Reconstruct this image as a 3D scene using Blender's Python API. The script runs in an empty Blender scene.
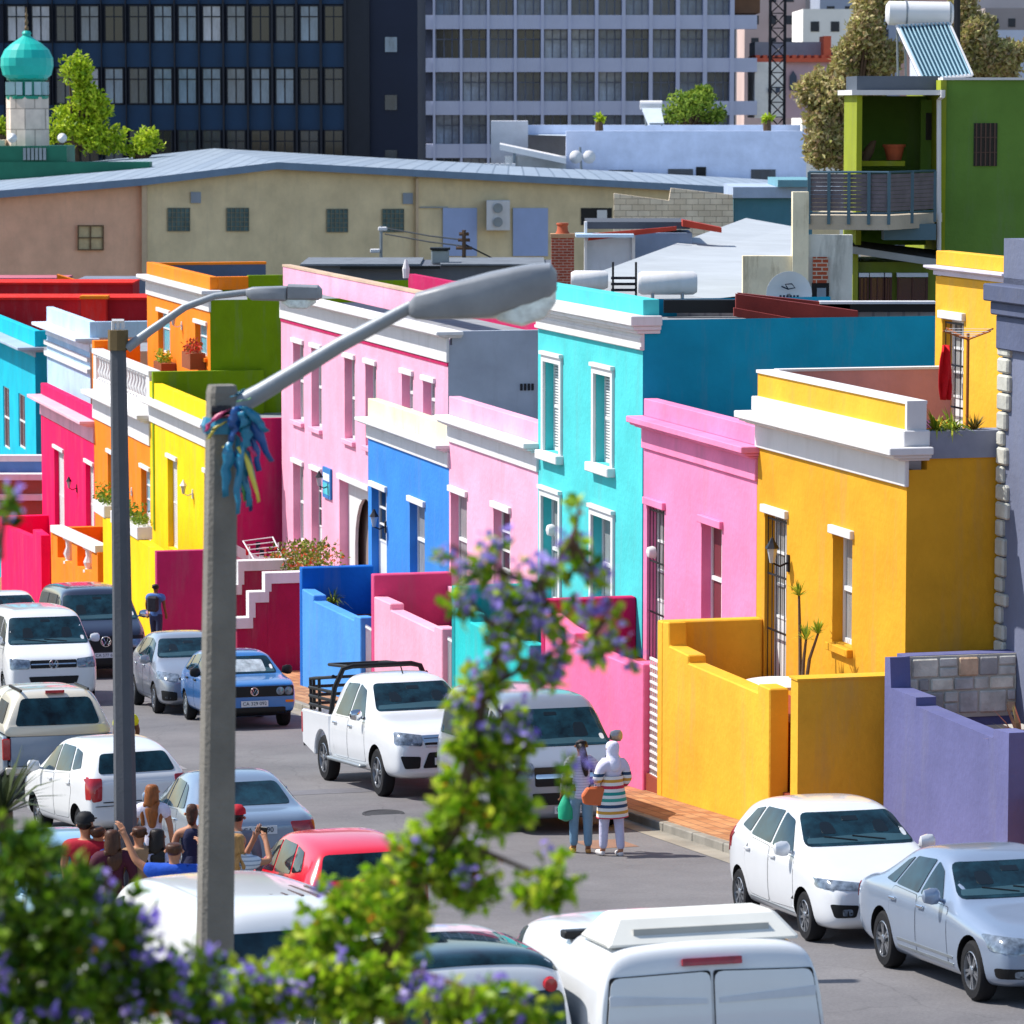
import bpy, bmesh, math, random
from mathutils import Vector, Matrix
from mathutils.bvhtree import BVHTree
from mathutils.geometry import delaunay_2d_cdt, intersect_point_tri_2d
R = random.Random(7)
SC = bpy.context.scene
COL = SC.collection
# ---------------------------------------------------------------- camera model and street frame
F = 4000.0; PITCH = math.atan(412/4000); ZC = 12.0
BETA = math.atan(.2605); SB, CB = math.sin(BETA), math.cos(BETA)
RZ = math.atan2(-CB, SB)
CP, SP = math.cos(PITCH), math.sin(PITCH)
def ray(x, y):
    a, b = (x-512)/F, (512-y)/F
    return Vector((a, CP+b*SP, -SP+b*CP))
def W(u, v, z): return Vector((u*SB+v*CB, -u*CB+v*SB, z))
def S(P): return (P.x*SB-P.y*CB, P.x*CB+P.y*SB, P.z)
def pv(x, y, v):           # where the sight line through a photo point meets the street-parallel plane v
    d = ray(x, y); t = v/(d.x*CB+d.y*SB); P = d*t
    return (P.x*SB-P.y*CB, P.z+ZC)
def pu(x, y, u):
    d = ray(x, y); t = u/(d.x*SB-d.y*CB); P = d*t
    return (P.x*CB+P.y*SB, P.z+ZC)
def pD(x, y, D):           # world point at distance D
    d = ray(x, y); P = d*(D/d.y); return Vector((P.x, P.y, P.z+ZC))
def road(u): return max(5.584+.08*u, -9.4)
def uD(D, v):              # u of the point at depth D on plane v
    # Y = -u*CB+v*SB = D
    return (v*SB-D)/CB
# ---------------------------------------------------------------- materials
MATS = {}
def lin(h):
    if isinstance(h, tuple): return h+(1,)
    c = [int(h[i:i+2], 16)/255 for i in (0, 2, 4)]
    return tuple(((x+.055)/1.055)**2.4 if x > .04045 else x/12.92 for x in c)+(1,)
def N(nt, t, **kw):
    n = nt.nodes.new(t)
    for k, v in kw.items():
        if k in n.inputs: n.inputs[k].default_value = v
        else: setattr(n, k, v)
    return n
def mat(key, col, rough=.8, metal=0, var=.12, scale=1.5, bump=.15, bscale=30, spec=.3, coat=0, wear=0, stretch=(1, 1, 1), wearcol=None):
    if key in MATS: return MATS[key]
    m = bpy.data.materials.new(key); m.use_nodes = True; nt = m.node_tree; L = nt.links.new
    b = nt.nodes['Principled BSDF']
    b.inputs['Roughness'].default_value = rough; b.inputs['Metallic'].default_value = metal
    b.inputs['Specular IOR Level'].default_value = spec; b.inputs['Coat Weight'].default_value = coat
    b.inputs['Coat Roughness'].default_value = .08
    c = lin(col)
    tc = N(nt, 'ShaderNodeTexCoord'); mp = N(nt, 'ShaderNodeMapping'); mp.inputs['Scale'].default_value = stretch
    L(tc.outputs['Object'], mp.inputs[0])
    n = N(nt, 'ShaderNodeTexNoise', Scale=scale, Detail=6.0, Roughness=.62); L(mp.outputs[0], n.inputs['Vector'])
    r = N(nt, 'ShaderNodeMapRange'); r.inputs['From Min'].default_value = .3; r.inputs['From Max'].default_value = .7
    r.inputs['To Min'].default_value = 1-var; r.inputs['To Max'].default_value = 1+var*.6
    L(n.outputs['Fac'], r.inputs['Value'])
    hs = N(nt, 'ShaderNodeHueSaturation', Color=c); L(r.outputs[0], hs.inputs['Value'])
    out = hs.outputs[0]
    if wear:
        n2 = N(nt, 'ShaderNodeTexNoise', Scale=.9, Detail=8.0, Roughness=.7); mp2 = N(nt, 'ShaderNodeMapping'); mp2.inputs['Scale'].default_value = (2.2, 2.2, .35)
        L(tc.outputs['Object'], mp2.inputs[0]); L(mp2.outputs[0], n2.inputs['Vector'])
        r2 = N(nt, 'ShaderNodeMapRange'); r2.inputs['From Min'].default_value = .52; r2.inputs['From Max'].default_value = .72
        r2.inputs['To Max'].default_value = wear; L(n2.outputs['Fac'], r2.inputs['Value'])
        mx = N(nt, 'ShaderNodeMix', data_type='RGBA'); L(r2.outputs[0], mx.inputs['Factor']); L(out, mx.inputs['A'])
        mx.inputs['B'].default_value = lin(wearcol) if wearcol else tuple(x*.55+.08 for x in c[:3])+(1,)
        out = mx.outputs['Result']
    L(out, b.inputs['Base Color'])
    if bump:
        n3 = N(nt, 'ShaderNodeTexNoise', Scale=bscale, Detail=4.0); L(tc.outputs['Object'], n3.inputs['Vector'])
        bp = N(nt, 'ShaderNodeBump', Strength=bump, Distance=.02); L(n3.outputs['Fac'], bp.inputs['Height']); L(bp.outputs[0], b.inputs['Normal'])
    MATS[key] = m; return m
def stucco(key, col, wear=.5): return mat('stucco_'+key, col, .88, var=.17, scale=.7, bump=.5, bscale=9, wear=wear, spec=.15)
def paint(key, col, metal=0.0, rough=.28): return mat('paint_'+key, col, rough, metal, var=.03, scale=3, bump=0, spec=.5, coat=.9)
def leafmat(key, cols, rough=.55, trans=.25):
    if key in MATS: return MATS[key]
    m = bpy.data.materials.new(key); m.use_nodes = True; nt = m.node_tree; L = nt.links.new
    b = nt.nodes['Principled BSDF']; b.inputs['Roughness'].default_value = rough; b.inputs['Specular IOR Level'].default_value = .25
    g = N(nt, 'ShaderNodeNewGeometry'); cr = N(nt, 'ShaderNodeValToRGB')
    el = cr.color_ramp.elements
    for i, c in enumerate(cols):
        p = i/(len(cols)-1)
        e = el[i] if i < 2 else el.new(p)
        e.position = p; e.color = lin(c)
    L(g.outputs['Random Per Island'], cr.inputs[0]); L(cr.outputs[0], b.inputs['Base Color'])
    t = N(nt, 'ShaderNodeBsdfTranslucent'); L(cr.outputs[0], t.inputs['Color'])
    mx = N(nt, 'ShaderNodeMixShader'); mx.inputs[0].default_value = trans
    L(b.outputs[0], mx.inputs[1]); L(t.outputs[0], mx.inputs[2]); L(mx.outputs[0], nt.nodes['Material Output'].inputs[0])
    MATS[key] = m; return m
def brickmat(key, c1, c2, mortar, bw=.5, rh=.25, ms=.02, scale=1., rough=.85, off=.5, axis='xz', bump=.5):
    if key in MATS: return MATS[key]
    m = bpy.data.materials.new(key); m.use_nodes = True; nt = m.node_tree; L = nt.links.new
    b = nt.nodes['Principled BSDF']; b.inputs['Roughness'].default_value = rough; b.inputs['Specular IOR Level'].default_value = .2
    tc = N(nt, 'ShaderNodeTexCoord'); sp = N(nt, 'ShaderNodeSeparateXYZ'); cb = N(nt, 'ShaderNodeCombineXYZ')
    L(tc.outputs['Object'], sp.inputs[0])
    L(sp.outputs['XYZ'.index(axis[0].upper())], cb.inputs[0]); L(sp.outputs['XYZ'.index(axis[1].upper())], cb.inputs[1])
    br = N(nt, 'ShaderNodeTexBrick', Color1=lin(c1), Color2=lin(c2), Mortar=lin(mortar), Scale=scale)
    br.offset = off; br.inputs['Brick Width'].default_value = bw; br.inputs['Row Height'].default_value = rh; br.inputs['Mortar Size'].default_value = ms
    L(cb.outputs[0], br.inputs[0])
    n = N(nt, 'ShaderNodeTexNoise', Scale=1.6, Detail=7.0); L(tc.outputs['Object'], n.inputs[0])
    r = N(nt, 'ShaderNodeMapRange'); r.inputs['To Min'].default_value = .6; r.inputs['To Max'].default_value = 1.35; L(n.outputs['Fac'], r.inputs[0])
    hs = N(nt, 'ShaderNodeHueSaturation'); L(br.outputs[0], hs.inputs['Color']); L(r.outputs[0], hs.inputs['Value']); L(hs.outputs[0], b.inputs['Base Color'])
    bp = N(nt, 'ShaderNodeBump', Strength=bump, Distance=.02); L(br.outputs['Fac'], bp.inputs['Height']); bp.invert = True; L(bp.outputs[0], b.inputs['Normal'])
    MATS[key] = m; return m
def stripemat(key, cols, axis='z', period=.35, rough=.8):
    if key in MATS: return MATS[key]
    m = bpy.data.materials.new(key); m.use_nodes = True; nt = m.node_tree; L = nt.links.new
    b = nt.nodes['Principled BSDF']; b.inputs['Roughness'].default_value = rough
    tc = N(nt, 'ShaderNodeTexCoord'); sp = N(nt, 'ShaderNodeSeparateXYZ'); L(tc.outputs['Object'], sp.inputs[0])
    md = N(nt, 'ShaderNodeMath', operation='DIVIDE'); md.inputs[1].default_value = period; L(sp.outputs['XYZ'.index(axis.upper())], md.inputs[0])
    fr = N(nt, 'ShaderNodeMath', operation='FRACT'); L(md.outputs[0], fr.inputs[0])
    cr = N(nt, 'ShaderNodeValToRGB'); cr.color_ramp.interpolation = 'CONSTANT'; el = cr.color_ramp.elements
    for i, c in enumerate(cols):
        e = el[i] if i < 2 else el.new(i/len(cols))
        e.position = i/len(cols); e.color = lin(c)
    L(fr.outputs[0], cr.inputs[0]); L(cr.outputs[0], b.inputs['Base Color']); MATS[key] = m; return m
WHITE = mat('white_plaster', 'd6d4d4', .7, var=.06, bump=.15, wear=.3, wearcol='a9a49c')
WFRAME = mat('white_joinery', 'dadada', .45, var=.04, bump=0)
GLASS = mat('window_glass', '1a2226', .06, var=.5, scale=2.5, bump=0, spec=.8)
CURTAIN = mat('window_curtain', '8d8f90', .25, var=.35, scale=7, bump=0, spec=.6, stretch=(4, 4, .3))
CARGLASS = mat('car_glass', '0f2c36', .04, var=.95, scale=3.2, bump=0, spec=.4)  # uneven tone puts reflections and interior shapes into the glass colour
BLACK = mat('black_plastic', '111214', .5, var=.1, bump=.1)
TYRE = mat('tyre_rubber', '17171a', .85, var=.2, bump=.2)
ALLOY = mat('alloy_metal', '9a9da2', .3, .8, var=.1, bump=0)
CHROME = mat('chrome', 'd8dadd', .12, 1, var=.03, bump=0)
LENS = mat('lamp_lens', '7b8794', .08, .35, var=.7, scale=11, bump=0, spec=.9)
REDL = mat('tail_lens', 'a5121c', .12, 0, var=.3, scale=9, bump=0, spec=.8)
AMBER = mat('amber_lens', 'd8741a', .15, bump=0)
PLATE = mat('number_plate', 'c9cdd0', .5, bump=0, var=.04)
INK = mat('plate_ink', '23303f', .6, bump=0)
SKIN = mat('skin', 'b07a5c', .55, var=.06, bump=0)
IRON = mat('dark_iron', '24242a', .45, .4, var=.1, bump=0)
STEEL = mat('galvanised_steel', '8f9599', .45, .6, var=.15, bump=.05)
TRUNK = mat('bark', '5a4636', .9, var=.3, scale=6, bump=.6, bscale=18)
# ---------------------------------------------------------------- mesh builder
class MB:
    def __init__(s): s.v = []; s.f = []; s.m = []; s.k = 0
    def q(s, pts, m=None):
        i = len(s.v); s.v += [tuple(p) for p in pts]; s.f.append(tuple(range(i, i+len(pts)))); s.m.append(s.k if m is None else m); return s
    def box(s, x0, x1, y0, y1, z0, z1, m=None, skip=''):
        a = [(x0, y0, z0), (x1, y0, z0), (x1, y1, z0), (x0, y1, z0), (x0, y0, z1), (x1, y0, z1), (x1, y1, z1), (x0, y1, z1)]
        i = len(s.v); s.v += a; mm = s.k if m is None else m
        for n, f in (('b', (0, 3, 2, 1)), ('t', (4, 5, 6, 7)), ('f', (0, 1, 5, 4)), ('r', (1, 2, 6, 5)), ('k', (2, 3, 7, 6)), ('l', (3, 0, 4, 7))):
            if n not in skip: s.f.append(tuple(i+j for j in f)); s.m.append(mm)
        return s
    def prism(s, poly, fn, d0, d1, m=None):
        """extrude 2D polygon: fn(a,b,d)->xyz"""
        n = len(poly); i = len(s.v); mm = s.k if m is None else m
        s.v += [tuple(fn(a, b, d0)) for a, b in poly]+[tuple(fn(a, b, d1)) for a, b in poly]
        s.f.append(tuple(range(i, i+n))); s.f.append(tuple(range(i+2*n-1, i+n-1, -1))); s.m += [mm, mm]
        for j in range(n):
            k = (j+1) % n; s.f.append((i+j, i+k, i+n+k, i+n+j)); s.m.append(mm)
        return s
    def tube(s, pts, r, seg=8, m=None, cap=True):
        pts = [Vector(p) for p in pts]; rr = r if isinstance(r, (list, tuple)) else [r]*len(pts); i0 = len(s.v); mm = s.k if m is None else m
        ref = None
        for j, p in enumerate(pts):
            d = (pts[min(j+1, len(pts)-1)]-pts[max(j-1, 0)]).normalized()
            if ref is None: ref = Vector((0, 0, 1)) if abs(d.z) < .9 else Vector((1, 0, 0))
            a = d.cross(ref).normalized(); b = a.cross(d).normalized(); ref = b
            for k in range(seg):
                t = 2*math.pi*k/seg; s.v.append(tuple(p+(a*math.cos(t)+b*math.sin(t))*rr[j]))
        for j in range(len(pts)-1):
            for k in range(seg):
                k2 = (k+1) % seg; s.f.append((i0+j*seg+k, i0+j*seg+k2, i0+(j+1)*seg+k2, i0+(j+1)*seg+k)); s.m.append(mm)
        if cap:
            s.f.append(tuple(range(i0+seg-1, i0-1, -1))); s.f.append(tuple(i0+(len(pts)-1)*seg+k for k in range(seg))); s.m += [mm, mm]
        return s
    def lathe(s, prof, c=(0, 0, 0), seg=20, axis='z', m=None, cap=True):
        """prof: (radius, height)"""
        i0 = len(s.v); mm = s.k if m is None else m
        for r, h in prof:
            for k in range(seg):
                t = 2*math.pi*k/seg; x, y = r*math.cos(t), r*math.sin(t)
                p = (x, y, h) if axis == 'z' else ((x, h, y) if axis == 'y' else (h, x, y))
                s.v.append((p[0]+c[0], p[1]+c[1], p[2]+c[2]))
        for j in range(len(prof)-1):
            for k in range(seg):
                k2 = (k+1) % seg; s.f.append((i0+j*seg+k, i0+j*seg+k2, i0+(j+1)*seg+k2, i0+(j+1)*seg+k)); s.m.append(mm)
        if cap and prof[0][0] > 1e-4: s.f.append(tuple(range(i0+seg-1, i0-1, -1))); s.m.append(mm)
        if cap and prof[-1][0] > 1e-4: s.f.append(tuple(i0+(len(prof)-1)*seg+k for k in range(seg))); s.m.append(mm)
        return s
    def leaf(s, p, size, rng, up=.3, asp=.5):
        d = Vector((rng.gauss(0, 1), rng.gauss(0, 1), rng.gauss(0, 1)+up)).normalized()
        e = d.orthogonal().normalized(); e.rotate(Matrix.Rotation(rng.uniform(0, 6.28), 3, d))
        n = d.cross(e)*size*.12; h = size*rng.uniform(.7, 1.3); w = h*asp*.5
        i = len(s.v); p = Vector(p)
        s.v += [tuple(p), tuple(p+d*h*.5+e*w+n), tuple(p+d*h), tuple(p+d*h*.5-e*w+n)]
        s.f += [(i, i+1, i+2), (i, i+2, i+3)]; s.m += [s.k, s.k]
    def obj(s, name, mats, parent=None, bevel=0, smooth=False, tri=False):
        base = BASE.get(parent.name, (0, 0, 0)) if parent else s.base
        me = bpy.data.meshes.new(name)
        me.from_pydata([(a-base[0], b-base[1], c-base[2]) for a, b, c in s.v], [], s.f)
        for mm in (mats if isinstance(mats, (list, tuple)) else [mats]): me.materials.append(mm)
        me.polygons.foreach_set('material_index', s.m)
        bm = bmesh.new(); bm.from_mesh(me); bmesh.ops.remove_doubles(bm, verts=bm.verts, dist=1e-5) if not tri else None
        if not tri: bmesh.ops.recalc_face_normals(bm, faces=bm.faces)
        bm.to_mesh(me); bm.free()
        if smooth:
            me.polygons.foreach_set('use_smooth', [True]*len(me.polygons)); 
            try: me.set_sharp_from_angle(angle=math.radians(40))
            except Exception: pass
        o = bpy.data.objects.new(name, me); COL.objects.link(o)
        if parent:
            o.parent = parent; BASE[o.name] = base
        if bevel:
            b = o.modifiers.new('b', 'BEVEL'); b.width = bevel; b.segments = 1; b.limit_method = 'ANGLE'
        return o
BASE = {}
def tag(o, label, cat, group=None, kind=None):
    if label: o['label'] = label
    if cat: o['category'] = cat
    if group: o['group'] = group
    if kind: o['kind'] = kind
    return o
def thing(name, label, cat, base, frame='S', group=None, rz=None):
    """an Empty at the thing's base; frame S: meshes given in street coordinates, W: in world coordinates, L: local"""
    o = bpy.data.objects.new(name, None); COL.objects.link(o); o.empty_display_size = .2
    if frame == 'S': o.location = W(*base); o.rotation_euler = (0, 0, RZ); BASE[o.name] = tuple(base)
    elif frame == 'W': o.location = base; BASE[o.name] = tuple(base)
    else: o.location = base; o.rotation_euler = (0, 0, rz or 0); BASE[o.name] = (0, 0, 0)
    return tag(o, label, cat, group)
def single(name, label, cat, mb, mats, base, frame='S', group=None, kind=None, rz=0, **kw):
    mb.base = base if frame != 'L' else (0, 0, 0)
    o = mb.obj(name, mats, None, **kw)
    if frame == 'S': o.location = W(*base); o.rotation_euler = (0, 0, RZ)
    else: o.location = base; o.rotation_euler = (0, 0, rz)
    return tag(o, label, cat, group, kind)
def copy_tree(o, parent=None):
    c = o.copy(); COL.objects.link(c); c.parent = parent
    for ch in [x for x in COL.objects if x.parent == o]: copy_tree(ch, c)
    return c
# ---------------------------------------------------------------- world, sun, camera
SUN_EL, SUN_AZ = math.radians(51), (-1.0, .24)      # to-sun horizontal direction (world x, y)
def setup():
    w = bpy.data.worlds.new('World'); SC.world = w; w.use_nodes = True; nt = w.node_tree
    sky = nt.nodes.new('ShaderNodeTexSky'); sky.sky_type = 'NISHITA'; sky.sun_disc = False
    sky.sun_elevation = SUN_EL; az = math.atan2(SUN_AZ[0], SUN_AZ[1]); sky.sun_rotation = az
    sky.air_density = 1.0; sky.dust_density = .6; sky.ozone_density = 1.2
    bg = nt.nodes['Background']; bg.inputs['Strength'].default_value = .128; nt.links.new(sky.outputs[0], bg.inputs[0])
    l = bpy.data.lights.new('sun', 'SUN'); l.energy = 4.2; l.angle = math.radians(.5); l.color = (1, .955, .89)
    o = bpy.data.objects.new('sun', l); COL.objects.link(o)
    h = Vector((SUN_AZ[0], SUN_AZ[1], 0)).normalized()*math.cos(SUN_EL); d = Vector((h.x, h.y, math.sin(SUN_EL)))
    o.rotation_euler = d.to_track_quat('Z', 'Y').to_euler(); o.location = (-20, 20, 60)
    cd = bpy.data.cameras.new('camera'); c = bpy.data.objects.new('camera', cd); COL.objects.link(c)
    cd.sensor_width = 36; cd.lens = F/1024*36; cd.clip_end = 5000; cd.clip_start = .5
    c.location = (0, 0, ZC); c.rotation_euler = (math.pi/2-PITCH, 0, 0)
    cd.dof.use_dof = True; cd.dof.focus_distance = 62; cd.dof.aperture_fstop = 5.4
    SC.camera = c
    SC.view_settings.view_transform = 'Standard'; SC.view_settings.look = 'None'; SC.view_settings.exposure = .62; SC.view_settings.gamma = 1
setup()
# ================================================================ GROUND
def asphalt():
    m = bpy.data.materials.new('asphalt'); m.use_nodes = True; nt = m.node_tree; L = nt.links.new; b = nt.nodes['Principled BSDF']
    b.inputs['Roughness'].default_value = .9; b.inputs['Specular IOR Level'].default_value = .2
    tc = N(nt, 'ShaderNodeTexCoord')
    n1 = N(nt, 'ShaderNodeTexNoise', Scale=.35, Detail=8.0, Roughness=.65); n2 = N(nt, 'ShaderNodeTexNoise', Scale=28.0, Detail=3.0)
    vo = N(nt, 'ShaderNodeTexVoronoi', Scale=.28, feature='DISTANCE_TO_EDGE'); mp = N(nt, 'ShaderNodeMapping')
    n4 = N(nt, 'ShaderNodeTexNoise', Scale=1.3, Detail=5.0); ad = N(nt, 'ShaderNodeMixRGB', blend_type='ADD'); ad.inputs[0].default_value = .5
    for n in (n1, n2, n4): L(tc.outputs['Object'], n.inputs[0])
    L(tc.outputs['Object'], ad.inputs[1]); L(n4.outputs['Color'], ad.inputs[2]); L(ad.outputs[0], vo.inputs['Vector'])
    cr = N(nt, 'ShaderNodeValToRGB'); cr.color_ramp.elements[0].position = .3; cr.color_ramp.elements[0].color = (.12, .115, .12, 1)
    cr.color_ramp.elements[1].position = .72; cr.color_ramp.elements[1].color = (.19, .182, .184, 1)
    L(n1.outputs[0], cr.inputs[0])
    r2 = N(nt, 'ShaderNodeMapRange'); r2.inputs['To Min'].default_value = .72; r2.inputs['To Max'].default_value = 1.3; L(n2.outputs[0], r2.inputs[0])
    r3 = N(nt, 'ShaderNodeMapRange'); r3.inputs['From Max'].default_value = .006; r3.inputs['To Min'].default_value = .82; L(vo.outputs[0], r3.inputs[0])
    mu = N(nt, 'ShaderNodeMath', operation='MULTIPLY'); L(r2.outputs[0], mu.inputs[0]); L(r3.outputs[0], mu.inputs[1])
    hs = N(nt, 'ShaderNodeHueSaturation'); L(cr.outputs[0], hs.inputs['Color']); L(mu.outputs[0], hs.inputs['Value']); L(hs.outputs[0], b.inputs['Base Color'])
    bp = N(nt, 'ShaderNodeBump', Strength=.4, Distance=.01); L(n2.outputs[0], bp.inputs['Height']); L(bp.outputs[0], b.inputs['Normal'])
    return m
ASPH = asphalt()
KERBM = mat('kerb_concrete', '8f8a80', .9, var=.25, scale=2, bump=.4)
def strip(mb, v0, v1, dz, u0=-190, u1=12, step=4, skirt=0):
    u = u0
    while u < u1:
        a, b = u, min(u+step, u1); za, zb = road(a)+dz, road(b)+dz
        mb.q([(a, v0, za), (b, v0, zb), (b, v1, zb), (a, v1, za)])
        if skirt:
            mb.q([(a, v0, za), (b, v0, zb), (b, v0, zb-skirt), (a, v0, za-skirt)]); mb.q([(a, v1, za), (b, v1, zb), (b, v1, zb-skirt), (a, v1, za-skirt)])
        u = b
    return mb
g = MB(); strip(g, -900, 900, -.02, u1=30, step=20)
g.q([(-190, -2500, -9.42), (-190, 2500, -9.42), (-4000, 2500, -9.42), (-4000, -2500, -9.42)])
single('ground', None, None, g, mat('ground_earth', '6f685c', .95, var=.3, scale=.2, bump=.3, bscale=4), (0, 0, 0), kind='structure')
single('road', None, None, strip(MB(), 7.9, 17.2, 0), ASPH, (0, 0, 0), kind='structure')
PAVE = brickmat('pavement_brick', '9c6a48', 'b88860', '80624c', .4, .2, .012, axis='xy', bump=.25)
single('pavement', None, None, strip(MB(), 17.36, 20.3, .13, skirt=.3), PAVE, (0, 0, 0), kind='structure')
kb = MB(); u = -150.0
while u < 4:
    kb.box(u, u+1.47, 17.2, 17.355, 0, 0); i = len(kb.v)-8
    for j in range(8):
        x, y, z = kb.v[i+j]; kb.v[i+j] = (x, y, road(x)+(.135 if j > 3 else -.2))
    u += 1.5
single('kerb', None, None, kb, KERBM, (0, 0, 0), kind='structure', bevel=.015)
for (x0, x1, v0_, v1_, c_) in ((-58.5, -54.2, 11.2, 13.6, '5f5e62'), (-80, -71, 10.2, 12.4, '8a8688'), (-47.5, -44.8, 13.4, 14.5, '77736f'), (-66, -65.2, 7.9, 17.2, '6c6b70'), (-56.3, -55.2, 15.6, 16.3, '8a6a58')):
    g = MB(); g.q([(x0, v0_, road(x0)+.004), (x1, v0_, road(x1)+.004), (x1, v1_, road(x1)+.004), (x0, v1_, road(x0)+.004)])
    single('road_patch', None, None, g, mat('patch_'+c_, c_, .92, var=.25, scale=1.2, bump=.4, bscale=30), (0, 0, 0), kind='structure')
for x0, v_, lab in ((-52.0, 12.2, 'round iron manhole cover in the road beyond the large white van'), (-61.5, 13.9, 'round iron manhole cover in the road left of the white pickup')):
    m = MB().lathe([(.34, -.02), (.34, .012), (.30, .012), (.29, .006), (.01, .006)], (x0, v_, road(x0)+.003), 20); single('manhole_cover', lab, 'manhole cover', m, mat('cast_iron', '3f3d3e', .7, .3, var=.3, bump=.5, bscale=50), (x0, v_, road(x0)))
rl = random.Random(44)
single('gutter', None, None, strip(MB(), 16.85, 17.2, .006), mat('gutter_concrete', '938c7f', .9, var=.25, bump=.3), (0, 0, 0), kind='structure')
single('left_pavement', None, None, strip(MB(), 5.2, 7.9, .12, skirt=.3), mat('pavement_concrete', '88837a', .9, var=.2, bump=.3), (0, 0, 0), kind='structure')
# ================================================================ HOUSES
def holes_wall(mb, u0, u1, z0, z1, v, holes, rec=.24):
    us = sorted({u0, u1, *[h[0] for h in holes], *[h[1] for h in holes]}); zs = sorted({z0, z1, *[h[2] for h in holes], *[h[3] for h in holes]})
    us = [a for a in us if u0 <= a <= u1]; zs = [a for a in zs if z0 <= a <= z1]
    for a, b in zip(us, us[1:]):
        for c, d in zip(zs, zs[1:]):
            mu, mz = (a+b)/2, (c+d)/2
            if not any(h[0] < mu < h[1] and h[2] < mz < h[3] for h in holes): mb.q([(a, v, c), (b, v, c), (b, v, d), (a, v, d)])
    for a, b, c, d in holes:
        w = v+rec
        for p, q in (((a, c), (b, c)), ((b, c), (b, d)), ((b, d), (a, d)), ((a, d), (a, c))):
            mb.q([(p[0], v, p[1]), (q[0], v, q[1]), (q[0], w, q[1]), (p[0], w, p[1])])
def window(root, h, v, style='sash', lint=WHITE, sill=None, rec=.17, pane=None, surround=None):
    a, b, c, d = h; w = v+rec; fw = .06
    f = MB()
    f.box(a, a+fw, w, w+.06, c, d); f.box(b-fw, b, w, w+.06, c, d); f.box(a+fw, b-fw, w, w+.06, c, c+fw*1.2); f.box(a+fw, b-fw, w, w+.06, d-fw, d)
    kind = 'window'; fm = WFRAME
    if style == 'sash':
        f.box(a+fw, b-fw, w-.01, w+.05, (c+d)/2-.035, (c+d)/2+.035); f.box((a+b)/2-.014, (a+b)/2+.014, w+.01, w+.05, c+fw, d-fw)
    elif style == 'cross':
        f.box(a+fw, b-fw, w-.01, w+.05, c+(d-c)*.6-.02, c+(d-c)*.6+.02); f.box((a+b)/2-.02, (a+b)/2+.02, w, w+.05, c+fw, d-fw)
    elif style == 'louvre':
        z = c+.1
        while z < d-.08: f.box(a+fw, (a+b)/2-.02, w+.005, w+.04, z, z+.03); f.box((a+b)/2+.02, b-fw, w+.005, w+.04, z, z+.03); z += .055
        f.box((a+b)/2-.02, (a+b)/2+.02, w, w+.05, c, d)
        f.box(a+fw, b-fw, w-.01, w+.05, (c+d)/2-.03, (c+d)/2+.03)
    elif style in ('door', 'gate'):
        kind = 'door'
        f.box(a+fw, b-fw, w+.02, w+.06, c, c+(d-c)*.42)
        for t in (.42, .6, .78): f.box(a+fw, b-fw, w, w+.055, c+(d-c)*t-.02, c+(d-c)*t+.02)
        f.box((a+b)/2-.02, (a+b)/2+.02, w, w+.05, c+(d-c)*.42, d-fw)
    o = f.obj(kind, fm, root)
    MB().box(a+.01, b-.01, w+.03, w+.035, c+.01, d-.01).obj('pane', pane or (CURTAIN if style in ('sash', 'louvre', 'gate') else GLASS), o)
    if style in ('gate',):
        g = MB(); n = max(3, int((b-a)/.2))
        for i in range(n+1): x = a+.03+(b-a-.06)*i/n; g.tube([(x, v+.05, c+.03), (x, v+.05, d-.05)], .009, 5)
        for t in (.02, .35, .66, .97): z = c+(d-c)*t; g.box(a+.02, b-.02, v+.04, v+.06, z-.015, z+.015)
        g.obj('security_gate', IRON, o)
    if lint: MB().box(a-.07, b+.07, v-.07, v+.02, d, d+.13).obj('lintel', lint, o, bevel=.01)
    if sill: MB().box(a-.06, b+.06, v-.1, v+.02, c-.12, c).obj('sill', sill, o, bevel=.01)
    if surround:
        s = MB(); t = .13
        s.box(a-t, a, v-.05, v+.01, c, d+t); s.box(b, b+t, v-.05, v+.01, c, d+t); s.box(a, b, v-.05, v+.01, d, d+t); s.box(a-t-.03, b+t+.03, v-.09, v+.01, d+t, d+t+.07)
        s.obj('surround', surround, o)
        MB().box(a-t-.06, b+t+.06, v-.16, v+.01, c-.17, c).obj('sill', surround, o, bevel=.015)
    return o
def cornice(root, uL, uR, v, zt, zb, zf, m, proj=.3, ret=.25, name='cornice', eL=.08, steps=2):
    """ledge zt..zb, frieze down to zf; returns round the near end"""
    c = MB(); e = ret; h = zt-zb; proj *= 1.4
    c.box(uL-eL, uR+e, v-proj, v+.3, zb+h*.45, zt)
    c.box(uL-eL+.002, uR+e*.75, v-proj*.78, v+.298, zb+h*.2, zb+h*.45-.002)
    c.box(uL-eL+.004, uR+e*.5, v-proj*.5, v+.296, zb, zb+h*.2-.002)
    c.box(uL+.002, uR+.04, v-.05, v+.02, zf, zb-.002)
    return c.obj(name, m, root, bevel=.012)
def px_open(v, L):
    out = []
    for xl, yt, xr, yb in L:
        a, d = pv(xl, yt, v); b, _ = pv(xr, yt, v); _, c = pv(xl, yb, v); out.append((a, b, c, d))
    return out
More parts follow.
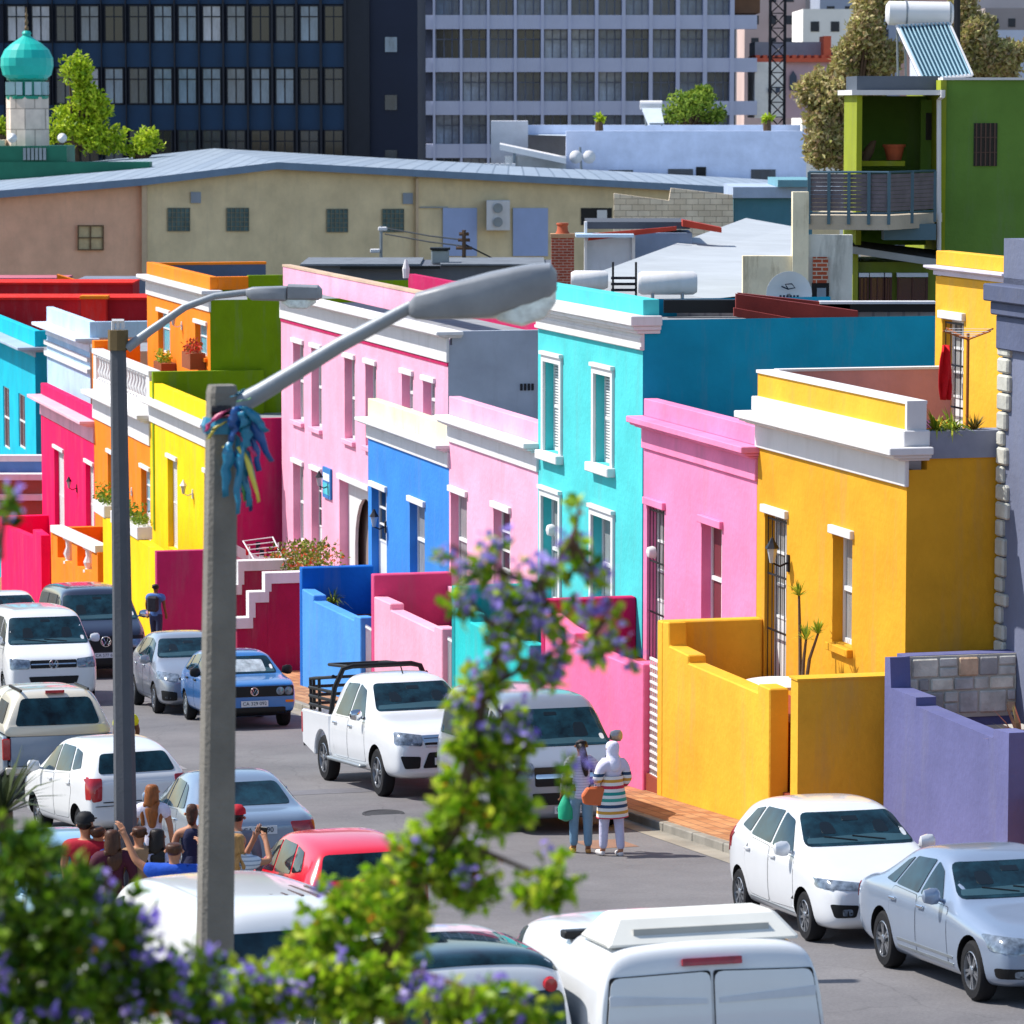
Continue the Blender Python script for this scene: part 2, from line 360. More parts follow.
def lantern(label, x, y, v, m=IRON, globe=None):
    u, z = pv(x, y, v); r = thing('wall_lamp', label, 'lamp', (u, v, z))
    a = MB().tube([(u, v-.01, z-.1), (u, v-.15, z-.16), (u, v-.28, z-.1)], .018, 6).box(u-.05, u+.05, v-.03, v, z-.25, z+.02); a.obj('bracket', m, r)
    MB().lathe([(.04, -.1), (.085, .12), (.1, .13)], (u, v-.28, z), 6).obj('lantern_glass', globe or mat('lantern_glass', 'a8adb0', .15, bump=0), r)
    MB().lathe([(.12, .13), (.06, .22), (.02, .3)], (u, v-.28, z), 6).obj('cap', m, r); return r
def house(name, label, xl, xr, v, depth, yref, roof_y, wallm, opens=(), side=None, extra=None, base=None, par=None, back_u=None):
    """xl,xr facade edges, roof_y: top of the wall at xr"""
    uL, _ = pv(xl, yref, v); uR, zr = pv(xr, roof_y, v); zb = road(uL)-.6 if base is None else base
    r = thing(name, label, 'house', (uR, v, road(uR) if base is None else base))
    H = px_open(v, opens); mb = MB()
    holes_wall(mb, uL, uR, zb, zr, v, H)
    mb.obj('wall', wallm, r)
    sm = side or wallm
    s = MB(); s.k = 0
    s.q([(uR, v, zb), (uR, v+depth, zb), (uR, v+depth, zr), (uR, v, zr)]); s.q([(uL, v, zb), (uL, v+depth, zb), (uL, v+depth, zr), (uL, v, zr)])
    s.q([(uL, v+depth, zb), (uR, v+depth, zb), (uR, v+depth, zr-.36), (uL, v+depth, zr-.36)])
    s.obj('side_wall', sm, r)
    rf = MB(); zz = zr-.35
    rf.q([(uL, v, zz), (uR, v, zz), (uR, v+depth, zz), (uL, v+depth, zz)]); rf.obj('roof', mat('roof_sheet', '8e9094', .7, var=.2), r)
    return r, uL, uR, zr, H
def parapet(r, uL, uR, v, zr, zt, m, depth=0, t=.25, side_depth=0, cap=None, name='parapet', inner=None):
    p = MB().box(uL, uR, v, v+t, zr, zt)
    if side_depth: p.box(uR-t, uR, v+t+.001, v+side_depth, zr, zt)
    o = p.obj(name, m, r, bevel=.01)
    if cap: 
        c = MB().box(uL-.02, uR+.02, v-.02, v+t+.02, zt, zt+.05)
        c.obj('coping', cap, r)
    return o
def Z(x, y, v): return pv(x, y, v)[1]
V0 = 20.1
# colours
YEL = stucco('ochre', 'd89c28'); YEL2 = stucco('ochre_light', 'e6ac34'); PINK = stucco('rose', 'e685ae'); PINK2 = stucco('rose_wall', 'ef6f9b')
TURQ = stucco('turquoise', '4fc4c6'); TURQD = stucco('petrol', '1590b0'); LPINK = stucco('pale_pink', 'eda6bf'); BLUE = stucco('azure', '3a82cf')
GREYB = stucco('slate_grey', 'a3abb8'); CREAM = stucco('cream', 'ddd2b8', wear=.8)
MAG = stucco('magenta', 'b81f58'); HOT = stucco('hot_pink', 'f00f5a'); ORG = stucco('orange', 'f0801a'); BYEL = stucco('bright_yellow', 'f0c60c')
GRN = stucco('leaf_green', '74900a'); PERI = stucco('periwinkle', '626590'); SKYB = stucco('pale_blue', 'b4cfe8'); TEAL = stucco('bright_teal', '12b4cc')
# ---- yellow corner house (nearest)
r, uL, uR, zr, H = house('corner_house', 'single storey mustard yellow house with thick white cornice, nearest whole house of the row', 757, 907, V0, 9, 500, 470, YEL,
    [(765, 512, 787, 690), (833, 533, 852.5, 642)], side=YEL)
window(r, H[0], V0, 'gate'); window(r, H[1], V0, 'sash', sill=YEL)
zt, zl, zbm, zf = Z(907, 404, V0), Z(907, 446, V0), Z(907, 460, V0), Z(907, 487, V0); zum = Z(907, 430, V0)
cornice(r, uL, uR, V0, zl, zbm, zf, WHITE, .27, .3)
MB().box(uL-.03, uR+.12, V0-.1, V0+.31, zl, zum).obj('upper_moulding', WHITE, r, bevel=.015)
MB().box(uL, uR-.02, V0, V0+.25, zum, zt).obj('parapet', YEL2, r)
MB().box(uL, uR+.06, V0-.03, V0+.28, zt, zt+.05).box(uR-.021, uR+.06, V0-.03, V0+.27, zum, zt).obj('coping', WHITE, r)
zs1, zs2 = pu(950, 458, uR)[1], pu(950, 431, uR)[1]
MB().box(uR-.25, uR-.001, V0+.31, 26, zr-.3, zs1).obj('side_parapet', YEL, r)
_v, _z = pu(935, 377, uL)
MB().box(uL, uL+.2, V0+.26, _v+.2, zl-.2, zt+.02).obj('rear_parapet', stucco('dusty_pink', 'c98f8c'), r)
MB().box(uL-.01, uL+.22, V0+.28, _v+.22, zt+.021, zt+.06).obj('rear_coping', WHITE, r)
c = MB().box(uR-.4, uR+.03, V0+.32, 22.6, zs1, zs2); c.obj('planter_wall', mat('grey_block', '8b8f9e', .9, var=.15), r)
MB().box(uL+.1, uR-.4, V0+.3, V0+2.4, zl-.5, zl-.4).obj('terrace_floor', mat('terrace', '8d8078', .9), r)
B_uR, B_z = uR, zl
# ---- pink house
r, uL, uR, zr, H = house('pink_house', 'rose pink single storey house with pink cornice between the turquoise and the mustard house', 643.5, 757, V0, 9, 500, 455, PINK,
    [(647, 504, 664.5, 668), (701.5, 522, 722, 632)])
window(r, H[0], V0, 'gate', lint=PINK); window(r, H[1], V0, 'sash', lint=PINK, sill=PINK, pane=mat('maroon_curtain', '6c3038', .4))
cornice(r, uL, uR, V0, Z(757, 446, V0), Z(757, 458, V0), Z(757, 481, V0), PINK, .22, .12)
parapet(r, uL, uR, V0, Z(757, 446, V0), Z(757, 427, V0), PINK, side_depth=0)
# ---- turquoise two storey
r, uL, uR, zr, H = house('turquoise_house', 'turquoise two storey house with white framed windows and petrol blue side wall', 538, 643, V0, 6, 400, 320, TURQ,
    [(545, 361, 561, 450), (595.5, 373, 612.5, 462), (543, 495, 560, 600), (593, 514, 613, 612)], side=TURQD)
for h in H: window(r, h, V0, 'louvre' if h[3] > H[2][3]+1 else 'sash', lint=None, surround=WFRAME)
zc = Z(646, 316, V0)
cornice(r, uL, uR, V0, zc, zc-.32, zc-.62, WHITE, .2, .2, eL=.1)
c = MB()
for k in (.1, .25): c.box(uL-.005, uR+.06, V0-.075, V0-.045, zc-.35-k, zc-.30-k)
c.obj('moulding', WHITE, r)
parapet(r, uL, uR, V0, zc, Z(646, 300, V0), TURQ, t=.3, side_depth=0)
v2, z2 = pu(877, 324, uR); v3, z3 = pu(938, 331, uR); v1, z1 = pu(650, 325, uR)
MB().box(uR-.25, uR-.001, V0+.3, v2, zr-2, z2).box(uR-.25, uR-.002, v2, v3, zr-2, z3).obj('side_parapet', TURQD, r)
# ---- small pale pink house
r, uL, uR, zr, H = house('pale_pink_cottage', 'small pale pink single storey house with white cornice left of the turquoise house', 449, 538, V0, 5, 450, 455, LPINK,
    [(450.7, 491, 467, 585), (493.4, 507, 510.5, 612)])
window(r, H[0], V0, 'sash', sill=LPINK); window(r, H[1], V0, 'door')
cornice(r, uL, uR, V0, Z(538, 443, V0), Z(538, 453, V0), Z(538, 472, V0), WHITE, .22, .05)
parapet(r, uL, uR, V0, Z(538, 443, V0), Z(538, 423, V0), LPINK)
# ---- blue house
r, uL, uR, zr, H = house('blue_cottage', 'small azure blue house with white cornice and bare cream parapet', 368, 449, V0, 4, 450, 452, BLUE,
    [(371.5, 486, 386.5, 578), (409.7, 501, 424.7, 575)])
window(r, H[0], V0, 'door'); window(r, H[1], V0, 'sash', sill=BLUE)
cornice(r, uL, uR, V0, Z(449, 445, V0), Z(449, 452, V0), Z(449, 468, V0), WHITE, .22, .05)
parapet(r, uL, uR, V0, Z(449, 445, V0), Z(449, 425, V0), CREAM)
# ---- tall pale pink two storey
V1 = 22.0
r, uL, uR, zr, H = house('tall_pink_house', 'tall pale pink two storey house with grey side wall and arched doorway', 281.5, 448, V1, 5.5, 400, 345, LPINK,
    [(293, 342, 303.4, 419), (311.3, 347, 321.5, 426), (344.4, 357, 354.7, 438), (365.3, 363, 376.2, 445), (401.8, 373, 413, 411), (423, 380, 435, 418),
     (293, 462, 303.4, 540), (311.3, 469, 321.5, 566), (339.3, 478, 369.4, 590)], side=GREYB)
for i, h in enumerate(H[:8]): window(r, h, V1, 'sash' if i != 7 else 'door', sill=LPINK if i != 7 else None, rec=.2)
a, b, c_, d = H[8]
ar = MB(); n = 10; cxm, rad = (a+b)/2+.3, (b-a)*.36
top = d-.35-rad
pts = [(b, d), (a, d), (a, c_), (cxm-rad, c_)]+[(cxm-rad*math.cos(math.pi*i/n), top+rad*math.sin(math.pi*i/n)) for i in range(n+1)]+[(cxm+rad, c_), (b, c_)]
ar.prism(pts, lambda p, q, dd: (p, dd, q), V1+.24, V1+.32); o = ar.obj('arch', WHITE, r)
MB().box(a, b, V1+.5, V1+.52, c_, d).obj('door', mat('arch_door', '8a7d78', .8), r)
MB().box(a-.07, b+.07, V1-.07, V1+.02, d, d+.13).obj('lintel', WHITE, r)
zc = Z(448, 331, V1)
cornice(r, uL, uR, V1, zc, zc-.16, Z(448, 362.5, V1), WHITE, .25, .3)
MB().box(uL-.002, uR+.002, V1-.02, V1+.01, Z(448, 362.5, V1)-.09, Z(448, 362.5, V1)).obj('string_course', MAG, r)
a0, za = pv(283, 275, V1+.8); a1, zb2 = pv(415, 305, V1+.8)
MB().box(a0, a1+1.2, V1+.8, V1+1.0, zc, za+.25).obj('parapet', LPINK, r)
MB().box(a0-.02, a1+1.22, V1+.78, V1+1.02, za+.25, za+.31).obj('coping', stucco('weathered', 'c3a992', .6), r)
MB().box(uL+2, uR-.1, V1+3.2, V1+3.4, zc-.3, zc+.55).obj('rear_parapet', MAG, r)
v2, z2 = pu(545, 318, uR)
MB().box(uR-.2, uR-.002, V1+.1, v2+1, zr-1, zc-.01).obj('side_parapet', GREYB, r)
vb, zb_ = pu(525, 387, uR); s_ = MB()
for i in range(4): s_.box(uR+.003, uR+.02, vb-.12+i*.09, vb-.06+i*.09, zb_-.08, zb_+.08)
s_.obj('air_vent', IRON, r)
# blue tile sign beside the door
u, z = pv(324.5, 466, V1); u2, z2 = pv(332.5, 500, V1)
sg = thing('wall_sign', 'small blue and turquoise panel sign fixed to the tall pale pink house', 'sign', (u, V1, z))
MB().box(u, u2, V1-.06, V1-.005, z2, z).obj('board', mat('sign_blue', '2a78b8', .5, bump=0), sg)
MB().box(u+.08, u2-.08, V1-.066, V1-.061, z2+.1, (z+z2)/2).obj('picture', mat('sign_aqua', '4fc0cc', .5, bump=0, var=.4), sg)
MB().box(u+.1, u2-.1, V1-.066, V1-.061, z-.35, z-.15).obj('heading', mat('sign_pale', 'dde6ec', .5, bump=0), sg)
# ---- bright yellow house
r, uL, uR, zr, H = house('bright_yellow_house', 'lemon yellow house with white cornice and magenta side wall behind the tall lamp post', 150, 212, V0, 7, 450, 430, BYEL,
    [(167.5, 457, 177, 546), (204.4, 472, 212, 560)], side=MAG)
window(r, H[0], V0, 'louvre'); window(r, H[1], V0, 'door')
cornice(r, uL, uR, V0, Z(212, 424, V0), Z(212, 431, V0), Z(212, 450, V0), WHITE, .26, .1)
parapet(r, uL, uR, V0, Z(212, 424, V0), Z(212, 407, V0), BYEL)
v2, z2 = pu(235, 419, uR); MB().box(uR-.2, uR-.002, V0+.26, V0+7, zr-.5, z2).obj('side_parapet', MAG, r)
# ---- orange house with balustrade
r, uL, uR, zr, H = house('balustrade_house', 'orange house crowned by a white balustrade above its white cornice', 94, 150, V0, 5, 450, 430, ORG,
    [(107.6, 452, 115, 545), (141, 467, 150, 545)])
window(r, H[0], V0, 'door', pane=mat('aqua_glass', '7fb6c4', .2, bump=0)); window(r, H[1], V0, 'door', pane=MATS['aqua_glass'])
zl = Z(150, 415, V0)
cornice(r, uL, uR, V0, zl, zl-.25, Z(150, 446, V0), WHITE, .3, .05)
zt = Z(150, 371, V0)
def baluster(mb, x, y, z0, z1, rr):
    h = z1-z0; mb.lathe([(rr, z0), (rr, z0+h*.08), (rr*.55, z0+h*.14), (rr*.95, z0+h*.38), (rr*.5, z0+h*.62), (rr*.6, z0+h*.85), (rr, z0+h*.92), (rr, z1)], (x, y, 0), 8)
bl = MB().box(uL, uR, V0, V0+.3, zl, zl+.35).box(uL-.03, uR+.03, V0-.04, V0+.34, zt-.16, zt)
for f in (0, .47, .94): x = uL+(uR-uL)*f; bl.box(x, x+.55, V0+.01, V0+.29, zl+.35, zt-.16)
bl.obj('balustrade', WHITE, r, bevel=.01)
for f in [.08, .13, .18, .23, .28, .33, .38, .43, .54, .59, .64, .69, .74, .79, .84, .89]:
    b_ = MB(); baluster(b_, uL+(uR-uL)*f+.1, V0+.15, zl+.35, zt-.16, .17); b_.obj('baluster', WHITE, r, smooth=True)
MB().box(uL-.5, uL-.02, V0+.05, V0+1.6, zl-1, zt+.25).obj('end_block', ORG, r)
# ---- hot pink house
r, uL, uR, zr, H = house('hot_pink_house', 'shocking pink house with pale pink cornice beyond the orange one', 41.5, 94, V0, 5, 440, 425, HOT,
    [(54, 447.5, 63.6, 540), (85.4, 462, 93.5, 545)])
for h in H: window(r, h, V0, 'louvre', pane=mat('tan_shutter', '9c8f84', .7))
cornice(r, uL, uR, V0, Z(94, 421, V0), Z(94, 427, V0), Z(94, 443, V0), stucco('blush', 'eab2c0'), .36, .1)
parapet(r, uL, uR, V0, Z(94, 421, V0), Z(94, 409, V0), HOT)
# ---- pale blue upper house
V2 = 20.9
r, uL, uR, zr, H = house('pale_blue_house', 'pale blue upper storey with two white string courses behind the shocking pink house', 47, 90, V2, 4, 350, 352, SKYB, [], side=stucco('peach', 'e3a78a'))
cornice(r, uL, uR, V2, Z(90, 338, V2), Z(90, 344, V2), Z(90, 352, V2), stucco('pale_blue_trim', 'd5e0ee'), .4, .3)
zq = Z(90, 352, V2)
MB().box(uL, uR+.05, V2-.12, V2, zq-.35, zq-.2).box(uL, uR+.05, V2-.12, V2, zq-.75, zq-.6).obj('string_course', WHITE, r)
parapet(r, uL, uR, V2, Z(90, 338, V2), Z(90, 322, V2), SKYB, side_depth=3.9)
# ---- far teal house
V3 = 20.6
r, uL, uR, zr, H = house('teal_house', 'bright teal house with grey cornice at the far left end of the row', -30, 35, V3, 6, 400, 352, TEAL,
    [(3, 385.6, 9, 446), (18.3, 392.7, 24.7, 446)], side=TURQD)
for h in H: window(r, h, V3, 'sash', lint=None, rec=.05, pane=mat('dark_red_shutter', '4a1f24', .6))
cornice(r, uL, uR, V3, Z(35, 347, V3), Z(35, 352, V3), Z(35, 357, V3), stucco('cornice_grey', '9fb0c0'), .5, .3)
parapet(r, uL, uR, V3, Z(35, 347, V3), Z(35, 331, V3), TEAL, side_depth=5)
w0 = pD(-60, 530, 146.5); w1 = pD(42, 478, 146.5)
w_ = thing('forecourt_wall', 'brown and blue forecourt wall with white coping below the far teal house', 'wall', (w1.x, 146.5, w0.z-2), 'W')
def fz(y): return pD(20, y, 146.5).z
MB().box(w0.x, w1.x, 146.5, 146.8, fz(545), fz(480)).obj('lower_wall', stucco('brick_brown', '9c5a4a'), w_)
MB().box(w0.x, w1.x, 147.2, 147.5, fz(490), fz(463)).obj('upper_wall', stucco('dull_blue', '5c84ba'), w_)
MB().box(w0.x, w1.x, 147.1, 147.6, fz(463), fz(457)).box(w0.x, w1.x, 146.4, 147.19, fz(480), fz(474)).box(w0.x, w1.x, 146.3, 146.49, fz(500), fz(494)).obj('coping', WHITE, w_)
# ---- orange upper house with green side wall
uR = uD(122.5, 21.9); VJ = 21.9
r, uL, uR, zr, H = house('orange_green_house', 'orange upper house with broad leaf green side wall and flower boxes', 147, 210, VJ, 9, 300, 300, ORG,
    [(158, 311, 170, 352), (195, 322.5, 207, 354)], side=GRN)
for h in H: window(r, h, VJ, 'cross', pane=mat('aqua_pane', '52b4c8', .15, bump=0), sill=ORG)
cornice(r, uL, uR, VJ, Z(210, 290, VJ), Z(210, 297, VJ), Z(210, 312, VJ), WHITE, .25, .5)
parapet(r, uL, uR, VJ, Z(210, 290, VJ), Z(210, 277, VJ), ORG, side_depth=1.2)
v2, z2 = pu(222, 275, uR); v3, z3 = pu(290, 275, uR)
MB().box(uR-.25, uR-.003, VJ+1.2, v3+1, zr-.5, z3).obj('side_parapet', GRN, r)
zq = pu(250, 264, uL)[1]
MB().box(uL, uL+.25, VJ+.3, v3+1.5, zr, zq).obj('rear_parapet', mat('slate_paint', '4d5a70', .8), r)
MB().box(uL-.02, uL+.27, VJ+.28, v3+1.52, zq, zq+.08).obj('coping', ORG, r)
va, za = pu(153, 372, uR+.3); vb, zb_ = pu(290, 372, uR+.3)
w_ = single('terrace_wall', 'low leaf green terrace wall in front of the orange upper house', 'wall', MB().box(uR+.05, uR+.3, va, 23.5, zr-7, za), GRN, (uR, va, zr-7))
for i, (x, y, cm) in enumerate(((168, 362, 'yellow and green flowers under an orange house window'), (197, 352, 'red geraniums beside the leaf green wall'))):
    u, z = pv(x, y, VJ-.15); fb = thing('flower_box', 'brown window box with '+cm, 'planter', (u, VJ-.2, z))
    MB().box(u-.75, u+.75, VJ-.5, VJ-.02, z-.5, z).obj('box', mat('brown_box', '8c4a2a', .8), fb)
    lf = MB(); rr = random.Random(i)
    for k in range(160): lf.leaf((u+rr.uniform(-.7, .7), VJ-.28+rr.uniform(-.2, .15), z+rr.uniform(-.05, .35)), .14, rr)
    tag(lf.obj('flowers', leafmat('box_leaf%d' % i, ['5d7a1c', '8aa52a', 'd8c93a'] if i == 0 else ['4b6a1c', 'c22a2a', 'd8502a']), fb, tri=True), None, None, kind='stuff')
lantern('white lantern between the two aqua windows of the orange upper house', 182, 322, VJ, WFRAME)
# ---- second yellow house behind
VC = 23.4
r, uL, uR, zr, H = house('rear_yellow_house', 'tall mustard yellow house behind the roof terrace with a laundry line', 935, 1012, VC, 4, 350, 285, YEL2, [(942.5, 318, 964, 452)])
window(r, H[0], VC, 'gate')
cornice(r, uL, uR, VC, Z(1000, 272, VC), Z(1000, 277, VC), Z(1000, 282, VC), stucco('lilac_white', 'cfc9d8'), .14, .05)
parapet(r, uL, uR, VC, Z(1000, 272, VC), Z(1000, 257, VC), YEL2)
# ---- slate house at the right edge
VA = 21.5
r, uL, uR, zr, H = house('slate_house', 'slate blue house with rough white corner stones at the right edge', 1001, 1200, VA, 8, 480, 300, stucco('slate_blue', '6c7288'), [])
q = random.Random(3); z = Z(1001, 655, VA); i = 0
while z < zr-.5:
    h = q.uniform(.2, .3); w = q.uniform(.15, .4)
    s_ = MB().box(uL-.06, uL+w, VA-.07, VA+.12, z+.01, z+h-.012)
    o = s_.obj('quoin_stone', mat('quoin', 'b9b8ae', .9, var=.3, bump=.8, bscale=8), r, bevel=.03); z += h; i += 1
zc = Z(1010, 284, VA)
MB().box(uL-.1, uL+9, VA-.28, VA+.3, zc-.25, zc).box(uL-.06, uL+9, VA-.18, VA+.29, zc-.45, zc-.252).box(uL-.03, uL+9, VA-.1, VA+.28, zc-.95, zc-.452).obj('cornice', stucco('dark_slate', '555c74'), r, bevel=.02)
MB().box(uL, uL+9, VA, VA+.3, zc, zc+.65).obj('parapet', MATS['stucco_slate_blue'], r)
# ================================================================ FRONT WALLS
VF = 18.4
def front(label, prof, yd, xd, m, dm=None, D=None, gate=None, vf=VF, tk=.3, bot=-.3):
    """stepped stair wall: prof = photo points along its top, yd = height of the dividing wall at photo column xd"""
    P = [pv(x, y, vf) for x, y in prof]; ud = P[0][0]; zd = pv(xd, yd, vf)[1]
    r = thing('front_wall', label, 'wall', (ud, vf, road(ud)), group='stepped stair walls in front of the houses')
    uE = P[-1][0]; zbL, zbR = road(ud)-.3, road(uE)-.3
    poly = [(ud, zbL), (uE, zbR)]+P[::-1]
    MB().prism(poly, lambda a, b, d: (a, d, b), vf, vf+tk).obj('stair_wall', m, r, bevel=.02)
    MB().box(ud-.28, ud-.001, vf-.002, V0-.002, zbL-1, zd).obj('dividing_wall', dm or m, r, bevel=.02)  # a separate dm is a deeper copy, shade put into its colour
    # raised stoep with steps behind the wall
    zp = P[-1][1]-.75
    st = MB().box(ud, uE+1.1, vf+tk+.5, V0-.004, zbL-.5, zp); st.obj('stoep', mat('red_stoep', '8d4030', .6), r)
    s2 = MB(); n = 5
    for i in range(n): s2.box(uE+.02, uE+1.0, vf+.05+i*.16, vf+.05+(i+1)*.16+.3, road(uE)-.3, road(uE)+.15+(zp-road(uE)-.15)*(i+1)/n-.003*i)
    s2.obj('steps', MATS['red_stoep'], r)
    if gate:
        g = MB(); a, b = uE+.03, uE+.95; zt = P[-1][1]-.15 if gate != 'tall' else P[-1][1]+.1; zb = road(b)+.2
        for i in range(9): x = a+(b-a)*i/8; g.tube([(x, vf+.12, zb), (x, vf+.12, zt)], .013, 5)
        for t in ((0, .97) if gate != 'tall' else [k/16 for k in range(17)]): zz = zb+(zt-zb)*t; g.box(a, b, vf+.1, vf+.135, zz-.02, zz+.02)
        g.obj('gate', WFRAME if gate != 'dark' else IRON, r)
    return r
front('mustard stepped stair wall in front of the corner house', [(662.5, 622), (668.5, 622.2), (669, 646), (688, 655.3), (688, 663.2), (757.6, 692.5), (758, 684), (769.6, 689)], 622, 662.5, YEL2)
front('bright pink stepped stair wall below the rose pink house', [(545, 613), (563.5, 627.4), (574.6, 633.3), (574.6, 643), (634.4, 667), (634.6, 661), (643.2, 664)], 600, 545, PINK2, MAG, gate='tall')  # divider takes the deeper magenta, shade of the pink put into colour
front('turquoise stepped stair wall half hidden behind the flowering branch', [(455, 607), (470, 614), (470, 622), (520, 646), (520, 641), (530, 645)], 587, 455, stucco('aqua_wall', '28b8b8'), stucco('aqua_shaded', '158a90'), gate='dark')
front('pale pink stepped stair wall right of the blue one', [(374, 596.6), (390.2, 603.8), (390.2, 610), (434, 630.8), (434.5, 625.8), (442, 628.8)], 575, 374, stucco('pale_pink_wall', 'eda2b8'), stucco('shaded_rose', 'cc4a78'), gate='white')
front('azure blue stepped stair wall with a tuft of grass', [(302, 588.8), (313.6, 595.5), (313.6, 601), (354, 620.2), (354.7, 615.7), (360.3, 617.5)], 568, 302, stucco('azure_wall', '4f93da'), stucco('azure_shaded', '0f5fb4'), gate='white')
ux = pv(545, 600, VF)[0]; pp = [pu(x, y, ux) for x, y in ((584, 636), (590, 629), (598, 627), (605, 621), (612, 620), (611, 630), (604, 640), (597, 637), (590, 634))]
pw_ = [o for o in COL.objects if o.get('label', '').startswith('bright pink stepped')][0]
MB().prism([(a_, b_) for a_, b_ in pp], lambda a_, b_, d: (d, a_, b_), ux+.0005, ux+.004).obj('peeled_plaster', mat('peeled', 'c9a0a4', .95, var=.35, scale=6, bump=.8), pw_)
# yellow garden box right of the gate
uc, _ = pv(798, 700, VF); vv, zz = pu(798, 681, uc)
w_ = thing('garden_wall', 'plain mustard garden wall between the gate and the periwinkle wall', 'wall', (uc, vv, road(uc)))
MB().box(uc-.32, uc, VF, 20.0, road(uc)-.4, zz).obj('wall', YEL2, w_)
MB().box(uc-.36, uc+.02, VF-.02, 20.02, zz+.001, zz+.03).obj('coping', YEL2, w_)
# periwinkle wall
VP = 19.5
P = [pv(x, y, VP) for x, y in [(885, 657), (890, 657.5), (891, 688), (916, 697.5), (916, 706), (993, 738), (994, 729), (1009, 733)]]
ud, uE = P[0][0], P[-1][0]
w_ = thing('front_wall', 'periwinkle stepped wall with stone cladding behind it at the right edge', 'wall', (ud, VP, road(ud)), group='stepped stair walls in front of the houses')
MB().prism([(ud, road(ud)-.5), (uE, road(uE)-.5)]+P[::-1], lambda a, b, d: (a, d, b), VP, VP+.3).obj('stair_wall', PERI, w_)
MB().box(uE+.001, uE+.3, VP+1.0, VP+1.6, road(uE)-.2, P[-1][1]-.02).obj('gate_pier', PERI, w_)
v1_, z1_ = pu(893, 657, ud); MB().box(ud-.32, ud, VP+.3, VA+.0, road(ud), P[0][1]).obj('dividing_wall', PERI, w_)
q = random.Random(11); zlo = pu(900, 716, ud)[1]; zz = zlo; rows = []
STM = [mat('stone%d' % i, c, .9, var=.3, scale=4, bump=.7, bscale=12) for i, c in enumerate(('c4c2ba', 'a09e9c', 'dcd6c6', 'd4b494', 'b8b6b4'))]
while zz < P[0][1]-.08:
    h = min(q.choice((.14, .2, .3, .34)), P[0][1]-.03-zz); vv = VP+.12
    while vv < VA:
        wd = min(q.uniform(.16, .5), VA-vv)
        if h > .28 and wd < .3:
            MB().box(ud, ud+.05+q.uniform(0, .02), vv+.01, vv+wd-.01, zz+.01, zz+h/2-.01).obj('stone', STM[q.randrange(5)], w_, bevel=.015)
            MB().box(ud, ud+.05+q.uniform(0, .02), vv+.01, vv+wd-.01, zz+h/2+.01, zz+h-.01).obj('stone', STM[q.randrange(5)], w_, bevel=.015)
        else: MB().box(ud, ud+.05+q.uniform(0, .025), vv+.012, vv+wd-.012, zz+.012, zz+h-.012).obj('stone', STM[q.randrange(5)], w_, bevel=.02)
        vv += wd
    zz += h
MB().box(ud+.001, ud+.03, VP+.3, VA, zlo-.05, P[0][1]-.01).obj('mortar', mat('mortar', 'b9b5aa', .95), w_)
v1_, z1_ = pu(950, 712, ud+1); t_ = MB(); k = 0
for i in range(6): t_.box(ud+.8, ud+1.3, VP+.3+i*.3, VP+.59+i*.3, zlo-.32, zlo-.05, m=i % 2)
t_.obj('tiled_bench', [mat('tile_pale', 'b0aaa0', .6), mat('tile_dark', '35343c', .6)], w_)
MB().box(ud, uE+3, VP+.301, VA, road(ud), zlo-.3).obj('forecourt', mat('red_paving', 'a0604a', .8), w_)
# maroon walls with white stepped coping
def stepwall(label, D, segs, m, cap=WHITE, ct=.26, tk=.3, group=None):
    """segs: photo (x0,x1,ytop) pieces of a wall that crosses the line of the street"""
    u = uD(D, 18.5); P = [(pu(a, y, u)[0], pu(b, y, u)[0], pu(a, y, u)[1]) for a, b, y in segs]
    r = thing('garden_wall', label, 'wall', (u, P[0][0], road(u)), group=group); w = MB(); c = MB()
    for a, b, z in P:
        w.box(u-tk, u, a, b, road(u)-.4, z-ct)
        if cap: c.box(u-tk-.05, u+.05, a-.06, b+.04, z-ct, z)
    for (a0_, b0_, z0_), (a1_, b1_, z1_) in zip(P, P[1:]):
        if cap: c.box(u-tk-.045, u+.045, a1_-.06, a1_+.1, z0_, z1_-ct)
    w.obj('wall', m, r)
    if cap: c.obj('coping', cap, r)
    return r
stepwall('maroon garden wall with stepped white coping beside the azure blue wall', 97, [(237, 251, 618), (251, 267, 592), (267, 310, 573)], stucco('maroon', 'a01f48'))
stepwall('maroon garden wall with white coping, the one further back below the laundry rack', 103, [(225, 240, 585), (240, 290, 561)], MATS['stucco_maroon'])
u = uD(108, 19); va, za = pu(216, 534, u); vb, zb_ = pu(268, 562, u)
w_ = thing('garden_wall', 'pale pink garden wall with sloping white coping behind the near lamp post', 'wall', (u, va, road(u)))
MB().prism([(va, road(u)), (vb, road(u)), (vb, zb_-.3), (va, za-.3)], lambda a, b, d: (d, a, b), u-.3, u).obj('wall', LPINK, w_)
MB().prism([(va, za-.3), (vb, zb_-.3), (vb, zb_), (va, za)], lambda a, b, d: (d, a, b), u-.35, u+.05).obj('coping', WHITE, w_)
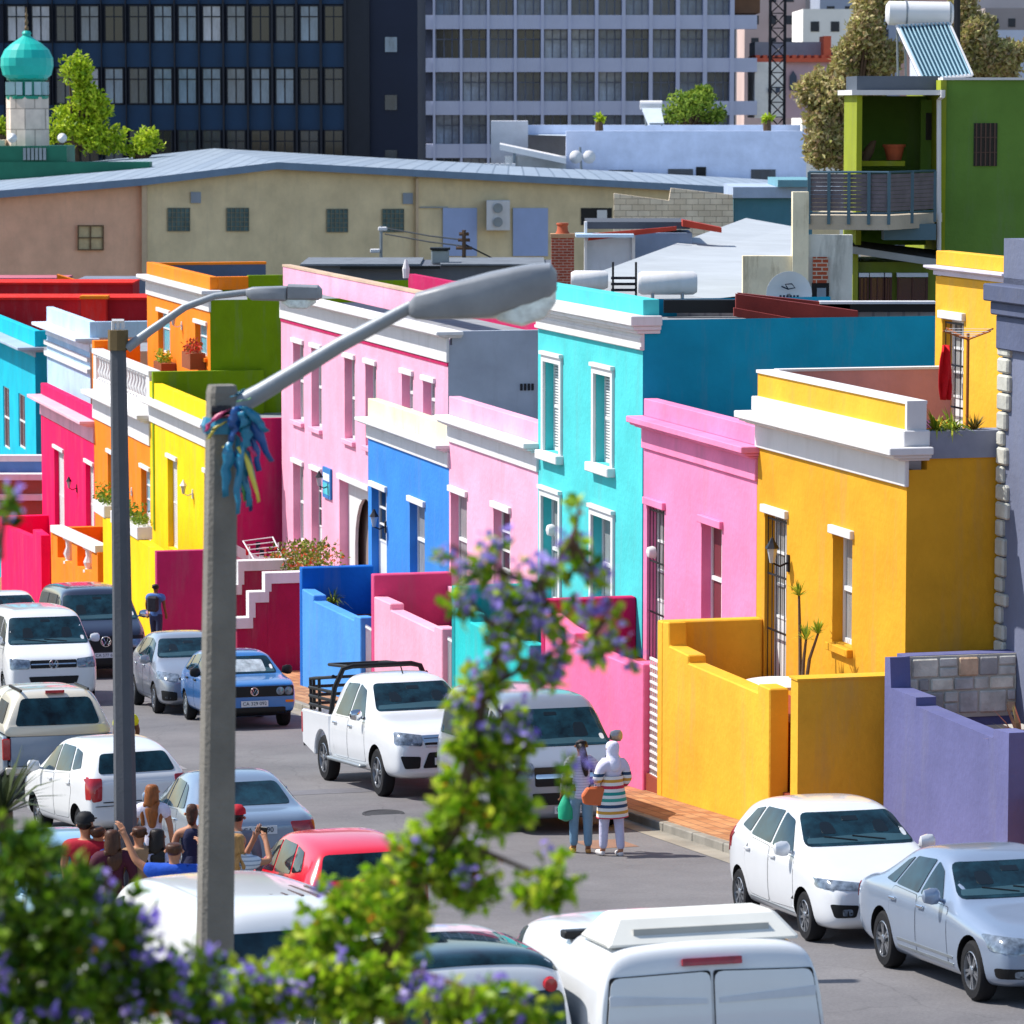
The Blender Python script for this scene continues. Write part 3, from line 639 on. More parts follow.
# yellow / magenta wall
ua, za = pv(103, 537, VF); ub, zb_ = pv(157, 552, VF)
w_ = thing('front_wall', 'lemon yellow front wall with magenta end and white flower boxes on top', 'wall', (ub, VF, road(ub)))
MB().box(ua, ub, VF, VF+.3, road(ua)-1, zb_).obj('wall', BYEL, w_)
MB().box(ub-.3, ub+.03, VF-.01, V0, road(ua)-1, zb_+.01).obj('end_wall', stucco('magenta_wall', 'a82a62'), w_)
for i, (x, y) in enumerate(((110, 537), (128, 541), (143, 549))):
    u, z = pv(x, y, VF+.3); fb = thing('flower_box', ['leftmost', 'middle', 'rightmost'][i]+' white flower box on the lemon yellow wall', 'planter', (u, VF, z), group='white flower boxes on the yellow wall')
    MB().box(u-1.1, u+1.1, VF-.05, VF+.4, zb_+.003, zb_+.38).obj('box', WHITE, fb, bevel=.02)
    lf = MB(); rr = random.Random(i+9)
    for k in range(260): lf.leaf((u+rr.uniform(-1, 1), VF+.18+rr.uniform(-.2, .2), zb_+.38+abs(rr.gauss(0, .2))), .13, rr)
    lf.obj('leaves', leafmat('box_leafy', ['3f5a14', '6f8a20', '98a838']), fb, tri=True)
# orange wall with white balusters
ua, za = pv(52, 525, VF); ub, zb_ = pv(96, 545, VF); zg = road(ua)
w_ = thing('front_wall', 'orange stair wall with fat white balusters under a sloping white rail', 'wall', (ub, VF, road(ub)))
zl0, zl1 = pv(52, 555, VF)[1], pv(96, 574, VF)[1]
MB().prism([(ua, zg-1), (ub, zg-1), (ub, zl1), (ua, zl0)], lambda a, b, d: (a, d, b), VF, VF+.3).obj('wall', ORG, w_)
MB().prism([(ua, za-.22), (ub+.2, zb_-.22), (ub+.2, zb_), (ua, za)], lambda a, b, d: (a, d, b), VF-.06, VF+.36).obj('rail', WHITE, w_)
for f0, f1 in ((0, .12), (.46, .58), (.9, 1)):
    a, b = ua+(ub-ua)*f0, ua+(ub-ua)*f1
    MB().prism([(a, zl0+(zl1-zl0)*f0), (b, zl0+(zl1-zl0)*f1), (b, za+(zb_-za)*f1-.22), (a, za+(zb_-za)*f0-.22)], lambda p, q, d: (p, d, q), VF+.01, VF+.29).obj('pier', ORG, w_)
for f in (.29, .74):
    b_ = MB(); baluster(b_, ua+(ub-ua)*f, VF+.15, zl0+(zl1-zl0)*f-.1, za+(zb_-za)*f-.2, .19); b_.obj('baluster', WHITE, w_, smooth=True)
MB().box(ub-.001, ub+.3, VF, V0, road(ub)-1, zb_-.2).box(ua-.3, ua, VF+.002, V0, zg-1, za-.1).obj('end_wall', ORG, w_)
# hot pink wall
ua, za = pv(2, 525, VF); ub, zb_ = pv(33, 538, VF); uc, zc = pv(41, 535.5, VF)
w_ = thing('front_wall', 'shocking pink front wall with sloping top at the far left', 'wall', (uc, VF, road(uc)))
MB().prism([(ua, road(ua)-1), (uc, road(ua)-1), (uc, zc), (ub, zc), (ub, zb_), (ua, za)], lambda a, b, d: (a, d, b), VF, VF+.3).obj('wall', HOT, w_)
MB().box(ua-.4, ua, VF, V0, road(ua)-1, za+.3).obj('dividing_wall', HOT, w_)
# lamps on walls
lantern('black lantern by the mustard house door', 789, 556, V0)
lantern('black lantern left of the arched doorway on the tall pink house', 329.5, 482, V1)
lantern('black lantern on the azure blue house', 386, 522, V0)
lantern('black lantern on the shocking pink house', 77, 485, V0)
lantern('white lantern on the lemon yellow house', 193, 490, V0, WFRAME)
lantern('white lantern on the orange house with the balustrade', 132, 488, V0, WFRAME)
u, z = pv(655, 552, V0); r = thing('bulkhead_lamp', 'round white bulkhead lamp on the rose pink house beside its gate', 'lamp', (u, V0, z))
MB().lathe([(.02, -.16), (.09, -.13), (.11, -.05), (.09, 0)], (u, V0, z), 12, 'y').obj('globe', WFRAME, r, smooth=True); MB().lathe([(.1, -.02), (.1, 0)], (u, V0, z-.02), 12, 'y').obj('backplate', WHITE, r)
u, z = pv(553, 530, V0-.02); r = thing('bulkhead_lamp', 'round white bulkhead lamp on the turquoise house between its lower windows', 'lamp', (u, V0, z))
MB().lathe([(.02, -.16), (.1, -.13), (.12, -.05), (.1, 0)], (u, V0, z), 12, 'y').obj('globe', WFRAME, r, smooth=True); MB().lathe([(.11, -.02), (.11, 0)], (u, V0, z-.02), 12, 'y').obj('backplate', WHITE, r)
# ================================================================ VEHICLES
def text_mesh(s, size, name, mats, parent, M4, depth=.002):
    cu = bpy.data.curves.new('t', 'FONT'); cu.body = s; cu.size = size; cu.extrude = depth; cu.align_x = 'CENTER'; cu.align_y = 'CENTER'
    o = bpy.data.objects.new('t', cu); COL.objects.link(o); dg = bpy.context.evaluated_depsgraph_get()
    me = bpy.data.meshes.new_from_object(o.evaluated_get(dg)); bpy.data.objects.remove(o); me.transform(M4); me.materials.clear(); me.materials.append(mats)
    x = bpy.data.objects.new(name, me); COL.objects.link(x); x.parent = parent; BASE[x.name] = BASE.get(parent.name, (0, 0, 0)); return x
def inside(p, poly):
    x, y = p; c = False; n = len(poly)
    for i in range(n):
        x1, y1 = poly[i]; x2, y2 = poly[(i+1) % n]
        if (y1 > y) != (y2 > y) and x < (x2-x1)*(y-y1)/(y2-y1)+x1: c = not c
    return c
def round_poly(poly, r=.05, n=3):
    out = []; m = len(poly)
    for i in range(m):
        p = Vector(poly[i]); a = Vector(poly[i-1]); b = Vector(poly[(i+1) % m])
        da, db = (a-p), (b-p); ra = min(r, da.length*.4); rb = min(r, db.length*.4)
        s, e = p+da.normalized()*ra, p+db.normalized()*rb
        for k in range(n+1): t = k/n; q = s*(1-t)**2+p*2*t*(1-t)+e*t*t; out.append((q.x, q.y))
    return out
def patch(bvh, poly, axis, sign, off=.004, res=.09, rnd=.04):
    """a thin shell that follows the body: poly in (y,z) for axis x, (x,z) for axis y, (x,y) for axis z"""
    if rnd: poly = round_poly(poly, rnd)
    pts = []; m = len(poly)
    for i in range(m):
        a, b = Vector(poly[i]), Vector(poly[(i+1) % m]); k = max(1, int((b-a).length/res))
        for j in range(k): pts.append(a+(b-a)*j/k)
    nb = len(pts); x0, x1 = min(p.x for p in pts), max(p.x for p in pts); y0, y1 = min(p.y for p in pts), max(p.y for p in pts)
    x = x0+res/2
    while x < x1:
        y = y0+res/2
        while y < y1:
            if inside((x, y), poly): pts.append(Vector((x, y)))
            y += res
        x += res
    v, e, f, *_ = delaunay_2d_cdt(pts, [(i, (i+1) % nb) for i in range(nb)], [], 1, 1e-5)
    mb = MB(); ok = []; nv = []
    for p in v:
        if axis == 'x': o, d = Vector((sign*6, p.x, p.y)), Vector((-sign, 0, 0))
        elif axis == 'y': o, d = Vector((p.x, sign*6, p.y)), Vector((0, -sign, 0))
        else: o, d = Vector((p.x, p.y, 6)), Vector((0, 0, -1))
        h = bvh.ray_cast(o, d)
        if h[0] is None: ok.append(False); nv.append((0, 0, 0), ); mb.v.append((0, 0, 0)); continue
        n = h[1] if h[1].dot(d) < 0 else -h[1]
        ok.append(True); nv.append(tuple(n)); mb.v.append(tuple(h[0]+n*off))
    edges = {}
    for t in f:
        if all(ok[i] for i in t):
            mb.f.append(tuple(t)); mb.m.append(0)
            for i in range(len(t)):
                k = (t[i], t[(i+1) % len(t)]); edges[k] = 1
    for (a, b) in list(edges):
        if (b, a) not in edges:
            i = len(mb.v)
            for q in (a, b): mb.v.append(tuple(Vector(mb.v[q])-Vector(nv[q])*(off+.012)))
            mb.f.append((a, b, i+1, i)); mb.m.append(0)
    return mb
WHEELS = {}
DASH = mat('dashboard', '32505a', .3, var=.3, bump=0, spec=.4); SEAT = mat('seat_dark', '0a151a', .3, var=.2, bump=0, spec=.4)
def wheel_mesh(r, style):
    k = (r, style)
    if k in WHEELS: return WHEELS[k]
    w = .2; t = MB().lathe([(r*.66, -w/2), (r*.9, -w/2), (r*.985, -w*.36), (r, -w*.2), (r, w*.2), (r*.985, w*.36), (r*.9, w/2), (r*.66, w/2), (r*.62, 0)], (0, 0, 0), 28, 'y')
    t.base = (0, 0, 0); a = t.obj('wheel', TYRE, smooth=True)
    rm = MB(); rr = r*.66; y = w/2
    rm.lathe([(rr, y-.01), (rr*.93, y+.002), (rr*.9, y-.04), (rr*.88, -y)], (0, 0, 0), 28, 'y', cap=False)
    rm.k = 1; rm.lathe([(rr*.9, y-.07), (.01, y-.07)], (0, 0, 0), 20, 'y', cap=False); rm.k = 0
    rm.lathe([(.055, y-.07), (.055, y-.004), (.04, y+.004), (.001, y+.006)], (0, 0, 0), 12, 'y')
    n = {'five': 5, 'multi': 10, 'steel': 8}[style]
    for i in range(n):
        a0 = 2*math.pi*i/n
        for s in ((-.16, .16) if style == 'five' else (0,)):
            wd = .028 if style != 'steel' else .05
            c, sn = math.cos(a0+s), math.sin(a0+s); p0 = Vector((c*.04, 0, sn*.04)); p1 = Vector((c*rr*.93, 0, sn*rr*.93)); q = Vector((-sn, 0, c))*wd/2
            i0 = len(rm.v)
            for yy in (y-.05, y-.012):
                for p in (p0-q, p0+q, p1+q, p1-q): rm.v.append((p.x, yy, p.z))
            for f in ((0, 1, 2, 3), (4, 5, 6, 7), (0, 1, 5, 4), (1, 2, 6, 5), (2, 3, 7, 6), (3, 0, 4, 7)): rm.f.append(tuple(i0+j for j in f)); rm.m.append(0)
    rm.base = (0, 0, 0); b = rm.obj('rim', [ALLOY if style != 'steel' else STEEL, BLACK], smooth=False); b.parent = a
    da, db = a.data, b.data; bpy.data.objects.remove(b); bpy.data.objects.remove(a)
    WHEELS[k] = (da, db); return WHEELS[k]
def add_wheels(root, xf, xr, yw, r, style):
    a, b = wheel_mesh(r, style)
    for x in (xf, xr):
        for sg in (1, -1):
            w = bpy.data.objects.new('wheel', a); q = bpy.data.objects.new('rim', b); COL.objects.link(w); COL.objects.link(q)
            w.parent = root; q.parent = w; w.location = (x, sg*yw, r); w.rotation_euler = (0, R.uniform(0, 1.2), 0 if sg > 0 else math.pi)
def shell(name, st, paintm, root, wheels, hw, sub=2, sharp=.0):
    """lofted body: st = (x, zb, zbelt, ztop, hw, hwt) from front to rear"""
    mb = MB(); rows = []
    st = [list(a) for a in st]
    for e, nb in ((0, 1), (-1, -2)):
        for k in (2, 3, 4, 5): st[e][k] += (st[nb][k]-st[e][k])*.35
        st[e][1] += (st[nb][1]-st[e][1])*.35
    sgn = .03
    st = [st[0], [st[0][0]-sgn]+st[0][1:]]+st[1:-1]+[[st[-1][0]+sgn]+st[-1][1:], st[-1]]
    if st[1][0] < st[2][0]+.01: st[1][0] = (st[0][0]+st[2][0])/2
    if st[-2][0] > st[-3][0]-.01: st[-2][0] = (st[-1][0]+st[-3][0])/2
    for (x, zb, zm, zt, w, t) in st:
        hb = zm-zb; g = max(zt-zm, .02); wb = w*.955
        half = [(0, zb), (w*.82, zb), (w*.965, zb+hb*.12), (w, zb+hb*.42), (w*.99, zm-hb*.16), (wb, zm), (wb+(t-wb)*.5, zm+g*.5), (t+(wb-t)*.12, zt-g*.14), (t*.88, zt), (t*.5, zt+g*.03), (0, zt+g*.04)]
        ring = [(x, y, z) for y, z in half]+[(x, -y, z) for y, z in half[-2:0:-1]]
        rows.append(ring)
    n = len(rows[0])
    for r_ in rows: mb.v += r_
    for j in range(len(rows)-1):
        for k in range(n): k2 = (k+1) % n; mb.f.append((j*n+k, j*n+k2, (j+1)*n+k2, (j+1)*n+k)); mb.m.append(0)
    mb.f.append(tuple(range(n-1, -1, -1))); mb.f.append(tuple((len(rows)-1)*n+k for k in range(n))); mb.m += [0, 0]
    o = mb.obj(name, [paintm, BLACK], root)
    s = o.modifiers.new('s', 'SUBSURF'); s.levels = s.render_levels = sub
    dg = bpy.context.evaluated_depsgraph_get(); dg.update(); e = o.evaluated_get(dg).data
    for ax, tgt in ((0, st[0][0]-st[-1][0]), (1, 2*max(a[4] for a in st)), (2, max(a[3]+.04*max(a[3]-a[2], .02) for a in st))):
        lo = min(q.co[ax] for q in e.vertices); hi = max(q.co[ax] for q in e.vertices)
        k = tgt/(hi if ax == 2 else hi-lo)
        for q in o.data.vertices: q.co[ax] *= k
    cut = None
    if wheels:
        c = MB()
        for x, r in wheels:
            for sg in (1, -1): c.lathe([(r*1.16, sg*(hw-.27)), (r*1.16, sg*(hw+.2))], (x, 0, r*1.02), 28, 'y', m=0)
        cut = c.obj('cut', [BLACK], root)
        b = o.modifiers.new('b', 'BOOLEAN'); b.object = cut; b.operation = 'DIFFERENCE'; b.solver = 'EXACT'
        try: b.material_mode = 'TRANSFER'
        except Exception: pass
    dg = bpy.context.evaluated_depsgraph_get(); dg.update(); ev = o.evaluated_get(dg)
    me = bpy.data.meshes.new_from_object(ev, depsgraph=dg); o.modifiers.clear(); o.data = me
    if cut: bpy.data.objects.remove(cut)
    me.polygons.foreach_set('use_smooth', [True]*len(me.polygons)); me.set_sharp_from_angle(angle=math.radians(35))
    bm = bmesh.new(); bm.from_mesh(me); bv = BVHTree.FromBMesh(bm); bm.free()
    return o, bv
def xscale(sp, k):
    s = dict(sp); s['st'] = [(a[0]*k,)+tuple(a[1:]) for a in sp['st']]; s['wheels'] = (sp['wheels'][0]*k, sp['wheels'][1]*k, sp['wheels'][2])
    for q in ('sidewin', 'doors'): s[q] = [[(x*k, z) for x, z in p] for p in sp.get(q, [])]
    s['side'] = [(n, [(x*k, z) for x, z in p], m) for n, p, m in sp.get('side', [])]; s['mirror'] = (sp['mirror'][0]*k, sp['mirror'][1]); return s
def mir(poly): return [(-a, b) for a, b in poly]
def car(label, u, v, front, spec, paintm, cat='car', name='parked_car', yaw=0, plate='', wheel='five', group=None, glass=CARGLASS, sc=1):
    sl = math.atan(.08); rz = RZ+yaw if front else RZ+math.pi+yaw
    root = thing(name, label, cat, W(u, v, road(u)+.002), 'L', rz=rz, group=group)
    root.rotation_euler = (0, -sl if front else sl, rz); root.scale = (sc, sc, sc)
    sp = spec; hw = sp['w']/2; xf, xr, r = sp['wheels']
    body, bv = shell('body', sp['st'], paintm, root, [(xf, r), (xr, r)], hw)
    add_wheels(root, xf, xr, hw-.12, r, wheel)
    P = lambda nm, poly, ax, sg, m, off=.006, par=body, rnd=.04, res=.09: patch(bv, poly, ax, sg, off, res, rnd).obj(nm, m, par, smooth=True)
    for d in sp.get('doors', []):
        for sg in (1, -1):
            P('door_gap', d, 'y', sg, BLACK, .0015, rnd=.06); c = sum(p[0] for p in d)/len(d), sum(p[1] for p in d)/len(d)
            sc = [(c[0]+(a-c[0])*(1-.018), c[1]+(b-c[1])*(1-.018)) for a, b in d]
            dr = P('door', sc, 'y', sg, paintm, .003, root, rnd=.06)
            if sp.get('handle', True):
                hx = min(p[0] for p in d)+.16; hz = sp.get('hz', .9); h = bv.ray_cast(Vector((hx, sg*4, hz)), Vector((0, -sg, 0)))
                if h[0]: y = h[0].y; MB().box(hx-.09, hx+.09, min(y, y+sg*.035), max(y, y+sg*.035), hz-.014, hz+.02).obj('handle', sp.get('hm', paintm), dr, bevel=.008)
    for w in sp.get('sidewin', []):
        for sg in (1, -1): P('side_window', w, 'y', sg, glass, .009, root)
    if 'ws' in sp:
        w_ = sp['ws']; o_ = P('windscreen', w_, 'x', 1, glass, .008, root, rnd=.07)
        if front:
            z0, z1, wb_ = w_[0][1], w_[2][1], w_[1][0]; hz_ = z0+(z1-z0)*.42
            P('dashboard', [(-wb_*.94, z0+.025), (wb_*.94, z0+.025), (wb_*.9, z0+.085), (wb_*.3, z0+.11), (-wb_*.9, z0+.08)], 'x', 1, DASH, .0105, o_, rnd=.02)
            for sg in (1, -1): P('headrest', [(sg*wb_*.34, z0+.12), (sg*wb_*.62, z0+.12), (sg*wb_*.58, hz_+.1), (sg*wb_*.38, hz_+.1)], 'x', 1, SEAT, .0102, o_, rnd=.05)
            P('licence_disc', [(wb_*.82, z0+.07), (wb_*.9, z0+.07), (wb_*.89, z0+.15), (wb_*.81, z0+.15)], 'x', 1, PLATE, .0115, o_, rnd=.03)
            P('inner_mirror', [(-.1, z1-.1), (.1, z1-.1), (.1, z1-.05), (-.1, z1-.05)], 'x', 1, SEAT, .0108, o_, rnd=.015)
    if 'rw' in sp: P('rear_window', sp['rw'], 'x', -1, glass, .008, root, rnd=.07)
    for nm, poly, m in sp.get('front', []):
        both = nm[0] == '*'; nm = nm.lstrip('*')
        P(nm, poly, 'x', 1, m, .009+.004*R.random(), root, rnd=.03, res=.05)
        if both: P(nm, mir(poly), 'x', 1, m, .009+.004*R.random(), root, rnd=.03, res=.05)
    for nm, poly, m in sp.get('rear', []):
        both = nm[0] == '*'; nm = nm.lstrip('*')
        P(nm, poly, 'x', -1, m, .009+.004*R.random(), root, rnd=.03, res=.05)
        if both: P(nm, mir(poly), 'x', -1, m, .009+.004*R.random(), root, rnd=.03, res=.05)
    for nm, poly, m in sp.get('side', []):
        for sg in (1, -1): P(nm, poly, 'y', sg, m, .007, root, rnd=.02)
    for nm, poly, m in sp.get('top', []): P(nm, poly, 'z', 1, m, .006, root, rnd=.01)
    if 'mirror' in sp:
        mx, mz = sp['mirror']
        for sg in (1, -1):
            h = bv.ray_cast(Vector((mx, sg*4, mz)), Vector((0, -sg, 0))); y = (h[0].y if h[0] else sg*hw*.9)
            m = MB().lathe([(.02, -.1), (.07, -.08), (.095, 0), (.09, .07), (.05, .1)], (mx+.02, y+sg*.14, mz+.06), 10, 'y'); 
            for i in range(len(m.v)): a, b, c = m.v[i]; m.v[i] = (mx+.02+(a-mx-.02)*.6, b, c)
            m.tube([(mx, y-sg*.02, mz), (mx+.01, y+sg*.1, mz+.03)], .022, 6); m.obj('mirror', sp.get('mm', paintm), root, smooth=True)
    # number plates
    for key, sg in (('pf', 1), ('pr', -1)):
        if key in sp and ((sg == 1) == front):
            z = sp[key]; h = bv.ray_cast(Vector((sg*6, 0, z)), Vector((-sg, 0, 0)))
            if h[0]:
                x = h[0].x+sg*.012; pl = MB().box(min(x, x+sg*.012), max(x, x+sg*.012), -.26, .26, z-.056, z+.056).obj('number_plate', PLATE, root)
                if plate:
                    M4 = Matrix.Translation((x+sg*.015, 0, z)) @ Matrix.Rotation(sg*math.pi/2, 4, 'Z') @ Matrix.Rotation(math.pi/2, 4, 'X')
                    text_mesh(plate, .095, 'plate_text', INK, pl, M4)
    if sp.get('roundel'):
        z, rr, sg = sp['roundel']; h = bv.ray_cast(Vector((6, 0, z)), Vector((-1, 0, 0))); x = h[0].x+.02
        e = MB(); n = 20; e.tube([(x, rr*math.cos(2*math.pi*i/n), z+rr*math.sin(2*math.pi*i/n)) for i in range(n+1)], rr*.1, 6)
        for a in ([(-.5, .8), (-.2, .05), (0, .5), (.2, .05), (.5, .8)], [(-.85, .2), (-.42, -.85), (0, 0), (.42, -.85), (.85, .2)]):
            e.tube([(x, rr*p[0], z+rr*p[1]*.95) for p in a], rr*.07, 5)
        e.obj('badge', CHROME, root, smooth=True)
    if sp.get('antenna'):
        ax, az = sp['antenna']; MB().tube([(ax, 0, az-.03), (ax-.12, 0, az+.2)], .006, 5).obj('antenna', BLACK, root)
    return root, body, bv
def cowl_wiper(root, bv, x, z, hw):
    m = MB()
    for a, b in ((.45, -.1), (-.05, -.6)):
        p = []
        for t in (0, .5, 1):
            y = hw*(a+(b-a)*t)*1.2; h = bv.ray_cast(Vector((6, y, z+.04+.05*t)), Vector((-1, 0, 0)))
            if h[0]: p.append((h[0].x+.02, y, h[0].z))
        if len(p) > 1: m.tube(p, .012, 5)
    if m.v: m.obj('wiper', BLACK, root)
# --- specs (metres; x forward)
HATCH = dict(w=1.69, wheels=(1.13, -1.40, .30), st=[
    (1.97, .34, .60, .63, .55, .45), (1.94, .24, .66, .70, .70, .58), (1.72, .17, .78, .84, .81, .66), (1.35, .17, .86, .95, .845, .68), (.98, .17, .92, 1.03, .85, .70),
    (.90, .17, .93, 1.08, .85, .69), (.30, .17, .97, 1.44, .85, .59), (.12, .17, .98, 1.50, .85, .585), (-.4, .17, 1.0, 1.54, .85, .58), (-1.1, .17, 1.03, 1.51, .845, .565), (-1.55, .2, 1.07, 1.42, .83, .55),
    (-1.68, .22, 1.08, 1.36, .82, .55), (-1.86, .26, 1.02, 1.1, .80, .62), (-1.94, .32, .95, 1.0, .76, .62), (-1.97, .36, .85, .9, .66, .55)],
    ws=[(-.70, 1.09), (.70, 1.09), (.56, 1.44), (-.56, 1.44)], rw=[(-.6, 1.1), (.6, 1.1), (.5, 1.38), (-.5, 1.38)],
    sidewin=[[(.66, 1.0), (.30, 1.36), (-.02, 1.43), (-.10, 1.03)], [(-.17, 1.04), (-.09, 1.44), (-.75, 1.43), (-.95, 1.08)], [(-1.02, 1.1), (-.83, 1.42), (-1.15, 1.37), (-1.4, 1.15)]],
    doors=[[(.82, .35), (.78, .96), (-.14, 1.0), (-.14, .33)], [(-.16, .33), (-.16, 1.01), (-.95, 1.05), (-1.12, .8), (-.92, .35)]], hz=.9, mirror=(.62, 1.0),
    front=[('*headlight', [(.30, .74), (.80, .80), (.82, .70), (.36, .66)], LENS), ('grille', [(-.34, .73), (.34, .73), (.28, .64), (-.28, .64)], BLACK),
           ('*fog_lamp_housing', [(.42, .50), (.74, .52), (.70, .36), (.46, .36)], BLACK), ('*fog_lamp', [(.50, .46), (.62, .46), (.62, .38), (.50, .38)], LENS), ('air_intake', [(-.34, .5), (.34, .5), (.38, .3), (-.38, .3)], BLACK)],
    rear=[('*tail_lamp', [(.62, 1.05), (.8, 1.05), (.8, .78), (.66, .8)], REDL)], side=[('tail_lamp_wrap', [(-1.72, .85), (-1.9, .85), (-1.84, 1.08), (-1.66, 1.12)], REDL), ('headlight_wrap', [(1.45, .80), (1.86, .76), (1.88, .67), (1.62, .70)], LENS), ('sill_line', [(.75, .31), (-.95, .33), (-.95, .31), (.75, .29)], STEEL)],
    pf=.42, pr=.75)
SEDAN = dict(w=1.77, wheels=(1.50, -1.26, .325), st=[
    (2.28, .34, .58, .62, .6, .5), (2.24, .24, .66, .70, .76, .62), (2.0, .18, .74, .79, .86, .7), (1.5, .16, .80, .88, .885, .72), (1.02, .16, .86, .95, .885, .74), (.92, .16, .88, .99, .885, .73),
    (.30, .16, .92, 1.33, .885, .6), (.12, .16, .93, 1.40, .885, .585), (-.35, .16, .94, 1.44, .885, .58), (-.85, .16, .95, 1.40, .885, .575), (-1.05, .16, .96, 1.33, .885, .585),
    (-1.60, .18, .96, 1.04, .88, .68), (-1.75, .19, .95, 1.01, .88, .7), (-2.15, .24, .9, .98, .84, .66), (-2.26, .32, .84, .9, .78, .6), (-2.29, .38, .74, .8, .66, .5)],
    ws=[(-.74, 1.01), (.74, 1.01), (.58, 1.34), (-.58, 1.34)], rw=[(-.62, 1.06), (.62, 1.06), (.52, 1.33), (-.52, 1.33)],
    sidewin=[[(.58, .95), (.24, 1.25), (.02, 1.33), (-.08, .97)], [(-.15, .97), (-.06, 1.34), (-.62, 1.32), (-.86, 1.0)], [(-.92, 1.0), (-.70, 1.31), (-.86, 1.26), (-1.22, 1.02)]],
    doors=[[(.86, .32), (.80, .92), (-.12, .95), (-.12, .3)], [(-.14, .3), (-.14, .95), (-.92, .98), (-1.0, .72), (-.78, .32)]], hz=.84, hm=CHROME, mirror=(.55, .96),
    front=[('*headlight', [(.48, .72), (.84, .76), (.84, .6), (.5, .56)], LENS), ('grille', [(-.40, .72), (.40, .72), (.30, .5), (-.30, .5)], BLACK), ('*grille_bar', [(0, .66), (.36, .66), (.36, .645), (0, .645)], CHROME),
           ('*fog_lamp_housing', [(.46, .42), (.82, .43), (.80, .32), (.46, .32)], BLACK), ('*fog_lamp', [(.55, .4), (.66, .4), (.66, .33), (.55, .33)], LENS), ('air_intake', [(-.4, .4), (.4, .4), (.38, .28), (-.38, .28)], BLACK)],
    rear=[('*tail_lamp', [(.45, .88), (.8, .88), (.8, .7), (.5, .72)], REDL)], side=[('side_moulding', [(1.0, .42), (-.75, .42), (-.75, .39), (1.0, .39)], STEEL), ('side_moulding', [(1.0, .34), (-.75, .34), (-.75, .31), (1.0, .31)], STEEL)],
    pf=.46, pr=.78)
GOLF = dict(w=1.63, wheels=(1.12, -1.28, .29), st=[
    (1.86, .36, .80, .82, .74, .7), (1.83, .28, .84, .86, .80, .74), (1.6, .22, .88, .91, .815, .76), (1.2, .2, .9, .94, .815, .76), (.86, .2, .92, .97, .815, .76), (.80, .2, .93, 1.0, .815, .74), (.28, .2, .95, 1.32, .815, .6),
    (.18, .2, .95, 1.36, .815, .59), (-.4, .2, .96, 1.40, .815, .59), (-1.2, .2, .98, 1.37, .815, .58), (-1.45, .22, .98, 1.3, .81, .58), (-1.75, .24, .96, 1.02, .8, .66), (-1.86, .3, .86, .92, .77, .66), (-1.88, .4, .8, .84, .72, .62)],
    ws=[(-.66, 1.0), (.66, 1.0), (.55, 1.31), (-.55, 1.31)], rw=[(-.6, 1.02), (.6, 1.02), (.5, 1.3), (-.5, 1.3)],
    sidewin=[[(.50, .98), (.20, 1.28), (-.12, 1.33), (-.16, .99)], [(-.22, .99), (-.2, 1.34), (-.8, 1.32), (-.95, 1.0)], [(-1.02, 1.0), (-.9, 1.3), (-1.15, 1.27), (-1.3, 1.02)]],
    doors=[[(.72, .3), (.72, .94), (-.19, .96), (-.19, .3)], [(-.21, .3), (-.21, .96), (-.95, .97), (-1.05, .7), (-.86, .32)]], hz=.86, hm=BLACK, mirror=(.5, .98), mm=BLACK,
    front=[('grille', [(-.76, .82), (.76, .82), (.76, .62), (-.76, .62)], BLACK), ('bumper_strip', [(-.8, .34), (.8, .34), (.8, .26), (-.8, .26)], BLACK), ('*indicator', [(.6, .55), (.76, .55), (.76, .5), (.6, .5)], AMBER), ('air_intake', [(-.6, .42), (.6, .42), (.6, .32), (-.6, .32)], BLACK)],
    rear=[('*tail_lamp', [(.55, .85), (.75, .85), (.75, .68), (.55, .68)], REDL)], pf=.49, roundel=(.72, .075, 1))
I20 = dict(HATCH, w=1.73, front=[('*headlight', [(.42, .80), (.80, .86), (.83, .72), (.52, .66)], LENS), ('grille', [(-.42, .66), (.42, .66), (.26, .34), (-.26, .34)], BLACK), ('upper_grille', [(-.45, .74), (.45, .74), (.45, .70), (-.45, .70)], BLACK),
           ('*fog_lamp_housing', [(.5, .46), (.78, .50), (.76, .3), (.5, .3)], BLACK), ('*fog_lamp_trim', [(.54, .38), (.72, .38), (.72, .34), (.54, .34)], LENS)])
del I20['side']
ATOS = dict(HATCH, w=1.6, wheels=(1.05, -1.3, .28), rw=[(-.62, 1.08), (.62, 1.08), (.52, 1.37), (-.52, 1.37)], rear=[('*tail_lamp', [(.58, 1.02), (.80, 1.02), (.74, .66), (.60, .68)], REDL), ('*reverse_lamp', [(.64, .88), (.72, .88), (.71, .82), (.63, .82)], LENS),
            ('hatch_line', [(-.58, .66), (.58, .66), (.58, .645), (-.58, .645)], BLACK), ('bumper_line', [(-.7, .60), (.7, .60), (.7, .59), (-.7, .59)], BLACK)], side=[('tail_lamp_wrap', [(-1.80, .7), (-1.93, .7), (-1.90, 1.02), (-1.76, 1.05)], REDL)], pr=.5)
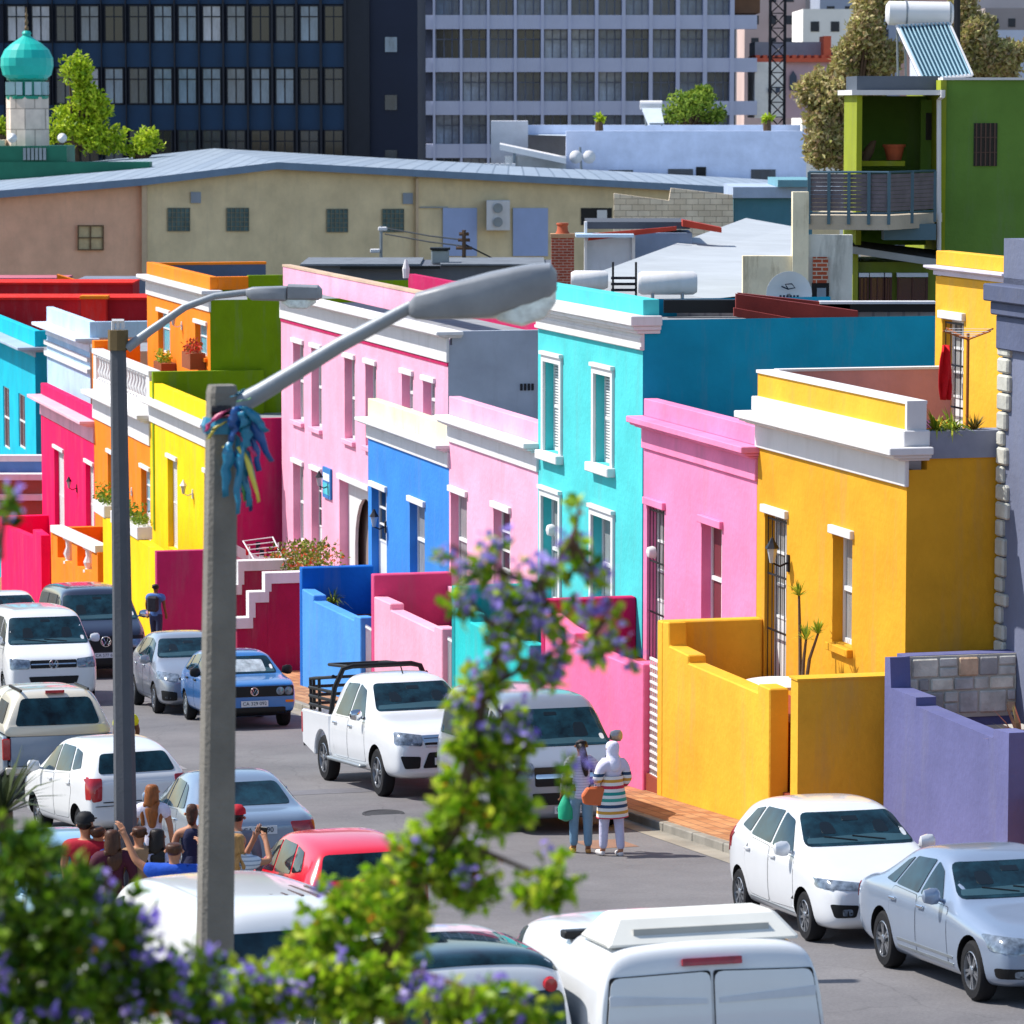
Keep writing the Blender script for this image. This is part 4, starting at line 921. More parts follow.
VAN = dict(w=1.90, wheels=(1.55, -1.45, .34), st=[
    (2.44, .34, .80, .84, .70, .6), (2.40, .24, .95, 1.0, .86, .74), (2.2, .2, 1.05, 1.12, .93, .8), (1.85, .2, 1.12, 1.24, .95, .84), (1.7, .2, 1.14, 1.32, .95, .83), (1.1, .2, 1.18, 1.84, .95, .75),
    (.95, .2, 1.18, 1.91, .95, .74), (.4, .2, 1.18, 1.95, .95, .74), (-.8, .2, 1.18, 1.96, .95, .74), (-2.0, .2, 1.18, 1.95, .95, .74), (-2.25, .22, 1.18, 1.90, .94, .72), (-2.38, .26, 1.15, 1.6, .92, .75), (-2.44, .34, 1.1, 1.2, .88, .72)],
    ws=[(-.84, 1.27), (.84, 1.27), (.72, 1.80), (-.72, 1.80)], rw=[(-.72, 1.2), (.72, 1.2), (.66, 1.78), (-.66, 1.78)],
    sidewin=[[(1.5, 1.24), (1.15, 1.68), (.75, 1.78), (.7, 1.24)], [(.6, 1.24), (.6, 1.8), (-.6, 1.8), (-.6, 1.24)], [(-.7, 1.24), (-.7, 1.8), (-2.1, 1.78), (-2.15, 1.24)]],
    doors=[[(1.7, .4), (1.55, 1.18), (.65, 1.18), (.65, .35)], [(.6, .35), (.6, 1.18), (-.62, 1.18), (-.62, .35)]], hz=1.05, mirror=(1.4, 1.3),
    front=[('*headlight', [(.48, .98), (.88, 1.02), (.88, .80), (.50, .80)], LENS), ('grille', [(-.48, .97), (.48, .97), (.48, .81), (-.48, .81)], BLACK), ('grille_bar', [(-.47, .90), (.47, .90), (.47, .88), (-.47, .88)], CHROME),
           ('air_intake', [(-.52, .64), (.52, .64), (.46, .48), (-.46, .48)], BLACK)],
    rear=[('*tail_lamp', [(.76, 1.15), (.88, 1.15), (.88, .8), (.76, .8)], REDL)], pf=.36, pr=.7, roundel=(.89, .09, 1))
OLDVAN = dict(VAN, front=[('*headlight', [(.5, .86), (.84, .86), (.84, .68), (.5, .68)], LENS), ('grille', [(-.84, .94), (.84, .94), (.84, .6), (-.84, .6)], BLACK), ('bumper', [(-.9, .5), (.9, .5), (.9, .25), (-.9, .25)], BLACK)], mm=CHROME, pf=.52, roundel=(.82, .11, 1))
H1 = dict(VAN, st=[(a, b, c, d+(.0 if d < 1.5 else .06), e, f) for a, b, c, d, e, f in VAN['st']], roundel=None,
    front=[('*headlight', [(.55, 1.06), (.88, 1.12), (.88, .86), (.60, .82)], LENS), ('grille', [(-.55, 1.0), (.55, 1.0), (.55, .72), (-.55, .72)], BLACK), ('grille_bar', [(-.54, .9), (.54, .9), (.54, .84), (-.54, .84)], CHROME),
           ('air_intake', [(-.6, .62), (.6, .62), (.55, .44), (-.55, .44)], BLACK)], pf=.36, hm=CHROME)
def at(x, y, side=0):
    """point of the road seen at a photo pixel -> (u, v)"""
    d = ray(x, y); A = S(d); t = (5.584-ZC)/(A[2]-.08*A[0]); return A[0]*t, A[1]*t
PW = paint('white', 'd8dadc'); PSIL = paint('silver_blue', '8897ac', .35, .32); PSIL2 = paint('silver', '8f959f', .45, .32); PBLUE = paint('mid_blue', '2a6cae', .2); PNAVY = paint('navy', '14182c'); PRED = paint('red', 'd8142c'); PGREY = paint('grey_blue', '7d8da0', .4, .3); PBEIGE = paint('pearl_beige', 'cfc8b6', .2, .35); PSKY = paint('sky', '8fb8d2', .2)
def ctr(v, D): return uD(D, v), v
# right-hand row (fronts to the camera)
u, v = at(808, 941); HU = u-1.13; r, b, bv = car('white hatchback parked beside the mustard garden wall, dark fog lamp surrounds', HU, v+.78, True, HATCH, PW, plate='CA 419 308', wheel='multi'); cowl_wiper(r, bv, 1, 1.1, .6)
u, v = at(977, 1001); r, b, bv = car('pale silver blue sedan with five spoke wheels cut off by the right edge', u-1.5, v+.80, True, SEDAN, PSIL, plate='CA 880 145'); cowl_wiper(r, bv, 1, 1.02, .6)
u, v = at(226, 727); r, b, bv = car('blue boxy hatchback with round headlamps beside the maroon garden wall', u-1.12+.1, at(284, 728)[1]-.62, True, GOLF, PBLUE, plate='CA 329 092', wheel='steel', sc=1.07)
for y in (.5, .66):
    for sg in (1, -1):
        h = bv.ray_cast(Vector((6, sg*y, .72)), Vector((-1, 0, 0))); x = h[0].x; MB().lathe([(.078, x-.02), (.078, x+.02), (.06, x+.026), (.001, x+.03)], (0, sg*y, .72), 16, 'x').obj('headlight', LENS, r, smooth=True)
patch(bv, [(-.5, 1.03), (.45, 1.03), (.42, 1.24), (-.44, 1.26)], 'x', 1, .012).obj('sun_screen', mat('sun_screen', 'b9c4c8', .3, .3, var=.6, scale=5, bump=0), r)
u, v = at(160, 712); r, b, bv = car('silver hatchback parked behind the blue one, partly hidden by the near post', u-1.0+.1, v+.72, True, I20, PSIL2, plate='', wheel='multi', sc=1.08)
uu = uD(100, 15); car('dark navy minibus parked below the orange front wall', uu, 14.9, True, OLDVAN, PNAVY, 'minibus', 'minibus', plate='CA 577 610', wheel='steel', sc=1.12)
uu = uD(113, 15.8); car('white car at the far left behind the navy minibus', uu, 14.6, True, HATCH, PW, plate='', wheel='steel')
u, v = at(52, 706); r, b, bv = car('white passenger van driving up the middle of the street', u-2.2, v, True, VAN, PW, 'van', 'passenger_van', plate='CA 438 876', wheel='steel', sc=1.08); cowl_wiper(r, bv, 1, 1.28, .7)
u, v = at(450, 800); r, b, bv = car('silver minibus behind the flowering branch and the two women', uD(59.8, 16)-2.2, 15.88, True, H1, PSIL2, 'minibus', 'minibus', plate='CA 602 733')
# left-hand row (tails to the camera)
r, b, bv = car('small white hatchback with tall red tail lamps beside the far lamp post', uD(61.2, 9.4), 9.3, False, ATOS, PW, plate='CA 615 228', wheel='multi', yaw=.14, sc=.98)
for z, s, y, t in ((.9, .05, .48, 'i10'), ): pass
car('grey blue sedan in front of the small white hatchback', uD(55.6, 10.2), 10.1, False, SEDAN, PGREY, plate='CA 77 190', yaw=.02)
r, b, bv = car('bright red hatchback nearest the group of people', uD(47.4, 9.9), 9.85, False, ATOS, PRED, plate='CA 540 771', yaw=.05, sc=.92)
for sg in (1, -1): pass
r, b, bv = car('sky blue hatchback mostly hidden by the bush at the lower left', uD(46, 6.6), 6.6, True, HATCH, PSKY, plate='', yaw=.25)
# white van with roof ribs
r, b, bv = car('white van with ribbed roof between the two flowering bushes', uD(37.6, 6.8), 6.85, False, dict(VAN, sidewin=[VAN['sidewin'][0]], rw=[(-.7, 1.45), (.7, 1.45), (.64, 1.74), (-.64, 1.74)]), PW, 'van', 'panel_van', wheel='steel', yaw=.1)
rb = MB()
for i in range(5): rb.box(-2.0+.1*i, -1.1+.1*i, -.5+i*.12, -.47+i*.12, 1.93, 1.985)
rb.obj('roof_rib', mat('brown_rib', '5a4a48', .7), r)
# minibus with round high lamp
MINI = dict(VAN, w=1.75, rw=[(-.74, .95), (.74, .95), (.70, 1.80), (-.70, 1.80)], rear=[], st=[(a, b, c, d+(.0 if d < 1.5 else .1), e*.93, f*.97) for a, b, c, d, e, f in VAN['st']])
r, b, bv = car('pale minibus with dark tailgate glass and a round red high lamp', uD(31.7, 7.3), 7.35, False, xscale(MINI, .72), PW, 'minibus', 'minibus', wheel='steel'); r.scale = (1, 1, 1.06)
patch(bv, [(-1.6, -.70), (-1.6, .70), (-.35, .68), (-.35, -.68)], 'z', 1, .008, .08, .1).obj('glass_roof', CARGLASS, r, smooth=True)
h = bv.ray_cast(Vector((-6, -.6, 1.84)), Vector((1, 0, 0)))
if h[0]: MB().lathe([(.001, h[0].x-.05), (.05, h[0].x-.045), (.06, h[0].x)], (0, -.6, 1.84), 16, 'x').obj('high_lamp', REDL, r, smooth=True)
# nearest white van with roof unit
BIG = dict(w=2.0, wheels=(1.7, -1.6, .35), st=[
    (2.6, .34, .9, .95, .8, .65), (2.5, .25, 1.05, 1.1, .95, .8), (2.0, .25, 1.2, 1.35, 1.0, .85), (1.85, .25, 1.22, 1.45, 1.0, .85), (1.25, .25, 1.28, 1.96, 1.0, .82), (1.1, .25, 1.28, 2.02, 1.0, .82), (.5, .25, 1.28, 2.07, 1.0, .83),
    (-1.0, .25, 1.28, 2.08, 1.0, .84), (-2.45, .25, 1.28, 2.07, 1.0, .84), (-2.56, .26, 1.28, 2.03, .99, .83), (-2.62, .28, 1.26, 1.92, .97, .86), (-2.66, .32, 1.2, 1.4, .95, .9)],
    ws=[(-.88, 1.42), (.88, 1.42), (.78, 1.92), (-.78, 1.92)], sidewin=[[(1.6, 1.36), (1.3, 1.9), (.9, 1.98), (.85, 1.36)]], doors=[[(1.8, .45), (1.7, 1.3), (.8, 1.3), (.8, .4)]], hz=1.1, mirror=(1.5, 1.4), pr=.8,
    rear=[('*door_gap', [(.012, 1.90), (.82, 1.88), (.90, 1.2), (.9, .5), (.012, .5)], BLACK)])
BIG = xscale(BIG, .72)
r, b, bv = car('large white panel van with a boxy roof unit, nearest vehicle at the bottom edge', uD(30.6, 9.2)-1.5, 9.15, False, BIG, PW, 'van', 'panel_van', wheel='steel'); r.scale = (1, 1.0, 1.075)
for sg in (1, -1):
    d = [(sg*.016, 1.892), (sg*.81, 1.872), (sg*.892, 1.2), (sg*.892, .51), (sg*.016, .51)]
    dr = patch(bv, d, 'x', -1, .022, .08, .07).obj('rear_door', PW, r, smooth=True)
    for z in (1.7, 1.4): patch(bv, [(sg*.05, z), (sg*.83, z+.05), (sg*.83, z-.02), (sg*.05, z-.035)], 'x', -1, .03, .08, .01).obj('pressing', mat('van_shadow_line', 'cfd3d8', .4, bump=0), dr)
patch(bv, [(-.24, 1.985), (.24, 1.985), (.24, 1.935), (-.24, 1.935)], 'x', -1, .04, .05, .01).obj('brake_lamp', REDL, r)
x0 = -2.4
rb = MB(); i = 0
prof = [(-1.72, -.8, 2.07), (-1.72, .8, 2.07), (-.9, .8, 2.07), (-.9, -.8, 2.07), (-1.5, -.64, 2.27), (-1.5, .64, 2.27), (-1.05, .62, 2.27), (-1.05, -.62, 2.27)]
rb.v += prof
for f in ((0, 1, 2, 3), (4, 5, 6, 7), (0, 1, 5, 4), (1, 2, 6, 5), (2, 3, 7, 6), (3, 0, 4, 7)): rb.f.append(f); rb.m.append(0)
ru = rb.obj('roof_unit', mat('unit_white', 'd9d8d0', .5, var=.08, bump=0), r, bevel=.03)
MB().box(-1.64, -1.6, -.55, .55, 2.13, 2.19).obj('vent_strip', mat('unit_grey', 'aaaaa4', .5, bump=0), ru)
MB().box(-.75, -.6, .62, .86, 2.03, 2.09).obj('roof_hatch', BLACK, r, bevel=.01)
# ---- pickup with black roll cage
def pickup(label, u, v, front, paintm, canopy=False, yaw=0, plate='', bedcol=None, sc=1):
    hw = .925; st = [(2.62, .45, .78, .84, .7, .6), (2.56, .34, .9, 1.0, .86, .74), (2.3, .3, 1.0, 1.12, .92, .78), (1.75, .3, 1.06, 1.2, .93, .8), (1.2, .3, 1.1, 1.26, .93, .8), (1.1, .3, 1.1, 1.32, .93, .78), (.5, .3, 1.12, 1.72, .93, .64),
        (.35, .3, 1.12, 1.78, .93, .63), (-.3, .3, 1.12, 1.81, .93, .63), (-.78, .3, 1.12, 1.78, .93, .63), (-.92, .3, 1.12, 1.68, .93, .65), (-.98, .3, 1.1, 1.2, .93, .8), (-1.02, .32, 1.08, 1.12, .9, .8)]
    spec = dict(w=1.85, wheels=(1.62, -1.47, .38), st=st, ws=[(-.74, 1.30), (.74, 1.30), (.6, 1.70), (-.6, 1.70)],
        sidewin=[[(.9, 1.16), (.48, 1.6), (.12, 1.68), (.1, 1.16)], [(.02, 1.16), (.04, 1.68), (-.55, 1.66), (-.72, 1.16)]], doors=[[(1.05, .5), (1.0, 1.12), (.07, 1.14), (.07, .48)], [(.05, .48), (.05, 1.14), (-.78, 1.13), (-.8, .7), (-.68, .48)]], hz=1.02, hm=CHROME, mirror=(.82, 1.18), mm=CHROME,
        front=[('*headlight', [(.42, 1.0), (.82, 1.06), (.86, .88), (.46, .84)], LENS), ('grille', [(-.45, 1.0), (.45, 1.0), (.40, .82), (-.40, .82)], CHROME), ('*grille_slot', [(.01, .96), (.42, .96), (.42, .93), (.01, .93)], BLACK), ('grille_slot', [(-.4, .89), (.4, .89), (.4, .86), (-.4, .86)], BLACK),
               ('*fog_lamp_housing', [(.48, .68), (.8, .70), (.74, .5), (.5, .5)], BLACK), ('*fog_lamp', [(.54, .65), (.68, .65), (.68, .54), (.54, .54)], LENS), ('air_intake', [(-.35, .74), (.35, .74), (.45, .5), (-.45, .5)], BLACK)], pf=.6, roundel=None)
    root, body, bv = car(label, u, v, front, spec, paintm, 'pickup', 'pickup_truck', yaw=yaw, plate=plate if front else '', sc=sc)
    bd = MB(); x1, x0 = -1.0, -2.62
    pr = [(x1, .62), (-1.02-.0, .62)]
    def wallp(y0, y1):
        n = 14; arc = [(-1.47+.44*math.cos(math.pi*i/n), .40+.44*math.sin(math.pi*i/n)) for i in range(n+1)]
        poly = [(x1, .5)]+arc+[(x0, .55), (x0-.04, 1.08), (x0, 1.12), (x1, 1.12)]
        bd.prism(poly, lambda a, b, d: (a, d, b), y0, y1)
    wallp(.84, .93); wallp(-.93, -.84); bd.box(x0+.02, x1, -.839, .839, .62, .7); bd.box(x1-.05, x1-.005, -.839, .839, .7, 1.115)
    o = bd.obj('load_bed', bedcol or paintm, root, bevel=.02)
    tg = MB().box(x0-.04, x0+.019, -.80, .80, .6, 1.11).obj('tailgate', bedcol or paintm, root, bevel=.015)
    MB().box(x0-.12, x0-.041, -.9, .9, .48, .6).obj('rear_bumper', CHROME if not canopy else paintm, root, bevel=.02)
    for sg in (1, -1): MB().box(x0-.05, x0+.05, *sorted((sg*.80, sg*.935)), .72, 1.08).obj('tail_lamp', REDL, root, bevel=.015)
    for sg in (1, -1): MB().box(-.95, .95, *sorted((sg*.86, sg*1.0)), .40, .46).obj('side_step', STEEL, root, bevel=.02)
    if not canopy:
        c = MB(); T = .028
        for z, yy in ((1.2, .82), (1.34, .82), (1.48, .82), (1.62, .80)):
            c.tube([(-1.1, -yy, z+.12 if z > 1.6 else z), (-1.2, -yy, z+.1 if z > 1.6 else z), (-2.5, -yy, z), (-2.6, -yy+.12, z), (-2.6, yy-.12, z), (-2.5, yy, z), (-1.2, yy, z+.1 if z > 1.6 else z), (-1.1, yy, z+.12 if z > 1.6 else z)], T, 7)
        for x, yy in ((-2.58, .72), (-2.5, .8), (-1.9, .82)):
            for sg in (1, -1): c.tube([(x, sg*yy, 1.1), (x, sg*yy, 1.64)], T, 7)
        c.tube([(-1.1, -.86, 1.1), (-1.05, -.8, 1.55), (-1.0, -.66, 1.86), (-.98, -.5, 1.9), (-.98, .5, 1.9), (-1.0, .66, 1.86), (-1.05, .8, 1.55), (-1.1, .86, 1.1)], .045, 8)
        c.tube([(-1.1, -.5, 1.88), (-2.4, -.5, 1.85), (-2.55, -.4, 1.84), (-2.55, .4, 1.84), (-2.4, .5, 1.85), (-1.1, .5, 1.88)], T, 7)
        c.obj('roll_cage', BLACK, root, smooth=True)
        MB().tube([(.2, 0, 1.8), (.08, 0, 1.93)], .012, 5).obj('antenna', BLACK, root)
    else:
        s = [(-.9, 1.1, 1.3, 1.76, .9, .66), (-1.1, 1.1, 1.3, 1.84, .9, .66), (-2.2, 1.1, 1.3, 1.84, .9, .66), (-2.4, 1.1, 1.3, 1.80, .9, .66), (-2.62, 1.1, 1.3, 1.4, .9, .8), (-2.68, 1.1, 1.18, 1.22, .88, .8)]
        o, b2 = shell('canopy', s, paintm, root, None, .9)
        patch(b2, [(-.72, 1.28), (.72, 1.28), (.58, 1.72), (-.58, 1.72)], 'x', -1, .01, .09, .08).obj('rear_window', CARGLASS, root, smooth=True)
        for sg in (1, -1): patch(b2, [(-1.1, 1.3), (-1.1, 1.66), (-2.1, 1.64), (-2.25, 1.3)], 'y', sg, .01).obj('side_window', CARGLASS, root, smooth=True)
        MB().box(-2.42, -2.36, -.16, .16, 1.80, 1.845).obj('brake_lamp', REDL, root)
        for sg in (1, -1): MB().box(-2.4, -.9, *sorted((sg*.55, sg*.58)), 1.83, 1.87).obj('roof_rail', BLACK, root)
    return root
u, v = at(387, 795); pickup('white double cab pickup with a black tube frame over its load bed', u-1.62, v+.64, True, PW, plate='CA 209 364', yaw=.07, sc=1.06)
pickup('pearl beige pickup with a canopy over its grey load bed at the left edge', uD(68.8, 9.4), 9.35, False, PBEIGE, True, bedcol=PGREY)
# ================================================================ BACKGROUND (world frame, distances in metres from the photographer)
def fb(mb, x0, x1, yt, yb, D, dep=8, m=None):
    a, b = pD(x0, yt, D), pD(x1, yb, D); mb.box(a.x, b.x, D, D+dep, b.z, a.z, m); return mb
Dw = 200
def fbw(mb, x0, x1, yt, yb, D, dep=.3, m=None):
    off = D-Dw; P_ = []
    for dd in (off, off+dep):
        for x, y in ((x0, yb), (x1, yb), (x1, yt), (x0, yt)): q = pD(x, y, Dp(x)); P_.append((q.x, q.y+dd, q.z))
    i = len(mb.v); mb.v += P_; mm = mb.k if m is None else m
    for f in ((0, 1, 2, 3), (7, 6, 5, 4), (0, 4, 5, 1), (1, 5, 6, 2), (2, 6, 7, 3), (3, 7, 4, 0)): mb.f.append(tuple(i+k for k in f)); mb.m.append(mm)
    return mb
def wthing(name, label, cat, x, y, D, group=None):
    p = pD(x, y, D); return thing(name, label, cat, (p.x, p.y, p.z), 'W', group)
GB = -9.6
# ---- dark blue office tower
D = 270; t = wthing('office_tower', 'dark navy blue office tower with blue panels filling the top left', 'tower', 200, 200, D)
NAVYW = mat('tower_navy', '1b2338', .6, var=.15, scale=.2, bump=.1); PANEL = mat('tower_panel', '11395c', .45, var=.15, scale=.5, bump=0); MULL = mat('tower_mullion', '20242f', .5, bump=0)
a, b = pD(-120, -150, D), pD(418, 200, D)
MB().box(a.x, b.x, D, D+25, GB, a.z).obj('wall', NAVYW, t)
sp = MB(); 
for yt, yb in ((-60, 4), (43, 67), (105, 130), (158, 200)): fb(sp, -100, 346, yt, yb, D-.15, .14)
sp.obj('spandrel_panels', PANEL, t)
ml = MB()
for i in range(-4, 15): fb(ml, 1.5+24.4*i, 5.5+24.4*i, -100, 200, D-.6, .6)
fb(ml, 346, 370, -100, 200, D-.35, .3)
ml.obj('mullions', MULL, t); ml = None
rr = random.Random(5); TG = [mat('tower_glass%d' % i, c, .15, var=.5, scale=1.2, bump=0, spec=.8, stretch=(1.2, 1, .3)) for i, c in enumerate(('2c3a4a', '7d93a8', '141a24', 'b8bcc8', '44505e', '74808e'))]  # pane tints put reflections and curtains into the colour
WM = []
for k in range(len(TG)):
    m = MB(); 
    w, h = 19*D/4000, 36*D/4000
    m.box(-w/2, w/2, .0, .02, -h/2, h/2, m=0)
    for xx in (-w/2, -.04, w/2-.08): m.box(xx, xx+.08, -.06, 0, -h/2, h/2, m=1)
    for zz in (-h/2, h*.17, h/2-.08): m.box(-w/2, w/2, -.055, -.001, zz, zz+.08, m=1)
    m.base = (0, 0, 0); o = m.obj('window', [TG[k], MULL]); WM.append(o.data); bpy.data.objects.remove(o)
def addwin(t, x, y, D, k, WMS):
    p = pD(x, y, D); o = bpy.data.objects.new('window', WMS[k]); COL.objects.link(o); o.parent = t; o.location = Vector((p.x, p.y, p.z))-Vector(BASE[t.name])
for y in (23.5, 86, 148):
    for i in range(14): addwin(t, 16.5+24.4*i, y, D-.2, rr.choice([0, 1, 1, 2, 3, 3, 4, 5]) if y < 140 else rr.choice([2, 4, 0]), WM)
for y in (45, 103, 158): addwin_p = fb(MB(), 385, 397, y-8, y+7, D-.1, .1).obj('window', TG[0 if y > 50 else 1], t)
# ---- grey office block
D = 330; t = wthing('office_block', 'pale grey office block with long bands of windows and balconies', 'office block', 580, 170, D)
GREYP = mat('office_grey', 'c9cce0', .8, var=.08, scale=.3, bump=0); DKG = mat('office_recess', '3c4452', .6, bump=0)
a, b = pD(419, -60, D), pD(735, 200, D); MB().box(a.x, b.x, D+.6, D+20, GB, a.z+3).obj('core', DKG, t)
for yt, yb in ((-28, -14), (15, 29), (58, 72), (101, 115), (144, 158)): fb(MB(), 416, 757, yt, yb, D-1.2, 1.6).obj('spandrel', GREYP, t)
cl = [418]+[434+27.1*i for i in range(12)]
for x in cl[1:]: fb(MB(), x-1.4, x+1.4, -60, 200, D-1.3, 1.8).obj('column', GREYP, t)
WM2 = []
for k, c in enumerate(('46586e', '7c90a6', '28323f', 'bcc8d4')):
    m = MB(); w, h = 24*D/4000, 29*D/4000; gm = mat('block_glass%d' % k, c, .15, var=.6, scale=.8, bump=0, spec=.8)  # glass tints differ, the paler ones have reflections put into the colour
    m.box(-w/2, w/2, 0, .02, -h/2, h/2, m=0)
    for xx in (-w/2, -w/6, w/6, w/2-.1): m.box(xx, xx+.1, -.06, 0, -h/2, h/2, m=1)
    for zz in (h*.12,): m.box(-w/2, w/2, -.055, -.001, zz, zz+.1, m=1)
    m.base = (0, 0, 0); o = m.obj('window', [gm, mat('block_frame', '8d93a0', .5, bump=0)]); WM2.append(o.data); bpy.data.objects.remove(o)
for y in (.5, 43.5, 86.5, 129.5, 173):
    for i in range(11): addwin(t, 447.5+27.1*i, y, D+.5, rr.choice([0, 0, 1, 1, 2, 3]), WM2)
fb(MB(), 734, 760, -4, 13, D-.5, 8).obj('plant_room', mat('rust_brown', '7a5a44', .9), t)
# ---- far city
cb_ = MB()
blocks = [(700, 770, -30, 60, 640, 'd8ccc4'), (745, 805, -40, 70, 600, 'c4aca4'), (803, 862, 9, 60, 520, 'f2eee6'), (770, 870, -40, 40, 660, 'a8a09c'), (860, 985, -40, 40, 700, 'bca49c'), (925, 1060, 30, 90, 540, 'c8cede'), (960, 1060, -40, 90, 690, 'd8ccc8'), (820, 900, -5, 40, 580, '98a0b0'), (985, 1060, 8, 40, 620, 'a89c98'), (380, 480, -60, 150, 560, '9a9ca6'), (-200, 300, -60, 150, 700, '8f8f9a'), (1050, 1300, -30, 150, 640, 'a29a94'), (-600, -180, -20, 150, 600, '9a9a9a')]
for i, (x0, x1, yt, yb, D, c) in enumerate(blocks):
    lab = ['buff block far behind the lattice mast', 'brick red block behind the lattice mast', 'white block with three rows of small dark windows, left of the olive tree', 'dark red block above the white one', 'brown block behind the crown of the olive tree', 'low blue grey block right of the olive tree', 'beige block at the top right corner', 'slate grey block between the white one and the olive tree', 'rust red block at the right edge', 'grey block behind the two office buildings', 'tall grey block behind the navy tower', 'beige block outside the right edge', 'grey block outside the left edge'][i]
    t = wthing('distant_building', lab, 'building', (x0+x1)/2, yb, D, 'distant buildings'); a, b = pD(x0, yt, D), pD(x1, yb, D)
    MB().box(a.x, b.x, D, D+20, GB, a.z).obj('wall', mat('far_'+c, c, .9, var=.15, scale=.1, bump=0), t)
    fl = 3.3; z = a.z-1.6; n = 0; W_ = mat('far_window', '2e323a', .3, bump=0)
    while z > b.z and n < 5:
        x = a.x+1
        while x+1.2 < b.x and n < 5: 
            MB().box(x, x+1.1, D-.08, D-.01, z-1.3, z).obj('window', W_, t); x += 2.6
        z -= fl; n += 1
# ---- church
D = 330; t = wthing('church', 'mauve church with red battlements and pointed windows behind the lattice mast', 'church', 800, 110, D)
CH = mat('church_wall', 'd4b4ba', .9, var=.1, scale=.3, bump=0); CR = mat('church_red', 'e06a4c', .8, bump=0); CW = mat('church_white', 'f4eee4', .8, bump=0)
fb(MB(), 783, 835, 60, 118, D, 10).obj('nave', CH, t); fb(MB(), 755, 783, 62, 118, D-1, 10).obj('annex', CW, t)
m = MB(); 
for i in range(11): fb(m, 756+i*7.3, 760+i*7.3, 55, 58, D-.4, 10.6)
fb(m, 755, 835, 58, 62, D-.5, 11); m.obj('battlement', CR, t); fb(MB(), 824, 831, 36, 62, D-.2, 5).obj('gable', CR, t)
m = MB(); a, b = pD(755, 38, D+3), pD(828, 56, D+3); fb(m, 755, 826, 42, 57, D+3, 8); m.obj('roof', mat('church_roof', 'b0b0b8', .8, bump=0), t)
for x in (793, 817):
    p, q = pD(x-3.5, 72, D), pD(x+3.5, 90, D); w = q.x-p.x; c = (p.x+q.x)/2
    MB().prism([(p.x, q.z), (q.x, q.z), (q.x, p.z-w*.6), (c, p.z+.1), (p.x, p.z-w*.6)], lambda a, b, d: (a, d, b), D-.2, D-.05).obj('lancet_window', mat('church_glass', '4b5568', .3, bump=0), t)
for x in (770, 778, 802): fb(MB(), x-2, x+2, 88, 93, D-1.2, .15).obj('window', MATS['church_glass'], t)
# ---- lattice mast
D = 300; t = wthing('lattice_mast', 'dark steel lattice mast in front of the mauve church', 'mast', 778, 125, D)
m = MB(); p0, p1 = pD(770, 125, D), pD(786, -60, D); w = (p1.x-p0.x); zb = p0.z-6
for dx in (0, w):
    for dy in (0, w): m.box(p0.x+dx-.07, p0.x+dx+.07, D+dy-.07, D+dy+.07, zb, p1.z)
m.obj('legs', IRON, t); m = MB(); z = zb
while z < p1.z: m.tube([(p0.x, D, z), (p0.x+w, D, z+w)], .05, 4); m.tube([(p0.x+w, D, z), (p0.x, D, z+w)], .05, 4); m.box(p0.x, p0.x+w, D-.04, D+.04, z-.04, z+.04); z += w
m.obj('bracing', IRON, t)
# ---- trees
def leafcloud(mb, c, r, n, size, rng, up=.3, shellf=.55):
    for _ in range(n):
        d = Vector((rng.gauss(0, 1), rng.gauss(0, 1), rng.gauss(0, 1))).normalized(); k = shellf+(1-shellf)*rng.random() if rng.random() < .8 else rng.random()
        k *= 1+.18*math.sin(d.x*7+c[0])*math.cos(d.z*6+c[2])
        mb.leaf((c[0]+d.x*r[0]*k, c[1]+d.y*r[1]*k, c[2]+d.z*r[2]*k), size, rng, up)
def tree(label, x, ybase, D, clumps, cols, size, n, seed, cat='tree', group='trees in front of the city'):
    rng = random.Random(seed); p = pD(x, ybase, D); zb = GB if D > 150 else p.z
    t = thing('tree', label, cat, (p.x, p.y, zb), 'W', group); lf = MB(); tr = MB(); px = D/4000
    tr.tube([(p.x, D, zb), (p.x+.2, D, zb+(p.z-zb)*.6), (p.x, D, p.z)], [.5, .35, .25], 8)
    for (cx, cy, rx, ry) in clumps:
        q = pD(cx, cy, D); R_ = (rx*px, (rx+ry)/2*px, ry*px); k = int(n*rx*ry/900)
        dd = rng.uniform(-.6, .6)*rx*px
        for _ in range(7):
            d = Vector((rng.gauss(0, 1), rng.gauss(0, 1), rng.gauss(0, 1))).normalized()*.62
            c = (q.x+d.x*R_[0], q.y+dd+d.y*R_[1], q.z+d.z*R_[2]); leafcloud(lf, c, tuple(a*.6 for a in R_), k//6, size, rng)
            tr.tube([(p.x, D, min(p.z, c[2]-.2)), ((p.x+c[0])/2, (D+c[1])/2, (p.z+c[2])/2-.3), c], [.16, .1, .03], 5)
    lf.obj('crown', leafmat('leaf%d' % seed, cols), t, tri=True); tr.obj('trunk', TRUNK, t); return t
BG_ = ['7a9a18', 'aac422', 'd0da3a', '56780f']
tree('bright green tree behind the minaret', 75, 140, 240, [(75, 80, 16, 26), (85, 115, 22, 20), (100, 135, 28, 20), (62, 130, 20, 22), (92, 105, 20, 20)], BG_, .34, 2300, 31)
tree('small bright green tree right of the minaret tree', 145, 155, 238, [(150, 143, 15, 13), (130, 150, 14, 8)], BG_, .32, 2300, 32)
tree('small bright green tree at the left edge behind the minaret', 2, 135, 240, [(2, 127, 10, 10)], BG_, .32, 2300, 33)
tree('pine tree on the roof line of the white building', 692, 125, 262, [(690, 106, 24, 15), (702, 96, 14, 10), (676, 114, 16, 9), (712, 115, 14, 9)], ['5f8028', '84a034', 'a4b444', '44601e'], .3, 3200, 34)
OL = ['a0a058', 'c0b474', 'd4c494', '8f9450', 'bc9c7c', '70783e']
